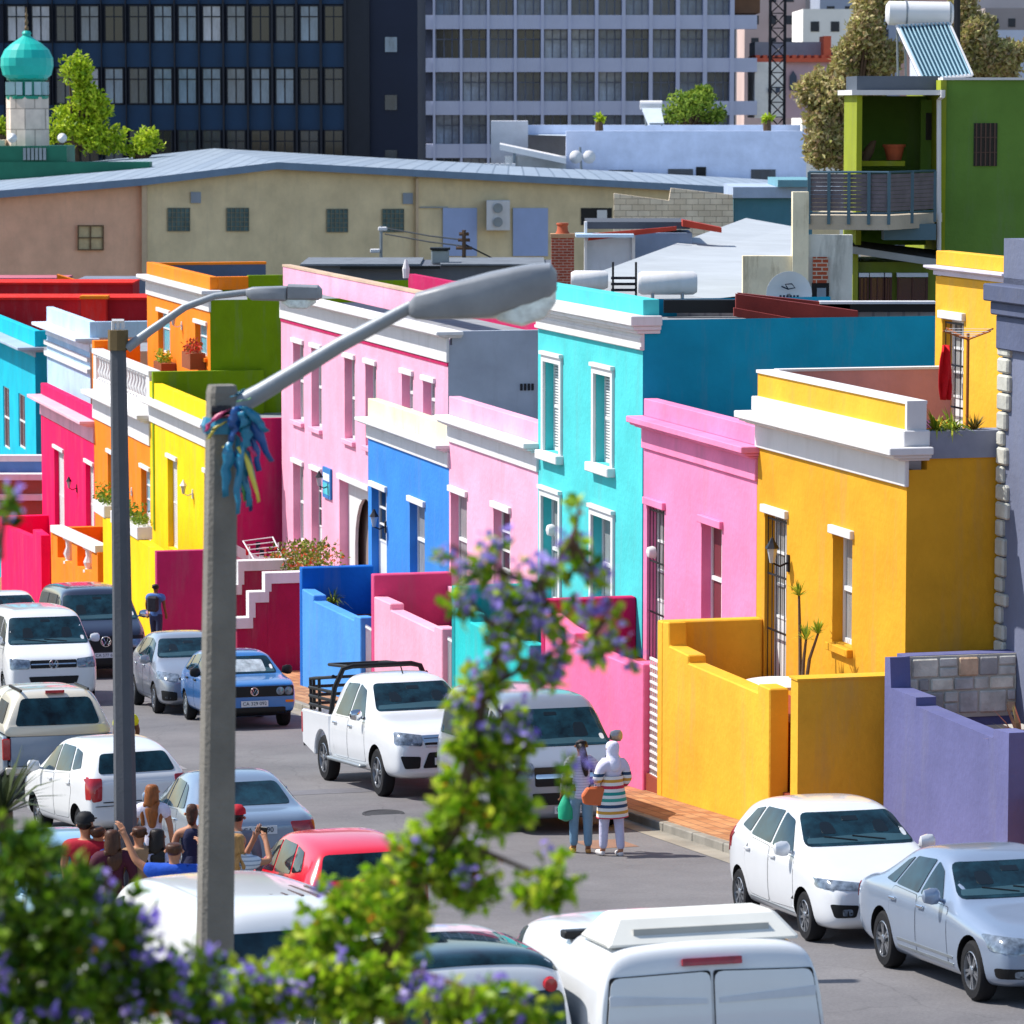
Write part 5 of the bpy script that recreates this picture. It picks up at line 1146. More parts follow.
tree('big olive brown tree left of the green house', 850, 150, 185, [(860, 48, 24, 28), (874, 25, 24, 28), (848, 74, 18, 22), (830, 105, 34, 32), (826, 140, 30, 26), (850, 120, 24, 30), (862, 80, 26, 30), (880, 55, 24, 26), (872, 6, 20, 16), (880, 0, 20, 16), (846, 158, 16, 12)], OL, .3, 3600, 35)
tree('olive brown tree right of the solar heater', 985, 90, 187, [(962, 15, 14, 22), (970, 45, 20, 26), (990, 55, 26, 22), (1010, 60, 24, 18), (960, 68, 24, 18), (985, 30, 12, 14)], OL, .3, 4200, 36)
tree('tiny bright shrub on the white building roof', 599, 122, 255, [(599, 120, 5, 4)], BG_, .3, 6000, 37, 'shrub')
tree('tiny bright shrub beside the lattice mast', 767, 120, 255, [(767, 119, 5, 3)], BG_, .3, 6000, 38, 'shrub')
# ---- minaret
D = 215; px = D/4000; t = wthing('minaret', 'pale stone minaret with a turquoise green onion dome and thin finial', 'minaret', 28, 150, D); c = pD(28, 150, D); Zp = lambda y: pD(28, y, D).z
m = MB().lathe([(1.14, GB), (1.14, Zp(97))], (c.x, D, 0), 8); m.obj('shaft', brickmat('minaret_stone', 'e0cfc0', 'd2c0b0', 'a89a8e', 1.0, 1.1, .03), t)
m = MB().lathe([(1.12, Zp(99)), (1.15, Zp(96)), (.95, Zp(95.5)), (.95, Zp(81)), (1.1, Zp(80)), (1.1, Zp(78))], (c.x, D, 0), 12); m.obj('drum', [mat('minaret_green', '1e8a72', .5, bump=0)], t)
for k in range(12):
    a_ = 2*math.pi*k/12+.2; x, y = c.x+.97*math.cos(a_), D+.97*math.sin(a_); MB().box(x-.17, x+.17, y-.17, y+.17, Zp(95), Zp(82)).obj('window', mat('drum_glass', 'a9c2c4', .3, bump=0), t)
pr = [(1.05, 79), (1.3, 75), (1.42, 66), (1.4, 58), (1.2, 50), (.85, 44), (.45, 39), (.22, 36), (.22, 34), (.26, 33.5), (.18, 31)]
m = MB().lathe([(r_, Zp(y)) for r_, y in pr]+[(.01, Zp(30.5))], (c.x, D, 0), 20); m.obj('dome', mat('dome_green', '1db4a6', .4, var=.1, bump=0), t)
m = MB().lathe([(.08, Zp(31)), (.12, Zp(28)), (.05, Zp(25)), (.11, Zp(22)), (.04, Zp(18)), (.09, Zp(15)), (.03, Zp(12)), (.02, Zp(7))], (c.x, D, 0), 8); m.obj('finial', mat('finial_brass', '7a6448', .4, .6, bump=0), t)
m = MB(); fb(m, -20, 67, 146, 178, D-1.8, 4); m.obj('base', mat('base_green', '1f6a52', .6, bump=0), t)
for x in (12, 62):
    p = pD(x, 138, D-2); MB().lathe([(.04, -.4), (.1, -.2), (.26, .1), (.24, .13)], (p.x, p.y, p.z), 12, 'y').obj('loudspeaker', WHITE, t, smooth=True)
for i in range(6): fb(MB(), 23+i*4, 26+i*4, 148, 160, D-2, .19).obj('bracket', STEEL, t)
t = single('low_building', 'green roofed low building at the foot of the minaret', 'building', fb(MB(), -80, 150, 162, 200, 213, 1.5), MATS['base_green'], tuple(pD(60, 170, 214)), 'W')
fb_ = fb(MB(), -60, 5, 140, 175, 214, 1.4); single('low_building', 'cream low building at the left edge beside the minaret', 'building', fb_, CREAM, tuple(pD(0, 170, 214)), 'W')
# ---- warehouse
KW = .6
def Dp(x): return 204/(1-KW*(x-512)/4000)
Dw = 200; t = wthing('warehouse', 'long beige warehouse with low grey gabled roof across the picture', 'warehouse', 300, 280, Dw)
BEI = stucco('warehouse_beige', 'e0cca4', .3); TAN = stucco('warehouse_tan', 'eab898', .3)
G = lambda x, y, D: tuple(pD(x, y, D)); dn = lambda p: (p[0], p[1], GB)
A0, A1, A2, A3 = G(-60, 203, Dp(-60)), G(146, 185, Dp(146)), G(278, 169, Dp(278)), G(840, 199, Dp(840))
m = MB().q([A1, A2, A3, dn(A3), dn(A2), dn(A1)]); m.obj('gable_wall', BEI, t); MB().q([A0, A1, dn(A1), dn(A0)]).obj('side_wall', TAN, t)
RF = brickmat('metal_roof', '8b98a6', '95a1ad', '6f7c8a', 60, .8, .05, axis='yx', bump=.3, rough=.5)
B1, B0, B3 = G(214, 154, 250), G(-60, 184, 232), G(840, 189, 252)
up = lambda p, h=.35: (p[0], p[1], p[2]+h)
m = MB(); o_ = .7
E0, E1, E2, E3 = [(p[0], p[1]-o_, p[2]) for p in (A0, A1, A2, A3)]
m.q([up(E0), up(E1), up(B0)]).q([up(E1), up(E2), up(B1)]).q([up(E1), up(B1), up(B0)]).q([up(E2), up(E3), up(B3)]).q([up(E2), up(B3), up(B1)])
m.obj('roof', RF, t); m = MB().q([up(E0), up(E1), E1, E0]).q([up(E1), up(E2), E2, E1]).q([up(E2), up(E3), E3, E2]); m.obj('fascia', mat('fascia_blue', '6f87a0', .5, bump=0), t)
fbw(MB(), 142.5, 147.5, 185, 300, Dw-.35, .3).obj('downpipe', mat('pipe_cream', 'c9b091', .6, bump=0), t); fbw(MB(), 416, 418.5, 178, 300, Dw-.3, .28).obj('downpipe', MATS['pipe_cream'], t)
for x0, x1, y0, y1 in ((168, 190, 208, 231), (227, 249, 208, 231), (327, 348, 209, 232), (382.5, 404, 209, 232)):
    o = fbw(MB(), x0, x1, y0, y1, Dw-.05, .1).obj('window', mat('block_window', '4e6a6c', .2, var=.4, scale=3, bump=0), t); m = MB()
    for i in range(6): fbw(m, x0+(x1-x0)*i/5-.3, x0+(x1-x0)*i/5+.3, y0, y1, Dw-.09, .035); fbw(m, x0, x1, y0+(y1-y0)*i/5-.3, y0+(y1-y0)*i/5+.3, Dw-.088, .03)
    m.obj('glazing_bars', mat('bar_tan', '7f7a66', .6, bump=0), o)
for x0, y0 in ((191, 192), (403, 193)): fbw(MB(), x0, x0+10, y0, y0+11, Dw-.1, .15).obj('vent', mat('vent_grey', '8d97a4', .5, bump=0), t)
o = fbw(MB(), 78, 104, 225, 250, Dw-.1, .15).obj('window', mat('tan_window', 'c9b48a', .3, var=.3, bump=0), t); m = MB()
for x in (78, 90.4, 103): fbw(m, x, x+1.2, 225, 250, Dw-.2, .09)
for y in (225, 237, 249): fbw(m, 78, 104, y, y+1.2, Dw-.22, .08)
m.obj('frame', mat('brown_frame', '6a543c', .6, bump=0), o)
SHB = mat('shutter_blue', '9fb0d8', .5, var=.06, bump=.1)
for x0, x1 in ((443, 477), (513, 548)): fbw(MB(), x0, x1, 208, 256, Dw-.12, .1).obj('sliding_door', SHB, t)
fbw(MB(), 581, 612, 208, 225, Dw-.05, .04).obj('door_opening', BLACK, t); fbw(MB(), 597, 607, 210, 222, Dw-.1, .04).obj('window', WFRAME, t)
fbw(MB(), 420, 448, 206.5, 208, Dw-.1, .1).obj('pipe', STEEL, t)
o = single('air_conditioner', 'double fan air conditioner unit on the warehouse wall', 'air conditioner', fbw(MB(), 486.5, 510, 200, 230, Dw-.9, .8), WHITE, G(498, 230, Dp(498)-.5), 'W', bevel=.03)
p = pD(499, 208, Dp(499)-.92)
for y in (208, 222):
    q_ = pD(498, y, Dp(498)-.95); f_ = MB().lathe([(.25, q_.y-.2), (.23, q_.y-.21), (.01, q_.y-.2)], (q_.x, 0, q_.z), 14, 'y'); f_.v = [(a, b, c) for a, b, c in f_.v]; BASE[o.name] = G(498, 230, Dp(498)-.5); f_.obj('fan', STEEL, o)
# ---- white flat building
D = 250; t = wthing('flat_building', 'white flat roofed building with small dark windows behind the warehouse', 'building', 680, 190, D)
WB = stucco('white_building', 'd6def4', .15)
fb(MB(), 566, 806, 131, 200, D, 1).obj('front_wall', WB, t); fb(MB(), 528, 800, 125, 200, D+10, 1).obj('rear_wall', WB, t); fb(MB(), 491, 528, 121, 200, D+6, 5).obj('stair_tower', stucco('white_building2', 'd2d4dc', .2), t)
a_, b_ = pD(566, 131, D), pD(790, 131, D); MB().q([(a_.x, D, a_.z-.3), (b_.x+1, D, a_.z-.3), (b_.x+1, D+12, a_.z-.3), (a_.x-4, D+12, a_.z-.3)]).obj('roof', mat('roof_pale', 'b7c2cc', .6), t)
for x0, x1, y0, y1 in ((608.5, 633, 170, 176), (668, 693, 169, 179), (751, 775.5, 169.5, 180)):
    fb(MB(), x0, x1, y0, y1, D-.05, .04).obj('window', TG[0], t)
fb(MB(), 696, 706, 167, 179, D-.06, .05).obj('door', BLACK, t)
p = [pD(500, 143, D+2), pD(566, 158, D-4)]; MB().prism([(p[0].x, p[0].z), (p[1].x, p[1].z), (p[1].x, p[1].z-.35), (p[0].x, p[0].z-.35)], lambda a, b, d: (a, d, b), D-5, D+4).obj('porch_roof', WHITE, t)
fb(MB(), 505, 566, 156, 200, D-3.5, .5).obj('porch_wall', stucco('white_building3', 'e0e0e2', .2), t); fb(MB(), 513, 516, 153, 170, D-3.6, .09).obj('door', TG[1], t)
for i in range(6): fb(MB(), 484+i*5.5, 488+i*5.5, 163.5, 171, D-7, .7).obj('condenser', WHITE, t)
for x0 in (531, 544, 553): fb(MB(), x0, x0+5, 168, 174, D-3.55, .04).obj('window', TG[2], t)
t = wthing('antenna', 'aerial mast with two white dishes on the white flat building', 'antenna', 582, 178, D-1); m = MB(); p = pD(582, 178, D-1); q_ = pD(580, 147, D-1); m.tube([tuple(p), tuple(q_)], .08, 5); m.obj('mast', STEEL, t)
for x in (576, 589): p = pD(x, 157, D-1.2); MB().lathe([(.01, -.15), (.3, -.05), (.42, .1)], tuple(p), 12, 'y').obj('dish', WHITE, t, smooth=True)
t = wthing('solar_geyser', 'small solar geyser on the roof beside the pine tree', 'solar heater', 650, 125, D+5)
a_, b_ = pD(640, 105, D+5), pD(662, 105, D+5); MB().tube([tuple(a_), tuple(b_)], .3, 10).obj('tank', WHITE, t, smooth=True)
m = MB(); p = [pD(642, 108, D+4.5), pD(661, 108, D+4.5), pD(664, 123, D+2.5), pD(648, 123, D+2.5)]; m.q([tuple(x) for x in p]).q([(x.x, x.y+.1, x.z-.12) for x in p]); m.obj('panel', mat('panel_pale', 'c3ccd6', .3, bump=0), t)
m = MB(); [m.tube([tuple(pD(x, 108, D+5)), tuple(pD(x+2, 126, D+5))], .05, 4) for x in (644, 660)]; m.obj('stand', STEEL, t)
# ---- block and petrol walls, roofs between
D = 150; P = lambda x, y: (pD(x, y, 150).x, pD(x, y, 150).z)
poly = [P(614, 193.4), P(669, 200.5), P(671, 188), P(733, 195), P(734, 260), P(614, 260)]
single('block_wall', 'bare concrete block wall with a stepped top behind the brick chimney', 'wall', MB().prism(poly, lambda a, b, d: (a, d, b), D, D+.4), brickmat('cinder_block', 'e4d4bc', 'd4c2a8', 'a89884', .45, .22, .012, axis='xz'), G(680, 240, 150), 'W')
t = wthing('flat_building', 'petrol blue flat roofed building right of the concrete block wall', 'building', 770, 225, 150)
fb(MB(), 734, 812, 198, 260, 150.1, 6).obj('wall', stucco('petrol_grey', '4f7f8e'), t); fb(MB(), 733, 814, 187, 198, 149.8, 6.6).obj('fascia', stucco('lilac_band', 'a3b2c8'), t); fb(MB(), 778, 816, 180, 187, 149.5, 6).obj('parapet', stucco('petrol_grey2', '6d9aa6'), t)
# big pale roof
t = wthing('sheet_roof', 'large pale grey pitched roof in front of the petrol blue building', 'roof', 700, 290, 110)
p = [G(746, 218, 142), G(796, 227, 138), G(796, 290, 96), G(711, 299, 92), G(585, 277, 100)]
MB().q(p).q([(a, b, c-.25) for a, b, c in p]).q([p[3], p[4], dn(p[4]), dn(p[3])]).q([p[4], p[0], dn(p[0]), dn(p[4])]).obj('roof', mat('pale_roof', 'a9aeb2', .75, var=.12, scale=.5, wear=.3, bump=.2), t)
# white lean-to house
D = 120; t = wthing('small_house', 'small white house with red roof edges left of the pale grey roof', 'house', 620, 270, D)
fb(MB(), 586, 634, 236, 300, D, 3).obj('wall', stucco('offwhite', 'c6cad2', .4), t); fb(MB(), 634, 692, 233, 300, D+.6, 3).obj('side_wall', stucco('blue_grey', '8494ac', .2), t)
fb(MB(), 584.5, 587, 222, 300, D-.15, .6).obj('pillar', WHITE, t); fb(MB(), 632, 635, 232, 300, D-.15, .6).obj('pillar', WHITE, t)
fb(MB(), 587, 690, 222, 229, D+1, 4).obj('roof', mat('dark_roof', '4c5058', .8), t)
REDT = mat('red_flashing', 'b03a28', .7, var=.2); p = [pD(588, 233.5, D), pD(676, 226, D)]
MB().prism([(p[0].x, p[0].z), (p[1].x, p[1].z), (p[1].x, p[1].z-.12), (p[0].x, p[0].z-.2)], lambda a, b, d: (a, d, b), D-.4, D-.2).obj('roof_edge', REDT, t)
p = [pD(683, 220, D), pD(722, 228, D)]; MB().prism([(p[0].x, p[0].z), (p[1].x, p[1].z), (p[1].x, p[1].z-.15), (p[0].x, p[0].z-.2)], lambda a, b, d: (a, d, b), D+.2, D+1.2).obj('ridge_flashing', REDT, t)
fb(MB(), 576, 634, 234.5, 237.5, D-1.2, 1.6).obj('awning', mat('awning_blue', 'b9cfe0', .5), t)
# brick chimney
D = 108; t = wthing('chimney', 'red brick chimney with clay pot beside the near lamp head', 'chimney', 563, 290, D)
fb(MB(), 551.5, 574, 238, 300, D, .6).obj('stack', brickmat('chimney_brick', 'a04f3c', '8c4030', 'b09080', .22, .075, .01, axis='xz'), t); fb(MB(), 550.5, 575, 234, 238, D-.03, .66).obj('corbel', stucco('mortar_cap', 'b58f6e', .5), t)
p = pD(562.5, 234, D+.3); MB().lathe([(.2, p.z), (.15, p.z+.1), (.14, p.z+.22), (.17, p.z+.26), (.16, p.z+.3), (.1, p.z+.3)], (p.x, p.y, 0), 14).obj('pot', mat('terracotta', 'b35a3c', .8), t, smooth=True)
# geysers behind the turquoise parapet
def geyser(label, x0, x1, y, D, r=.3):
    a, b = pD(x0, y, D), pD(x1, y, D); t = thing('geyser_tank', label, 'water tank', (a.x, D, a.z-.9), 'W', 'geyser tanks on the roofs')
    m = MB().tube([(a.x, D, a.z), (a.x+.08, D, a.z), (b.x-.08, D, b.z), (b.x, D, b.z)], [r*.8, r, r, r*.8], 16); m.obj('tank', WHITE, t, smooth=True)
    m = MB(); [m.tube([(x, D+s_, a.z-.9), (x, D+s_*.6, a.z-.2)], .03, 5) for x in (a.x+.3, b.x-.3) for s_ in (-.3, .3)]; m.box(a.x+.1, b.x-.05, D-.35, D+.35, a.z-.58, a.z-.5); m.obj('stand', STEEL, t)
geyser('white geyser tank on a stand above the turquoise parapet', 638, 697, 283, 82, .24); geyser('white geyser tank left of the other, behind the turquoise parapet', 571, 608, 280, 84, .2)
t = wthing('roof_railing', 'small dark railing between the two white geyser tanks', 'railing', 624, 300, 83); m = MB()
for x in (613, 636): m.tube([tuple(pD(x, 300, 83)), tuple(pD(x, 262, 83))], .025, 5)
for y in (278, 284, 290): m.tube([tuple(pD(611, y, 83)), tuple(pD(637, y, 83))], .03, 5)
m.obj('rails', IRON, t)
t = wthing('roof_structure', 'grey sheet roof with black fascia and dark red beams above the petrol blue wall', 'roof', 760, 325, 78)
fb(MB(), 664, 742, 300, 313, 78, .3).obj('fascia', BLACK, t); fb(MB(), 652, 935, 311, 335, 78.5, 1).obj('sheet', brickmat('roof_sheet2', 'a9a6a8', '9f9da0', '8c8a90', .3, 9, .03, axis='xz'), t)
RB = mat('oxide_red', '7c2a22', .7, var=.25)
for (x0, y0, x1, y1, dd, h) in ((736, 294, 858, 311, 77.4, .32), (734, 308, 812, 322, 76.9, .16), (738, 293, 850, 305, 78.2, .3)):
    a, b = pD(x0, y0, dd), pD(x1, y1, dd); MB().prism([(a.x, a.z), (b.x, b.z), (b.x, b.z-h), (a.x, a.z-h)], lambda p, q, d: (p, d, q), dd, dd+.25).obj('beam', RB, t)
fb(MB(), 820, 936, 304, 312, 78.2, .2).obj('rear_fascia', BLACK, t); fb(MB(), 820, 936, 301.5, 304, 78.1, .35).obj('edge_strip', WHITE, t)
# stained ruin wall
D = 88; t = wthing('stucco_wall', 'stained cream plaster wall with a bricked up opening behind the satellite dish', 'wall', 800, 300, D)
STN = mat('stained_plaster', 'ece0c0', .9, var=.25, scale=.8, wear=.9, wearcol='7e6636', bump=.5, bscale=8)
STG = mat('grey_plaster', 'd4d2c6', .9, var=.25, scale=.7, wear=.7, wearcol='6f7068', bump=.5, bscale=8)
fb(MB(), 793, 808, 192, 320, D, .5).obj('pier', STN, t); fb(MB(), 743, 793, 256, 320, D+.1, .4).obj('low_wall', STN, t)
w_ = MB(); fb(w_, 808, 852, 235, 320, D+.1, .4); w_.obj('high_wall', STG, t)
fb(MB(), 813, 828, 257, 283, D+.02, .1).obj('brick_infill', brickmat('infill', 'b0573a', '93422c', 'c0b09c', .24, .09, .012, axis='xz'), t); fb(MB(), 812, 829, 283, 305, D+.04, .1).obj('opening', BLACK, t); fb(MB(), 817, 826, 288, 300, D-.02, .05).obj('window', mat('small_pane', '7f909c', .2, bump=0), t)
# dish
D = 82; p = pD(789, 294, D); t = thing('satellite_dish', 'big white satellite dish with dark emblem in front of the stained wall', 'satellite dish', (p.x, p.y, p.z-.4), 'W')
m = MB().lathe([(.01, .12), (.25, .09), (.4, .02), (.47, -.02), (.47, -.04), (.38, .0), (.2, .07), (.01, .1)], (p.x, p.y, p.z), 24, 'y'); m.obj('reflector', WFRAME, t, smooth=True)
m = MB(); m.tube([(p.x-.16, p.y-.06, p.z+.16), (p.x-.02, p.y-.02, p.z+.1), (p.x+.12, p.y-.06, p.z+.13), (p.x+.05, p.y-.06, p.z+.21), (p.x-.08, p.y-.05, p.z+.2), (p.x-.02, p.y-.02, p.z+.1)], .014, 5)
for i in range(6): m.box(p.x-.2+i*.07, p.x-.155+i*.07, p.y-.07, p.y-.05, p.z-.07, p.z-.02)
m.obj('emblem', INK, t); MB().tube([(p.x, p.y+.1, p.z), (p.x, p.y+.2, p.z-.7)], .04, 6).obj('mount', STEEL, t)
# red buildings at the left
D = 165; t = wthing('red_building', 'long dark red flat roofed building with a red chimney at the left edge', 'building', 60, 330, D)
DR = stucco('dark_red', 'b5222a'); BR = stucco('signal_red', 'e02a22')
fb(MB(), -80, 133, 284, 305, D+6, 3).obj('rear_wall', DR, t); fb(MB(), -80, 150, 299, 345, D, 3).obj('front_wall', DR, t); fb(MB(), -80, 133, 282.5, 284.5, D+5.9, 3.2).obj('coping', BR, t); fb(MB(), -80, 150, 297.5, 300, D-.1, 3.2).obj('coping', BR, t)
fb(MB(), 81, 106, 299, 330, D-.9, .8).obj('chimney', BR, t); fb(MB(), 79.5, 107.5, 296, 299, D-1, 1).obj('chimney_cap', ORG, t)
t = wthing('grey_building', 'low grey flat building between the red building and the warehouse', 'building', 110, 300, D+12)
fb(MB(), 78, 160, 279, 330, D+12, 3).obj('wall', stucco('mid_grey', '7a8290', .2), t); fb(MB(), -80, 66, 278, 330, D+14, 3).obj('annex', stucco('faded_rose', 'b56a78', .3), t)
p = [pD(58, 274, D+11), pD(78, 280, D+11)]; MB().prism([(p[0].x, p[0].z), (p[1].x, p[1].z), (p[1].x, p[1].z-.3), (p[0].x, p[0].z-.3)], lambda a, b, d: (a, d, b), D+10.5, D+11).obj('gable_edge', ORG, t)
t = wthing('flat_roofs', 'dark flat roofs with pale edges between the tall pink house and the warehouse', 'building', 430, 290, 150)
fb(MB(), 300, 560, 266, 330, 152, 6).obj('wall', mat('flat_grey', '5d626c', .8), t); fb(MB(), 300, 420, 264, 266, 151.8, 6.4).obj('edge', mat('flat_roof_felt', '6e747c', .85, var=.25), t); fb(MB(), 440, 545, 264, 265.5, 151.7, 6.5).obj('edge', MATS['flat_roof_felt'], t); fb(MB(), 340, 440, 266, 269, 151.5, .3).obj('dark_edge', BLACK, t)
t = wthing('water_tank', 'square dark water tank on the flat roof below the warehouse', 'water tank', 440, 264, 153); fb(MB(), 431, 449, 250, 264, 153, .7).obj('tank', STEEL, t, bevel=.05); fb(MB(), 430, 450, 248, 250, 152.9, .9).obj('lid', BLACK, t)
t = wthing('utility_pole', 'short electricity pole with insulators and wires in front of the warehouse', 'pole', 464, 275, 158); m = MB(); m.tube([G(464, 280, 158), G(464, 230, 158)], .09, 6); [m.tube([G(464-w_, y, 158), G(464+w_, y, 158)], .07, 5) for w_, y in ((6, 240), (8, 248), (5, 234))]; m.obj('pole', TRUNK, t)
m = MB(); [m.tube([G(464, 240+k, 158), G(430, 236+k, 170), G(385, 228+k, 185)], .03, 4) for k in (0, 6)]; m.tube([G(464, 244, 158), G(500, 262, 158)], .03, 4); m.obj('wires', BLACK, t)
t = wthing('street_lamp', 'tiny twin head street lamp in front of the warehouse wall', 'street lamp', 381, 266, 160); m = MB(); m.tube([G(381, 268, 160), G(381, 226, 160)], .07, 6); m.obj('pole', STEEL, t)
for x0, x1, y in ((370, 380, 251), (378, 387, 229)): fb(MB(), x0, x1, y-2, y+2, 159.9, .3).obj('lamp_head', WHITE, t, bevel=.03)
t = wthing('roof_finial', 'small pale pointed post on the roof of the tall pink house', 'post', 406, 276, 108); p = pD(406, 278, 108); MB().lathe([(.08, p.z), (.1, p.z+.25), (.03, p.z+.5)], (p.x, p.y, 0), 8).obj('post', WHITE, t)
# ---- green house with balcony
GRH = stucco('moss_green', '64863a'); GRD = stucco('moss_green_lit', '8a9426'); D = 92  # second green is a lit copy, sunlight put into its colour
t = wthing('green_house', 'tall moss green house with a recessed balcony and slatted railing', 'house', 960, 300, D)
fb(MB(), 944, 1060, 80, 320, D, 8).obj('end_wall', GRH, t); fb(MB(), 941, 944, 80, 320, D-.05, 8).obj('lit_corner_strip', GRD, t); fb(MB(), 943, 1060, 77.5, 80, D-.08, 8.2).obj('coping', WHITE, t)  # lighter strip paints the sunlit edge of the end wall
w_ = fb(MB(), 974, 997, 123, 166, D-.02, .05).obj('window', mat('dark_pane', '1a1716', .3), t); m = MB()
for i in range(5): fb(m, 976+i*4.6, 976.8+i*4.6, 123, 166, D-.06, .03)
for y in (137, 152): fb(m, 974, 997, y, y+.8, D-.065, .03)
m.obj('bars', mat('brown_bar', '5a4238', .6, bump=0), w_)
fb(MB(), 862, 942, 96, 245, D+3.0, .3).obj('recess_wall', GRH, t); fb(MB(), 857, 861, 92, 245, D-.3, 3.5).obj('left_wall', GRD, t); fb(MB(), 921, 940, 100, 178, D+1.9, .2).obj('side_return', GRH, t); fb(MB(), 926, 935, 113, 140, D+1.86, .03).obj('window', MATS['dark_pane'], t)
fb(MB(), 852, 942, 90, 95, D-.5, 4).obj('balcony_roof', WHITE, t); fb(MB(), 857, 940, 76, 90, D+1, 3).obj('roof_parapet', mat('slate_roof', '47505c', .7), t)
fb(MB(), 862, 905, 161, 166, D+.8, 1.5).obj('ledge', GRD, t); fb(MB(), 860, 942, 213, 222, D-.2, 3.2).obj('balcony_floor', CREAM, t)
m = MB(); pts = [G(943, 90, D-.6), G(943, 96, D-.6), G(939, 100, D-.2), G(939, 310, D-.2)]; m.tube(pts, .055, 7); m.obj('downpipe', WHITE, t)
# railing
SL = mat('grey_slats', '6d6468', .8, var=.25, scale=3); RL = mat('rail_blue', '4f6a78', .4, .4, bump=0)
a, b, c = pD(809, 172, D-2.2), pD(889, 176, D-2.6), pD(935, 175, D-.5)
zt, zb2 = a.z, pD(809, 213, D-2.2).z; m = MB(); z = zb2+.05
sl_ = MB()
while z < zt-.06:
    for p, q in ((a, b), (b, c)):
        d = (q-p); d.z = 0; n_ = Vector((-d.y, d.x, 0)).normalized()*.02
        sl_.q([(p.x, p.y, z), (q.x, q.y, z), (q.x, q.y, z+.085), (p.x, p.y, z+.085)]).q([(p.x+n_.x, p.y+n_.y, z), (q.x+n_.x, q.y+n_.y, z), (q.x+n_.x, q.y+n_.y, z+.085), (p.x+n_.x, p.y+n_.y, z+.085)])
    z += .092
sl_.obj('slats', SL, t)
for p, q in ((a, b), (b, c)):
    m.tube([(p.x, p.y, zt), (q.x, q.y, zt)], .03, 6); m.tube([(p.x, p.y, zb2), (q.x, q.y, zb2)], .025, 6)
for p, q, n in ((a, b, 4), (b, c, 2)):
    for i in range(n+1): r_ = p+(q-p)*i/n; m.box(r_.x-.035, r_.x+.035, r_.y-.06, r_.y-.0, zb2-.25, zt)
m.obj('rails', RL, t)
sb_ = MB(); sb_.v += [(a.x, a.y, zb2-.05), (b.x, b.y, zb2-.05), (c.x, c.y, zb2-.05), (c.x, D+3, zb2-.05), (a.x+.8, D+3, zb2-.05)]; sb_.v += [(x, y, z-.32) for x, y, z in sb_.v[:5]]
sb_.f += [(0, 1, 2, 3, 4), (9, 8, 7, 6, 5)]+[(i, (i+1) % 5, 5+(i+1) % 5, 5+i) for i in range(5)]; sb_.m += [0]*7; sb_.obj('balcony_slab', stucco('slab_cream', 'b0a594', .5), t)
fb(MB(), 884, 936, 224, 240, D-1.2, .6).obj('support_beam', RL, t)
fb(MB(), 857, 936, 262, 330, D-.4, 3.2).obj('lower_wall', stucco('moss_mid', '6f7f34'), t); fb(MB(), 853, 857.5, 250, 330, D-.6, 3.2).obj('lower_corner', GRD, t)
p = [pD(850, 246, D-1), pD(936, 259, D-1)]; MB().prism([(p[0].x, p[0].z), (p[1].x, p[1].z), (p[1].x, p[1].z-.16), (p[0].x, p[0].z-.16)], lambda a, b, d: (a, d, b), D-1.1, D-.7).obj('gutter', STEEL, t)
p = [pD(852, 240, D+1), pD(936, 250, D+1)]; q_ = [pD(850, 247, D-1), pD(936, 260, D-1)]; MB().q([tuple(p[0]), tuple(p[1]), tuple(q_[1]), tuple(q_[0])]).obj('lower_roof', mat('old_tiles', '3a3634', .9, var=.5, scale=8), t)
for x0, x1 in ((860, 868), (871, 884), (885, 891), (898, 927)):
    w_ = fb(MB(), x0, x1, 278, 305, D-.46, .05).obj('window', TG[2], t); m = MB(); fb(m, x0-.8, x0+.8, 277, 306, D-.52, .05); fb(m, x1-.8, x1+.8, 277, 306, D-.52, .05); fb(m, (x0+x1)/2-.5, (x0+x1)/2+.5, 277, 306, D-.51, .04); m.obj('frame', mat('timber_brown', '4a2c28', .6), w_)
    fb(MB(), x0-1, x1+1, 273, 277, D-.6, .2).obj('lintel', mat('lintel_blue', 'c3d0e0', .6), w_)
# things on the balcony
p = pD(894, 160, D+1.2); t = thing('plant_pot', 'terracotta pot on the green balcony ledge', 'plant pot', tuple(p), 'W'); MB().lathe([(.17, p.z), (.24, p.z+.3), (.27, p.z+.3), (.27, p.z+.36), (.2, p.z+.36)], (p.x, p.y, 0), 16).obj('pot', MATS['terracotta'], t, smooth=True)
p = pD(867, 161, D+1.2); t = thing('bird_figure', 'brown bird figure perched on the green balcony ledge', 'ornament', tuple(p), 'W')
m = MB().tube([(p.x-.05, p.y, p.z), (p.x, p.y, p.z+.12), (p.x+.05, p.y, p.z+.25), (p.x+.14, p.y, p.z+.42), (p.x+.2, p.y, p.z+.47)], [.09, .11, .12, .07, .02], 10); m.obj('body', mat('bird_brown', '5d4a3a', .8), t, smooth=True); MB().tube([(p.x-.08, p.y, p.z+.22), (p.x-.14, p.y, p.z+.02)], [.07, .02], 6).obj('tail', MATS['bird_brown'], t)
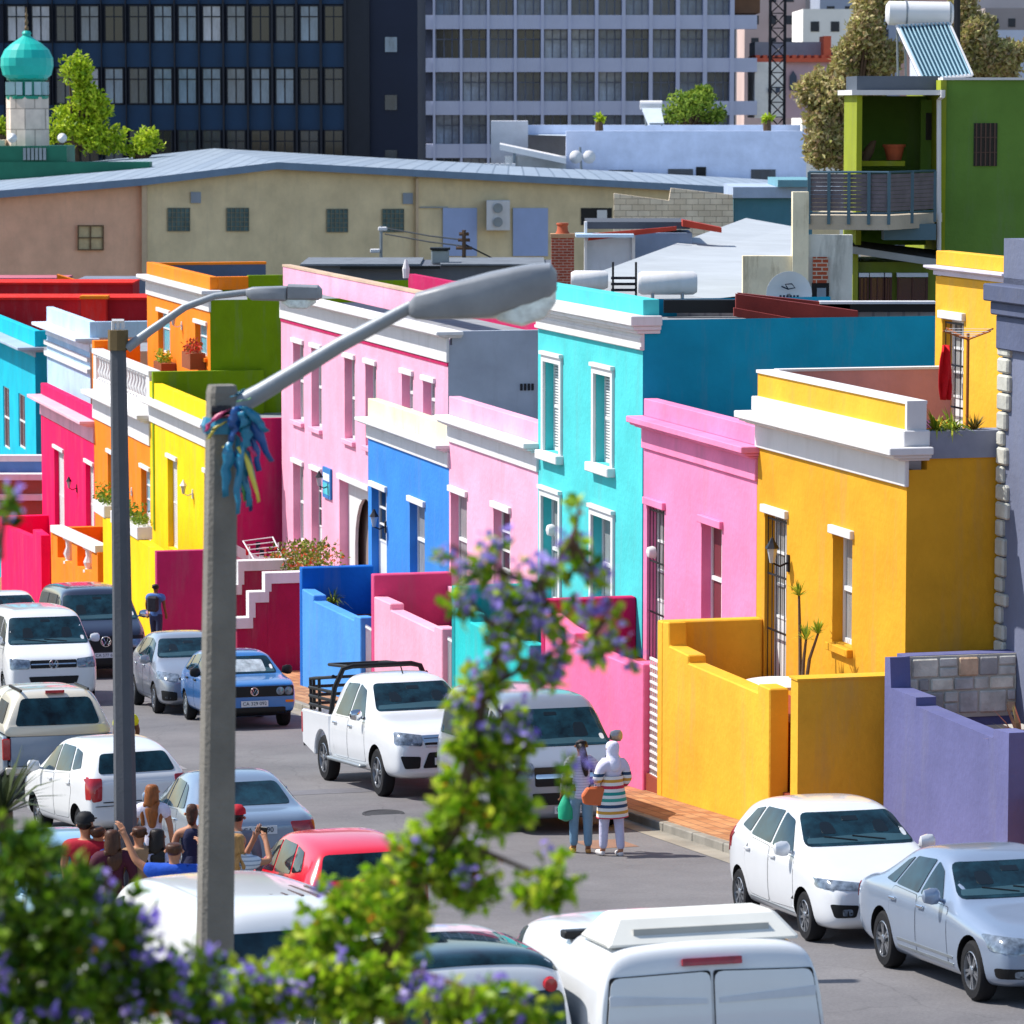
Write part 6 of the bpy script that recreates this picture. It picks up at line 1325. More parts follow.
# solar heater
D = 96; t = wthing('solar_heater', 'solar water heater with white drum and ribbed panel on the green house roof', 'solar heater', 930, 85, D)
a, b = pD(886, 13, D+1), pD(953, 14, D+1); m = MB().tube([tuple(a), tuple(a+(b-a)*.04), tuple(a+(b-a)*.96), tuple(b)], [.2, .29, .29, .22], 20); o = m.obj('drum', WFRAME, t, smooth=True)
for f in (.3, .95): q_ = a+(b-a)*f; MB().tube([(q_.x-.02, q_.y, q_.z), (q_.x+.02, q_.y, q_.z)], .3, 20).obj('strap', STEEL, o)
p = [pD(897, 26, D+.8), pD(949, 23, D+.8), pD(972, 75, D-.8), pD(922, 80, D-.8)]; m = MB(); m.q([tuple(x) for x in p]).q([(x.x, x.y+.06, x.z-.1) for x in p]); m.obj('panel', mat('collector', '35586a', .25, var=.1, bump=0), t)
m = MB()
for i in range(13): q0, q1 = p[0]+(p[1]-p[0])*(i+.5)/13, p[3]+(p[2]-p[3])*(i+.5)/13; m.tube([tuple(q0+Vector((0, -.03, .02))), tuple(q1+Vector((0, -.03, .02)))], .022, 5)
m.obj('tubes', mat('tube_glass', '8fb0bc', .2, bump=0), t); m = MB()
for i, j in ((0, 1), (1, 2), (2, 3), (3, 0)): m.tube([tuple(p[i]), tuple(p[j])], .045, 6)
m.obj('frame', WHITE, t); m = MB(); [m.tube([tuple(pD(x, y0, D+1)), tuple(pD(x2, 88, D+1))], .03, 5) for x, y0, x2 in ((897, 28, 898), (905, 40, 906), (945, 30, 946))]; m.obj('stand', STEEL, t)
t = wthing('roof_mast', 'dark thin mast behind the solar heater', 'mast', 957, 80, 110); MB().tube([G(957, 90, 110), G(957, -20, 110)], .1, 6).obj('mast', IRON, t)
# ================================================================ PEOPLE
def skin_obj(name, chains, m, parent, sub=2, par_frame=None):
    """chains: lists of (x,y,z,r); the first point of each chain may coincide with an existing one"""
    vs, es, rs, idx = [], [], [], {}
    for ch in chains:
        prev = None
        for (x, y, z, r) in ch:
            k = (round(x, 3), round(y, 3), round(z, 3))
            if k not in idx: idx[k] = len(vs); vs.append((x, y, z)); rs.append(r)
            if prev is not None and prev != idx[k]: es.append((prev, idx[k]))
            prev = idx[k]
    me = bpy.data.meshes.new(name); me.from_pydata(vs, es, []); o = bpy.data.objects.new(name, me); COL.objects.link(o)
    s = o.modifiers.new('s', 'SKIN'); s.use_smooth_shade = True
    for i, r in enumerate(rs):
        d = me.skin_vertices[0].data[i]; d.radius = r if isinstance(r, tuple) else (r, r); d.use_root = (i == 0)
    q = o.modifiers.new('q', 'SUBSURF'); q.levels = q.render_levels = sub
    dg = bpy.context.evaluated_depsgraph_get(); dg.update(); m2 = bpy.data.meshes.new_from_object(o.evaluated_get(dg), depsgraph=dg)
    o.modifiers.clear(); o.data = m2; m2.materials.clear(); m2.materials.append(m); m2.polygons.foreach_set('use_smooth', [True]*len(m2.polygons))
    o.parent = parent; BASE[o.name] = (0, 0, 0); return o
HAIRD = mat('hair_dark', '1c1412', .45, var=.4, scale=9, bump=.3, bscale=60, stretch=(6, 6, 1)); HAIRB = mat('hair_auburn', '8a5024', .45, var=.4, scale=9, bump=.3, bscale=60, stretch=(6, 6, 1)); HAIRBR = mat('hair_brown', '4a2c1c', .45, var=.4, scale=9, bump=.3, stretch=(6, 6, 1)); HAIRBL = mat('hair_blonde', 'b0824a', .45, var=.4, scale=9, bump=.3, stretch=(6, 6, 1))
SHOE = mat('shoe_dark', '26262c', .6, bump=0); SHOEW = mat('shoe_white', 'dcd6d2', .6, bump=0)
def cloth(key, col): return mat('cloth_'+key, col, .85, var=.14, scale=6, bump=.35, bscale=22)
def person(label, u, v, rz=0, H=1.65, top=None, sleeve='long', legs=None, hair=HAIRD, style='short', L=None, Rr=None, shoes=SHOE, stride=0, skin=SKIN, z=None, bottom='trousers', slim=1, group=None):
    k = H/1.70; zb = road(u)+(.13 if (v > 17.36 or v < 7.9) else 0)
    t = thing('person', label, 'person', W(u, v, zb), 'L', rz=rz, group=group); t.scale = (k, k, k)
    s = slim; sh = .18*s
    la = L or [(-.24, -.03, 1.16), (-.25, .05, .92)]; ra = Rr or [(.24, -.03, 1.16), (.25, .05, .92)]
    hips = (0, 0, .93)
    def leg(sg, st): return [(0, 0, .93, .135*s), (sg*.09, 0, .86, .1), (sg*.10, .02+st*.5, .48, .062), (sg*.10, st, .10, .042), (sg*.10, st+.03, .045, .045), (sg*.115, st+.17, .035, .032)]
    def arm(pts, sg):
        e, w = pts; sx = sg*sh
        c = [(0, 0, 1.36, .10*s), (sx, -.01, 1.36, .055), (e[0], e[1], e[2], .042), (w[0], w[1], w[2], .030)]
        d = (Vector(w)-Vector(e)).normalized(); p = Vector(w)+d*.06; c.append((p.x, p.y, p.z, (.034, .022))); out = [c]
        n = d.orthogonal().normalized(); m_ = d.cross(n)
        for i, (o_, ln) in enumerate(((-.03, .055), (-.012, .07), (.010, .066), (.030, .05))):
            a = p+n*o_*.9; b = a+d*ln+m_*.012; c2 = b+d*ln*.45+m_*.03; out.append([(p.x, p.y, p.z, (.034, .022)), (a.x, a.y, a.z, .0115), (b.x, b.y, b.z, .009), (c2.x, c2.y, c2.z, .008)])
        a = Vector(w)+d*.02-n*.03; b = a-n*.02+d*.035; out.append([(w[0], w[1], w[2], .030), (a.x, a.y, a.z, .012), (b.x, b.y, b.z, .009)])
        return out
    spine = [(0, 0, .93, (.135*s, .10)), (0, -.01, 1.10, (.115*s, .09)), (0, 0, 1.26, (.14*s, .10)), (0, 0, 1.36, .10*s), (0, 0, 1.45, .052), (0, .01, 1.51, .056), (0, .015, 1.57, .088), (0, .005, 1.63, .093), (0, 0, 1.69, .06)]
    nose = [(0, .015, 1.57, .088), (0, .10, 1.575, .016)]
    skin_obj('body', [spine, leg(-1, stride), leg(1, -stride)]+arm(la, -1)+arm(ra, 1)+[nose], skin, t)
    f = MB()
    for x in (-.033, .033): f.lathe([(.001, .094), (.012, .09), (.001, .08)], (x, 0, 1.605), 8, 'y')
    f.obj('eyes', HAIRD, t); MB().box(-.022, .022, .092, .1, 1.535, 1.543).obj('mouth', mat('lips', '8c4a44', .5, bump=0), t)
    for x in (-1, 1): MB().lathe([(.001, -.02), (.025, 0), (.001, .02)], (x*.088, 0, 1.595), 8, 'x').obj('ear', skin, t)
    # clothes
    if top:
        ch = [[(0, 0, .84, (.165*s, .13)), (0, 0, .92, (.165*s, .13)), (0, -.01, 1.10, (.13*s, .105)), (0, 0, 1.26, (.165*s, .125)), (0, 0, 1.37, .14*s), (0, 0, 1.445, .085)]]
        for pts, sg in ((la, -1), (ra, 1)):
            e, w = Vector(pts[0]), Vector(pts[1]); a = Vector((sg*sh, -.01, 1.37)); c = [(0, 0, 1.37, .14*s), (a.x, a.y, a.z+.005, .1)]
            if sleeve == 'long': c += [(e.x, e.y, e.z, .056), (*(e+(w-e)*.88), .044)]
            elif sleeve == 'short': c += [(*(a+(e-a)*.62), .064)]
            if sleeve != 'none': ch.append(c)
        skin_obj('top', ch, top, t)
    if bottom == 'trousers' and legs:
        ch = [[(0, 0, 1.02, (.14*s, .11)), (0, 0, .92, (.15*s, .118))]]
        for sg, st in ((-1, stride), (1, -stride)): ch.append([(0, 0, .92, (.15*s, .118)), (sg*.09, 0, .84, .112), (sg*.10, .02+st*.5, .48, .078), (sg*.10, st, .09, .064)])
        skin_obj('trousers', ch, legs, t)
    elif bottom == 'skirt' and legs:
        MB().lathe([(.12, 1.08), (.15, .98), (.18, .88), (.22, .6), (.24, .52)], (0, 0, 0), 16).obj('skirt', legs, t, smooth=True)
    for sg, st in ((-1, stride), (1, -stride)): skin_obj('shoe', [[(sg*.10, st-.03, .04, .045), (sg*.108, st+.08, .04, .048), (sg*.118, st+.19, .03, .034)]], shoes, t)
    # hair
    if style == 'short': skin_obj('hair', [[(0, -.02, 1.69, .075), (0, -.015, 1.65, .098), (0, -.03, 1.60, .088), (0, -.045, 1.55, .05)]], hair, t)
    if style in ('long', 'verylong'):
        n = 1.22 if style == 'long' else 1.12
        skin_obj('hair', [[(0, -.01, 1.70, .07), (0, -.015, 1.65, .1), (0, -.025, 1.58, .1), (0, -.05, 1.50, (.09, .08)), (0, -.08, 1.40, (.1, .06)), (.01, -.1, 1.30, (.09, .05)), (.02, -.11, n, (.045, .03))], [(0, -.05, 1.50, (.09, .08)), (-.09, -.06, 1.40, .045), (-.12, -.08, 1.30, .035), (-.10, -.10, n+.03, .02)], [(0, -.05, 1.50, (.09, .08)), (.09, -.06, 1.40, .045), (.13, -.07, 1.32, .035), (.12, -.09, n+.07, .018)]], hair, t)
    if style == 'pony': skin_obj('hair', [[(0, -.01, 1.69, .07), (0, -.015, 1.65, .1), (0, -.03, 1.59, .09), (0, -.10, 1.60, .05), (.02, -.13, 1.5, .055), (.03, -.14, 1.38, .062), (.045, -.14, 1.26, .05), (.06, -.13, 1.16, .025)]], hair, t)
    if style == 'bun': skin_obj('hair', [[(0, -.01, 1.69, .075), (0, -.015, 1.65, .1), (0, -.03, 1.58, .09), (0, -.07, 1.52, .06), (0, -.09, 1.46, .045)], [(0, -.015, 1.65, .1), (0, -.06, 1.73, .05)]], hair, t)
    if style == 'scarf': skin_obj('headscarf', [[(0, 0, 1.71, .07), (0, -.005, 1.65, .112), (0, -.015, 1.58, .108), (0, -.01, 1.50, .09), (0, -.02, 1.43, .12), (0, -.05, 1.34, .13), (0, -.09, 1.24, .07)]], hair, t)
    if style == 'cap':
        skin_obj('hair', [[(0, -.02, 1.66, .09), (0, -.03, 1.60, .09), (0, -.045, 1.55, .05)]], HAIRD, t)
        c = MB().lathe([(.105, 1.645), (.10, 1.70), (.06, 1.745), (.01, 1.755)], (0, 0, 0), 16); c.box(-.06, .06, .08, .19, 1.645, 1.657); c.obj('cap', hair, t, smooth=True)
    return t
def px_uv(x, y, D): p = pD(x, y, D); a = S(p); return a[0], a[1]
# two women in the street
u, v = at(581, 853)
STR = stripemat('stripe_top', ['c3c2d8', 'c3c2d8', 'a6a6c2'], 'z', .04)
t = person('woman in striped grey top and blue jeans with a long dark ponytail', u, v, .12, 1.66, STR, 'long', cloth('jeans', '6d8fa6'), HAIRD, 'pony', L=[(-.25, -.05, 1.14), (-.27, .06, .9)], Rr=[(.25, -.04, 1.15), (.24, .1, .92)], shoes=mat('shoe_tan', 'c08a4a', .6, bump=0), stride=.05, skin=mat('skin_deep', '8c5a40', .55, bump=0))
skin_obj('shirt_tail', [[(0, 0, 1.0, (.15, .12)), (0, -.01, .88, (.175, .14)), (0, -.01, .80, (.17, .135))]], STR, t)
p = W(u, v, road(u)); bx, by = px_uv(565, 800, p.y)
g_ = MB(); q = pD(566, 806, p.y-.0)
g_.v = []; g_.lathe([(.03, -.34), (.11, -.30), (.12, -.14), (.07, -.03), (.015, .08)], (0, 0, 0), 10)
single('carrier_bag', 'green carrier bag held by the woman in jeans', 'bag', g_, mat('bag_green', '1f9c74', .5, bump=.4, bscale=20), (q.x, q.y, q.z+.12), 'L', smooth=True)
u, v = at(612, 856)
COATM = stripemat('stripe_coat', ['1c8f86', 'e8e4dc', 'c22a44', 'e8e4dc', 'd29a3a', 'e8e4dc', '22405f', 'e8e4dc', '3aa08c', 'e8e4dc'], 'z', .46)
t = person('woman in a white headscarf and colourful striped coat, standing right of the woman in jeans', u, v, .45, 1.66, mat('cloth_white', 'd4cfe0', .85, bump=.2), 'long', cloth('white_trousers', 'c9c6dc'), mat('scarf', 'dcdaea', .7, var=.1, bump=.3), 'scarf',
    L=[(-.26, -.02, 1.14), (-.14, .2, 1.12)], Rr=[(.25, -.02, 1.14), (.2, .14, .98)], shoes=SHOEW, stride=.09)
m = MB().lathe([(.25, .58), (.235, .75), (.2, .95), (.165, 1.1), (.17, 1.2)], (0, -.01, 0), 18, cap=False); 
for i in range(len(m.v)): x, y, z = m.v[i]; m.v[i] = (x, y*.72+.0, z)
m.obj('coat', COATM, t, smooth=True)
skin_obj('coat_sleeve', [[(-.18, -.01, 1.34, .08), (-.26, -.02, 1.14, .078), (-.17, .14, 1.12, .066)]], COATM, t); skin_obj('coat_sleeve', [[(.18, -.01, 1.34, .08), (.25, -.02, 1.14, .078), (.21, .11, 1.01, .066)]], COATM, t)
q = pD(595, 796, W(u, v, 0).y-.12)
hb = thing('handbag', 'tan leather handbag hanging from the shoulder of the woman in the striped coat', 'bag', tuple(q), 'L', rz=.3)
m = MB(); m.prism([(-.17, -.11), (.13, -.15), (.19, .02), (.12, .13), (-.12, .13), (-.2, .02)], lambda a, b, d: (a, d, b), -.05, .05); m.obj('pouch', mat('tan_leather', 'd0693a', .5, var=.12, bump=.1), hb, bevel=.02)
MB().tube([(-.1, 0, .12), (.02, .0, .3), (.22, .05, .5), (.2, .12, .55)], .012, 6).obj('strap', mat('strap_dark', '33304a', .6, bump=0), hb)
# man walking by the yellow wall
u, v = px_uv(140, 625, 107)
t = person('man in a blue shirt with a dark backpack walking past the lemon yellow wall', u, 17.7, -.3, 1.8, cloth('blue', '4a70b0'), 'short', cloth('navy', '2b3350'), HAIRD, 'short', skin=mat('skin_dark', '6e4630', .55, bump=0), stride=.12, slim=1.15)
bp = MB().box(-.15, .15, -.27, -.12, 1.0, 1.4); o = bp.obj('backpack', cloth('dark_grey', '2c2e36'), t, bevel=.05)
# crowd beside the parked cars
def crowd(x, ytop, H, label, **kw):
    lo, hi = 20., 140.
    for _ in range(40):
        D = (lo+hi)/2; p = pD(x, ytop, D); u, v, z = S(p); g = road(u)+(.13 if (v > 17.36 or v < 7.9) else 0)
        if z-g > H*1.02: lo = D
        else: hi = D
    kw.setdefault('group', 'people gathered beside the parked cars')
    return person(label, u, v, H=H, **kw)
TEE = cloth('white_tee', 'd8d2de')
crowd(152, 781, 1.68, 'woman with long auburn hair in a white T-shirt standing behind the small white hatchback', top=TEE, sleeve='short', legs=cloth('denim', '51687f'), hair=HAIRB, style='verylong', rz=-.1)
crowd(192, 803, 1.66, 'woman with a dark bun and bare shoulders in a navy dress', top=cloth('navy_dress', '2a2c48'), sleeve='none', legs=cloth('navy_dress', '2a2c48'), bottom='skirt', hair=HAIRBR, style='bun', Rr=[(.26, .12, 1.3), (.12, .25, 1.55)])
crowd(85, 813, 1.78, 'man in a dark cap and a maroon shirt at the left of the crowd', top=cloth('maroon', 'a3172c'), sleeve='short', legs=cloth('navy', '2b3350'), hair=mat('cap_black', '15161a', .7, bump=0), style='cap', slim=1.2, rz=-.3)
crowd(98, 822, 1.68, 'brown haired person in a blue top beside the man in the maroon shirt', top=cloth('blue_top', '3c6cc0'), legs=cloth('denim', '51687f'), hair=HAIRBR, rz=-.4)
crowd(112, 826, 1.66, 'woman with dark hair and a burgundy top next to the far lamp post', top=cloth('burgundy', '4a1a2c'), legs=cloth('denim', '51687f'), hair=HAIRBR, style='long', rz=.2)
crowd(139, 822, 1.68, 'brown haired person just left of the woman with long black hair', top=cloth('tan', '9c7a5c'), legs=cloth('denim', '51687f'), hair=HAIRBR, rz=.3)
crowd(157, 825, 1.64, 'woman with long black hair and a pale lilac top in the crowd', top=cloth('pale_lilac', 'b8b4d0'), legs=cloth('denim', '51687f'), hair=HAIRD, style='verylong')
crowd(174, 838, 1.76, 'man in a royal blue shirt raising his left arm', top=cloth('royal', '1f4fb4'), sleeve='short', legs=cloth('denim', '51687f'), hair=HAIRBR, style='short', slim=1.2, L=[(-.4, .02, 1.5), (-.52, .1, 1.76)], Rr=[(.38, .06, 1.42), (.28, .2, 1.6)])
crowd(237, 806, 1.74, 'person in a red cap mostly hidden by the near lamp post', top=cloth('grey_top', '70737c'), legs=cloth('denim', '51687f'), hair=mat('cap_red', 'b01a28', .7, bump=0), style='cap')
t = crowd(238, 830, 1.66, 'woman with honey blonde hair holding up a phone to take a picture', top=stripemat('stripe_tee', ['c9d0d8', 'c9d0d8', '8f9cae'], 'z', .05), sleeve='short', legs=cloth('denim', '51687f'), hair=HAIRBL, style='long', rz=-.5, L=[(-.1, .3, 1.36), (.02, .34, 1.6)], Rr=[(.3, .22, 1.36), (.16, .34, 1.6)])
loc = t.matrix_world if False else Matrix.Translation(t.location) @ Matrix.Rotation(t.rotation_euler.z, 4, 'Z') @ Matrix.Scale(t.scale.x, 4)
q = loc @ Vector((.09, .37, 1.68)); single('phone', 'black phone held up by the honey blonde woman', 'phone', MB().box(-.08, .08, -.006, .006, -.04, .04), BLACK, tuple(q), 'L', rz=-.5, bevel=.008)
crowd(125, 697, 1.74, 'person in a yellow top crossing the road, mostly hidden by the far lamp post', top=cloth('hi_vis', 'd8d81c'), sleeve='short', legs=cloth('navy', '2b3350'), hair=HAIRD, rz=.8, skin=mat('skin_dark', '6e4630', .55, bump=0), group=None)
# ================================================================ PLANTS, LAUNDRY AND SMALL THINGS ROUND THE HOUSES
def tuft(mb, c, n, ln, rng, w=.03, droop=.4, up=1.0):
    for _ in range(n):
        a = rng.uniform(0, 6.28); el = rng.uniform(.25, 1.3)*up; d = Vector((math.cos(a)*math.cos(el), math.sin(a)*math.cos(el), math.sin(el))); L_ = ln*rng.uniform(.6, 1.1)
        s_ = Vector((-math.sin(a), math.cos(a), 0))*w; p0 = Vector(c); p1 = p0+d*L_*.55; p2 = p0+d*L_; p2.z -= droop*L_*math.cos(el)
        i = len(mb.v); mb.v += [tuple(p0-s_*.6), tuple(p0+s_*.6), tuple(p1+s_), tuple(p1-s_), tuple(p2)]; mb.f += [(i, i+1, i+2, i+3), (i+3, i+2, i+4)]; mb.m += [mb.k]*2
rg = random.Random(77)
YG = leafmat('yucca', ['5f7a1c', '8fa028', 'b8b43a'])
p = W(*[(lambda a: (a[0], 19.6, 0))(pv(800, 680, 19.6))][0]); u0, z0 = pv(801, 684, 19.6)
t = thing('yucca', 'thin stemmed yucca plant against the mustard house wall', 'plant', (u0, 19.6, z0)); st = MB(); lf = MB(); 
for (x, y) in ((799, 596), (806, 640), (818, 634)):
    uu, zz = pv(x, y, 19.6); st.tube([(u0, 19.6, z0-.6), ((u0+uu)/2, 19.6, (z0+zz)/2), (uu, 19.6, zz)], [.035, .028, .02], 6); tuft(lf, (uu, 19.6, zz), 34, .32, rg, .014, .2)
st.obj('stem', TRUNK, t); lf.obj('leaves', YG, t, tri=True)
u0, z0 = pv(780, 684, 19.2); t = thing('garden_table', 'white table top behind the mustard wall by the gate', 'table', (u0, 19.2, z0-.7))
MB().lathe([(.55, z0-.02), (.58, z0+.03), (.5, z0+.05)], (u0, 19.2, 0), 20).obj('table_top', WFRAME, t); MB().tube([(u0, 19.2, z0-.7), (u0, 19.2, z0)], .04, 8).obj('leg', WFRAME, t)
uB = B_uR-.2
v_, z_ = pu(944, 432, uB); t = thing('spiky_plant', 'yellow green spiky plant in the roof planter', 'plant', (uB, v_, z_)); lf = MB(); [tuft(lf, (uB, v_+dx, z_-.02), 60, .5, rg, .016, .5) for dx in (-.12, .12)]; lf.obj('leaves', YG, t, tri=True)
v_, z_ = pu(974, 430, uB); t = thing('dry_plant', 'small brown dry plant in the roof planter', 'plant', (uB, v_, z_)); lf = MB(); tuft(lf, (uB, v_, z_-.02), 90, .3, rg, .01, .1); lf.obj('leaves', leafmat('dry', ['6a4a24', '8c7a34', '4f5a20']), t, tri=True)
# rotary line with red cloth
uC = uD(60.5, 22); v_, z_ = pu(967, 432, uC); t = thing('washing_line', 'rusty rotary washing line on the roof terrace', 'washing line', (uC, v_, z_-.3)); zt = pu(967, 333, uC)[1]; m = MB(); m.tube([(uC, v_, z_-.4), (uC, v_, zt)], .025, 6)
for a in range(4): an = a*math.pi/2+.35; m.tube([(uC, v_, zt-.1), (uC+.5*math.cos(an), v_+.5*math.sin(an), zt+.05)], .014, 5)
m.obj('pole', mat('rust', 'a05a2a', .8), t); m = MB()
for r_ in (.2, .35, .48):
    P_ = [(uC+r_*math.cos(a*math.pi/2+.35), v_+r_*math.sin(a*math.pi/2+.35), zt-.1+.3*r_) for a in range(5)]; m.tube(P_, .004, 4)
m.obj('lines', WFRAME, t)
va, za = pu(946, 345, uC); m = MB(); nn = 8; zb2 = pu(946, 400, uC)[1]
for j in range(nn+1):
    z = za+(zb2-za)*j/nn; w_ = .04+.07*math.sin(math.pi*min(1, j/nn*.8+.1)); [m.v.append((uC+.05*math.sin(i*1.9+j*.5), va-w_+2*w_*i/5, z)) for i in range(6)]
for j in range(nn):
    for i in range(5): a = j*6+i; m.f.append((a, a+1, a+7, a+6)); m.m.append(0)
o = single('red_cloth', 'bright red cloth hanging from the washing line', 'laundry', m, cloth('red', 'd8141e'), (uC, va, zb2), smooth=True); sd = o.modifiers.new('s', 'SOLIDIFY'); sd.thickness = .02
# bougainvillea, laundry rack, grass tuft
u0, z0 = pv(304, 572, 20.6); t = thing('bougainvillea', 'leafy bush with orange red flowers in front of the tall pink house', 'bush', (u0, 20.6, z0-.5)); lf = MB(); fl = MB(); bl2 = random.Random(4)
def sc_(mb, n, sz, lo=0):
    for _ in range(n):
        x, y = bl2.uniform(285, 323), bl2.uniform(541+lo, 575)
        if (x-304)**2/400+(y-568)**2/800 > 1: continue
        uu, zz = pv(x, y, 20.6+bl2.uniform(-.4, .4)); mb.leaf((uu, 20.6+bl2.uniform(-.4, .4), zz), sz, bl2)
sc_(lf, 1500, .12); sc_(fl, 260, .12, 6); lf.obj('leaves', leafmat('boug', ['3f5a18', '6c7f28', '94983a']), t, tri=True); o = fl.obj('flowers', leafmat('bougf', ['c8452a', 'd8702c', 'a82a30']), t, tri=True); o['kind'] = 'stuff'
MB().tube([(u0, 20.6, road(u0)), (u0, 20.6, z0)], .05, 6).obj('stem', TRUNK, t)
uR_ = uD(106, 19.6); t = thing('laundry_rack', 'white folding rack with red and dark socks and cloths behind the maroon wall', 'laundry rack', (uR_, 19.5, pu(262, 566, uR_)[1])); m = MB(); a, b = pu(250, 545, uR_), pu(280, 541, uR_); c_, d_ = pu(256, 563, uR_), pu(284, 561, uR_)
for k in range(6): f = k/5; m.tube([(uR_-1+f, a[0]+(c_[0]-a[0])*f, a[1]+(c_[1]-a[1])*f), (uR_-1+f, b[0]+(d_[0]-b[0])*f, b[1]+(d_[1]-b[1])*f)], .015, 5)
for p, q in ((a, c_), (b, d_)): m.tube([(uR_-1, *p), (uR_, *q)], .02, 5); m.tube([(uR_-.5, (p[0]+q[0])/2, p[1]-.1), (uR_-.5, (p[0]+q[0])/2, p[1]-1)], .02, 5)
m.obj('frame', WFRAME, t)
for k in range(14):
    f = bl2.random(); g = bl2.random(); y_ = a[0]+(b[0]-a[0])*g+(c_[0]-a[0])*f; z = a[1]+(c_[1]-a[1])*f; cm = [cloth('sock%d' % i, x) for i, x in enumerate(('c8262c', 'e06a70', '23242c', 'd8d4d4', 'b03a60'))][k % 5]
    o = single('laundry_item', 'small piece of laundry on the white folding rack', 'laundry', MB().box(uR_-1+f-.015, uR_-1+f+.015, y_-.06, y_+.06, z-.26, z-.01), cm, (uR_-1+f, y_, z), group='laundry on the folding rack')
u0, z0 = pv(333, 604, 19.1); t = thing('grass_tuft', 'tuft of long grass growing on the blue stoep', 'grass', (u0, 19.1, z0)); lf = MB(); tuft(lf, (u0, 19.1, z0), 70, .5, rg, .012, .5); lf.obj('blades', YG, t, tri=True)
u0, z0 = pv(290, 690, 18.2); u0 = uD(93, 18.2)
u0, z0 = pv(1016, 738, 19.9); t = thing('aloe', 'aloe with reddish pointed leaves at the right edge', 'plant', (u0, 19.9, z0-.3)); lf = MB(); tuft(lf, (u0, 20.0, z0-.2), 40, .8, rg, .03, .3); lf.obj('leaves', leafmat('aloe', ['a05a48', '8a6a50', '7a8a3c']), t, tri=True)
# ================================================================ STREET LAMPS
CONC = mat('pole_concrete', '7a766f', .9, var=.2, scale=3, bump=.5, bscale=40, wear=.3)
def loft(mb, st, seg=14):
    """st: (x, y, zlo, zhi, halfdepth)"""
    i0 = len(mb.v)
    for x, y, zl, zh, hd in st:
        for k in range(seg):
            a = 2*math.pi*k/seg; c, s_ = math.cos(a), math.sin(a); c = math.copysign(abs(c)**.4, c); s_ = math.copysign(abs(s_)**.4, s_)
            mb.v.append((x, y+hd*c, (zl+zh)/2+(zh-zl)/2*s_))
    for j in range(len(st)-1):
        for k in range(seg): k2 = (k+1) % seg; mb.f.append((i0+j*seg+k, i0+j*seg+k2, i0+(j+1)*seg+k2, i0+(j+1)*seg+k)); mb.m.append(mb.k)
    mb.f.append(tuple(i0+k for k in range(seg-1, -1, -1))); mb.f.append(tuple(i0+(len(st)-1)*seg+k for k in range(seg))); mb.m += [mb.k]*2
    return mb
D = 25.0; pb = pD(214, 1100, D); g0 = S(pb); zg = road(g0[0])-.1
ptop = pD(222, 384, D); t = thing('street_lamp', 'near concrete street lamp with coloured ribbons tied below its arm', 'street lamp', (ptop.x-.06, D, zg), 'W', 'street lamps over the road')
zz = lambda y: pD(222, y, D).z
m = MB(); n = 4; rot = math.radians(62)
rings = [(pD(215, 1024, D).x-.05, zg, .15), (pD(215, 945, D).x, zz(945), .13), (ptop.x, zz(392), .108), (ptop.x, zz(385), .095)]
i0 = 0
for x, z, r_ in rings:
    for k in range(8):
        a = rot+(k//2)*math.pi/2+(-.16 if k % 2 == 0 else .16); m.v.append((x+r_*math.cos(a), D+r_*math.sin(a), z))
for j in range(3):
    for k in range(8): k2 = (k+1) % 8; m.f.append((j*8+k, j*8+k2, (j+1)*8+k2, (j+1)*8+k)); m.m.append(0)
m.f.append(tuple(24+k for k in range(8))); m.m.append(0); m.obj('pole', CONC, t)
P_ = lambda x, y, dy=0: tuple(pD(x, y, D)+Vector((0, dy, 0)))
MB().tube([P_(226, 412), P_(262, 392), P_(340, 345), P_(412, 306)], [.066, .06, .05, .042], 14).obj('arm', mat('arm_steel', '8c9298', .5, .3, var=.15, bump=.1), t, smooth=True)
def zr_(x, y): p = pD(x, y, D); return p.x, p.z
hd = []
for x, yh, yl, w in ((409, 302, 316, .05), (416, 293, 319, .09), (450, 283, 319, .12), (490, 272, 317, .15), (530, 264, 305, .15), (550, 263, 297, .13), (557, 272, 290, .08)):
    a, zh = zr_(x, yh); _, zl = zr_(x, yl); hd.append((a, D, zl, zh, w))
h = loft(MB(), hd).obj('lamp_head', mat('lamp_grey', '868a90', .4, 0, var=.15, scale=5, bump=.05), t, smooth=True)
hd = []
for x, yh, yl, w in ((488, 300, 314, .05), (500, 300, 321, .11), (522, 298, 326, .135), (545, 292, 318, .12), (556, 288, 302, .06)):
    a, zh = zr_(x, yh); _, zl = zr_(x, yl); hd.append((a, D, zl, zh, w))
loft(MB(), hd).obj('lens', mat('lamp_bowl', 'dde6e4', .15, 0, var=.35, scale=14, bump=.1, spec=.8), t, smooth=True)
MB().tube([P_(421, 318), P_(495, 317), P_(556, 289)], .012, 6).obj('rim', WHITE, t)
MB().tube([P_(213, 410, -.1), P_(232, 410, -.1)], .035, 8).tube([P_(222, 408, -.14), P_(222, 412, -.05)], .03, 8).obj('clamp', IRON, t)
rb = thing('ribbon_bundle', 'blue, teal, pink and yellow ribbons knotted round the near lamp post', 'ribbons', P_(240, 430, -.14), 'W'); rr = random.Random(12)
RC = [mat('ribbon_'+n_, c, .35, var=.15, bump=0, spec=.6) for n_, c in (('blue', '0f4f94'), ('teal', '15789c'), ('pink', 'c0306e'), ('yellow', 'd6c84a'), ('green', '5fa85a'))]
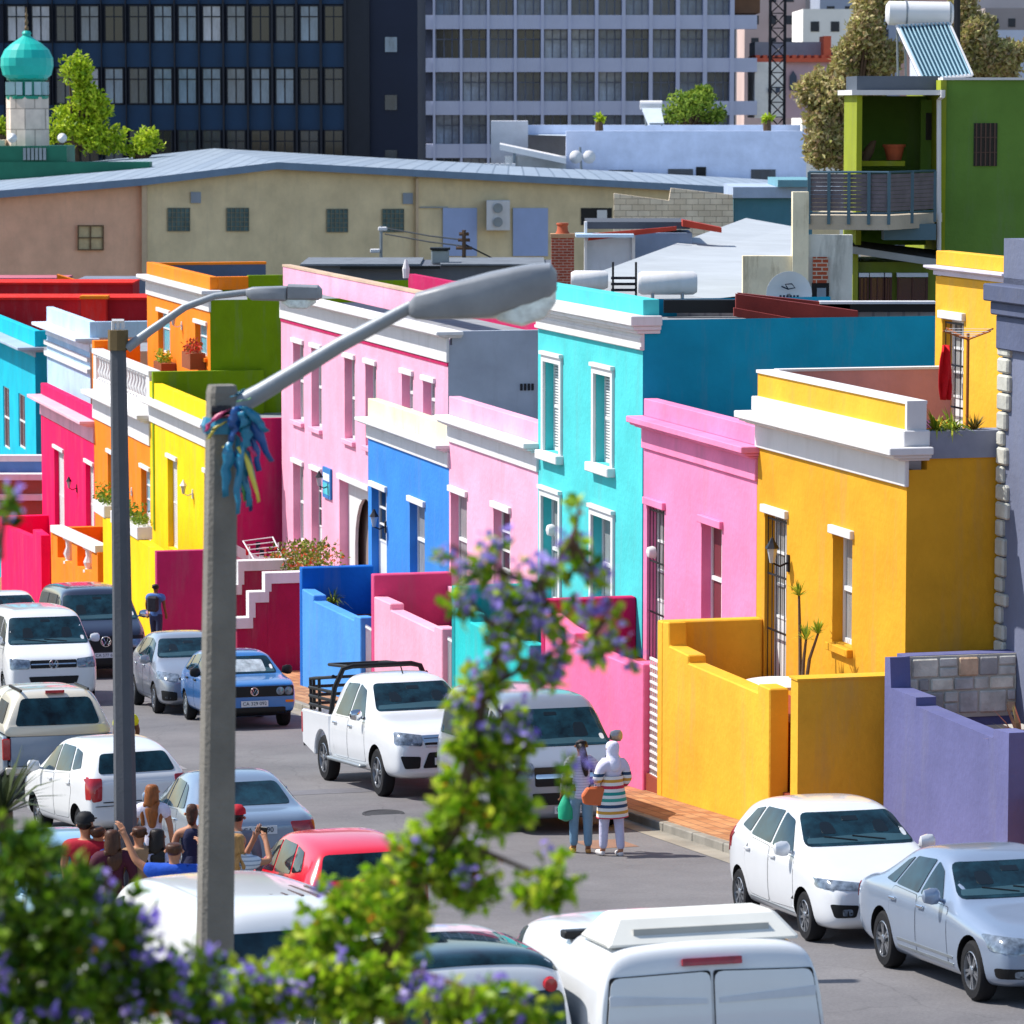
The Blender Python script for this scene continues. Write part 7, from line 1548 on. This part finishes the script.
spec_ = [((238, 405), (272, 460), 0, 14), ((240, 410), (262, 470), 0, 12), ((236, 415), (250, 505), 1, 13), ((232, 440), (228, 495), 1, 13), ((245, 440), (238, 512), 1, 10), ((236, 450), (252, 510), 0, 12), ((230, 408), (206, 430), 2, 9), ((232, 415), (212, 418), 2, 8), ((228, 420), (208, 438), 3, 8), ((240, 400), (252, 398), 4, 8), ((236, 395), (246, 388), 1, 10), ((245, 405), (268, 430), 1, 12), ((240, 445), (262, 500), 3, 6), ((236, 430), (256, 455), 2, 7), ((242, 420), (254, 480), 1, 10), ((226, 445), (232, 470), 3, 7), ((240, 425), (246, 500), 4, 6), ((238, 405), (235, 440), 0, 16), ((244, 410), (250, 445), 1, 15)]
for (a, b, k, w) in spec_:
    m = MB(); n = 7; dy = rr.uniform(-.2, -.12)
    for i in range(n+1):
        f = i/n; x = a[0]+(b[0]-a[0])*f**.8+rr.uniform(-2, 2); y = a[1]+(b[1]-a[1])*f**1.2; q = pD(x, y, D); ww = w/160/2*.72*(.6+.7*math.sin(math.pi*min(f+.1, .95))); an = rr.uniform(-.9, .9)
        m.v += [(q.x-ww*math.cos(an), q.y+dy-ww*math.sin(an), q.z), (q.x+ww*math.cos(an), q.y+dy+ww*math.sin(an), q.z+.01)]
    for i in range(n): m.f.append((2*i, 2*i+1, 2*i+3, 2*i+2)); m.m.append(0)
    o = m.obj('ribbon', RC[k], rb, smooth=True); sd = o.modifiers.new('s', 'SOLIDIFY'); sd.thickness = .004
MB().lathe([(.125, -.05), (.14, 0), (.125, .05)], P_(223, 425), 10).obj('knot_band', RC[1], rb)
# far lamp
D2 = 45.0; pt = pD(118, 328, D2); uu, vv, _ = S(pt); zg = road(uu); P2 = lambda x, y: tuple(pD(x, y, D2))
t = thing('street_lamp', 'far grey street lamp with a small bracket on top, behind the near one', 'street lamp', (pt.x, D2, zg), 'W', 'street lamps over the road')
MB().tube([(pD(126, 870, D2).x, D2, zg), P2(126, 860), P2(122, 600), P2(118, 345)], [.15, .135, .11, .09], 8).obj('pole', mat('pole_grey', '54575e', .7, .1, var=.15, bump=.2, wear=.2), t)
MB().tube([P2(118, 350), P2(118, 330)], .115, 8).obj('collar', mat('rusty_collar', '6b5a3c', .8, var=.3), t)
MB().tube([P2(127, 348), P2(150, 331), P2(185, 307), P2(215, 296), P2(250, 292)], [.06, .05, .045, .04, .04], 10).obj('arm', MATS['arm_steel'], t, smooth=True)
def lf2(rows, nm, m):
    hd = []
    for x, yh, yl, w in rows: a = pD(x, yh, D2); b = pD(x, yl, D2); hd.append((a.x, D2, b.z, a.z, w))
    return loft(MB(), hd).obj(nm, m, t, smooth=True)
lf2(((246, 289, 296, .06), (252, 287, 300, .12), (285, 286, 301, .14), (287, 286, 300, .12)), 'ballast_housing', MATS['lamp_grey']); lf2(((288, 284, 300, .14), (318, 285, 300, .15), (322, 289, 298, .08)), 'lamp_head', MATS['lamp_grey'])
lf2(((282, 298, 303, .05), (290, 298, 308, .12), (306, 298, 309, .12), (316, 298, 303, .05)), 'lens', MATS['lamp_bowl'])
m = MB(); [m.tube([P2(113+i*5, 330), P2(113+i*5, 321)], .02, 5) for i in range(3)]; m.tube([P2(112, 321), P2(124, 321)], .025, 5); m.obj('bracket', WHITE, t)
# ================================================================ FOREGROUND SHRUBS
GL = leafmat('shrub_leaf', ['3f6a10', '86b41c', 'bcd834', '649414', 'dce64c', '2c4c0c'], .4, .5)
GD = leafmat('shrub_dark', ['28480c', '456e14', '6c9420', '8cac2c', '1c340a'], .4, .45)
FL = leafmat('violet', ['9a86e0', 'b8a4f4', '8068cc', 'd4c4fa'], .6, .35); BE = mat('orange_berry', 'e0861a', .4, var=.2, bump=0)
def shrub(name, label, base, clumps, seed, leafm, blooms, lsize=.048):
    rng = random.Random(seed); t = thing(name, label, 'shrub', base, 'W'); lv, tw, fl, be = MB(), MB(), MB(), MB(); C_ = []
    for (cx, cy, rx, ry, D, dens, fz) in clumps:
        q = pD(cx, cy, D); px = D/4000; C_.append(q); R3 = Vector((rx*px, min(rx, ry)*px*1.1, ry*px))
        nt = int(dens*rx*ry/60)
        for _ in range(nt):
            d = Vector((rng.gauss(0, 1), rng.gauss(0, 1), rng.gauss(0, 1))).normalized()*(rng.random()**.4)
            e = q+Vector((d.x*R3.x, d.y*R3.y, d.z*R3.z)); s_ = q+(e-q)*.35+Vector((rng.gauss(0, .02), rng.gauss(0, .02), -.06)); mid = (s_+e)/2+Vector((rng.gauss(0, .02), rng.gauss(0, .02), .01))
            tw.tube([s_, mid, e], [.004, .003, .0015], 4, cap=False)
            L_ = (e-s_).length; k = max(5, int(L_/.022))
            for i in range(k):
                f = (i+.5)/k; p = s_+(mid-s_)*min(1, 2*f) if f < .5 else mid+(e-mid)*(2*f-1)
                for _2 in range(2): lv.leaf(p, lsize, rng, .4, .62)
            if rng.random() < fz:
                for _2 in range(rng.randint(9, 16)): fl.leaf(e+Vector((rng.gauss(0, .016), rng.gauss(0, .016), rng.gauss(0, .018))), .023, rng, .4, 1.3)
            if rng.random() < .10:
                for _2 in range(rng.randint(2, 4)): b = s_+(e-s_)*rng.random()+Vector((rng.gauss(0, .012), rng.gauss(0, .012), rng.gauss(0, .012))); be.lathe([(.001, -.007), (.007, 0), (.001, .007)], tuple(b), 6)
    st = MB(); B_ = Vector(base)
    for path, r0, r1 in blooms:
        pts = [B_ if p is None else pD(*p) for p in path]; st.tube(pts, [r0+(r1-r0)*i/(len(pts)-1) for i in range(len(pts))], 7)
    for q in C_:
        nb = min((pD(*p) for path, _, _ in blooms for p in path if p is not None), key=lambda a: (a-q).length); st.tube([nb, (nb+q)/2+Vector((0, 0, -.02)), q], [.012, .008, .005], 5)
    st.obj('stem', TRUNK, t); tag(tw.obj('twigs', mat('twig', '5c6a2c', .8, bump=0), t), None, None, kind='stuff'); lv.obj('foliage', leafm, t, tri=True)
    o = fl.obj('blossoms', FL, t, tri=True); o['kind'] = 'stuff'
    if be.v: o = be.obj('berries', BE, t); o['kind'] = 'stuff'
    return t
p = pD(400, 1024, 12); gz = road(S(p)[0])
shrub('flowering_shrub', 'tall flowering shrub with violet blossoms and orange berries in the middle foreground', (p.x, 12, gz), [
    (470, 735, 34, 45, 12, .8, .05), (505, 800, 50, 45, 12, .9, .05), (455, 800, 30, 40, 12, 1, .05), (430, 850, 60, 40, 12, 1, .05), (545, 880, 48, 34, 11.8, .8, .08), (470, 880, 50, 36, 12, .8, .05), (395, 900, 50, 45, 12, .9, .05),
    (340, 930, 50, 40, 12, 1, .1), (350, 895, 42, 30, 12.1, .8, .08), (405, 930, 45, 36, 12.1, .8, .08), (300, 950, 40, 30, 12, .8, .1), (270, 985, 70, 40, 11.8, 1.1, .12), (360, 990, 80, 45, 11.8, 1.1, .12), (470, 1005, 75, 34, 11.6, 1.0, .28), (520, 1012, 45, 22, 11.6, .8, .3), (240, 1010, 50, 30, 11.8, 1, .3),
    (485, 680, 26, 34, 12, .7, .3), (500, 630, 34, 34, 12, .6, .7), (545, 660, 38, 30, 12, .5, .75), (590, 640, 36, 34, 12.1, .3, .95), (530, 590, 44, 32, 12, .5, .8), (490, 560, 34, 26, 12, .35, .8), (575, 560, 30, 30, 12.1, .35, .7), (450, 545, 18, 16, 12, .3, .5), (580, 500, 12, 22, 12.1, .35, .1), (610, 600, 26, 24, 12.1, .25, .95), (555, 610, 30, 26, 12, .4, .8), (520, 730, 34, 40, 12, .6, .4), (490, 760, 40, 40, 12.1, .7, .2), (460, 690, 22, 30, 12, .4, .3), (600, 570, 24, 30, 12.1, .25, .9), (630, 640, 16, 30, 12.1, .2, .95), (470, 600, 26, 30, 12, .35, .7), (560, 770, 22, 22, 12, .4, .1)],
    21, GL, [([None, (395, 1024, 12), (385, 960, 12), (415, 880, 12), (455, 830, 12), (470, 760, 12), (485, 690, 12), (505, 630, 12), (540, 585, 12), (572, 540, 12)], .035, .006), ([(415, 880, 12), (480, 850, 12), (540, 875, 11.9)], .014, .006), ([(485, 690, 12), (545, 655, 12), (590, 640, 12.1)], .01, .005), ([(385, 960, 12), (300, 975, 11.9), (250, 1000, 11.8)], .015, .008), ([(385, 960, 12), (470, 990, 11.7)], .015, .008)])
p = pD(60, 1100, 11.3); gz = road(S(p)[0])
shrub('flowering_shrub', 'dense dark green shrub with scattered violet blossoms filling the lower left corner', (p.x, 11.3, gz), [
    (20, 850, 50, 50, 11, .9, .13), (40, 930, 80, 60, 11, 1.1, .14), (110, 930, 60, 50, 11.3, 1, .14), (120, 990, 80, 50, 11.3, 1.1, .14), (30, 1000, 80, 50, 11, 1.1, .14), (185, 975, 50, 45, 11.5, .8, .13), (200, 1015, 50, 30, 11.5, .9, .13), (75, 890, 45, 35, 11.2, .8, .13), (5, 500, 14, 22, 11, .4, .95), (3, 560, 10, 18, 11, .3, .95)],
    22, GD, [([None, (60, 1010, 11.2), (50, 930, 11.1), (30, 860, 11)], .03, .008), ([(60, 1010, 11.2), (130, 970, 11.3), (185, 975, 11.5)], .015, .007), ([(-20, 900, 11), (-15, 700, 11), (0, 540, 11)], .01, .004)])
p = pD(2, 775, 30); t = thing('agave', 'dark spiky agave at the left edge above the shrub', 'plant', (p.x, 30, p.z-.5), 'W'); lf = MB(); tuft(lf, (p.x, 30, p.z-.3), 60, .6, random.Random(8), .02, .2); lf.obj('leaves', leafmat('agave', ['26301c', '3f4a2c', '55603c']), t, tri=True)
MB().tube([(p.x, 30, road(S(p)[0])-.3), (p.x, 30, p.z-.28)], [.12, .08], 8).obj('stem', TRUNK, t)
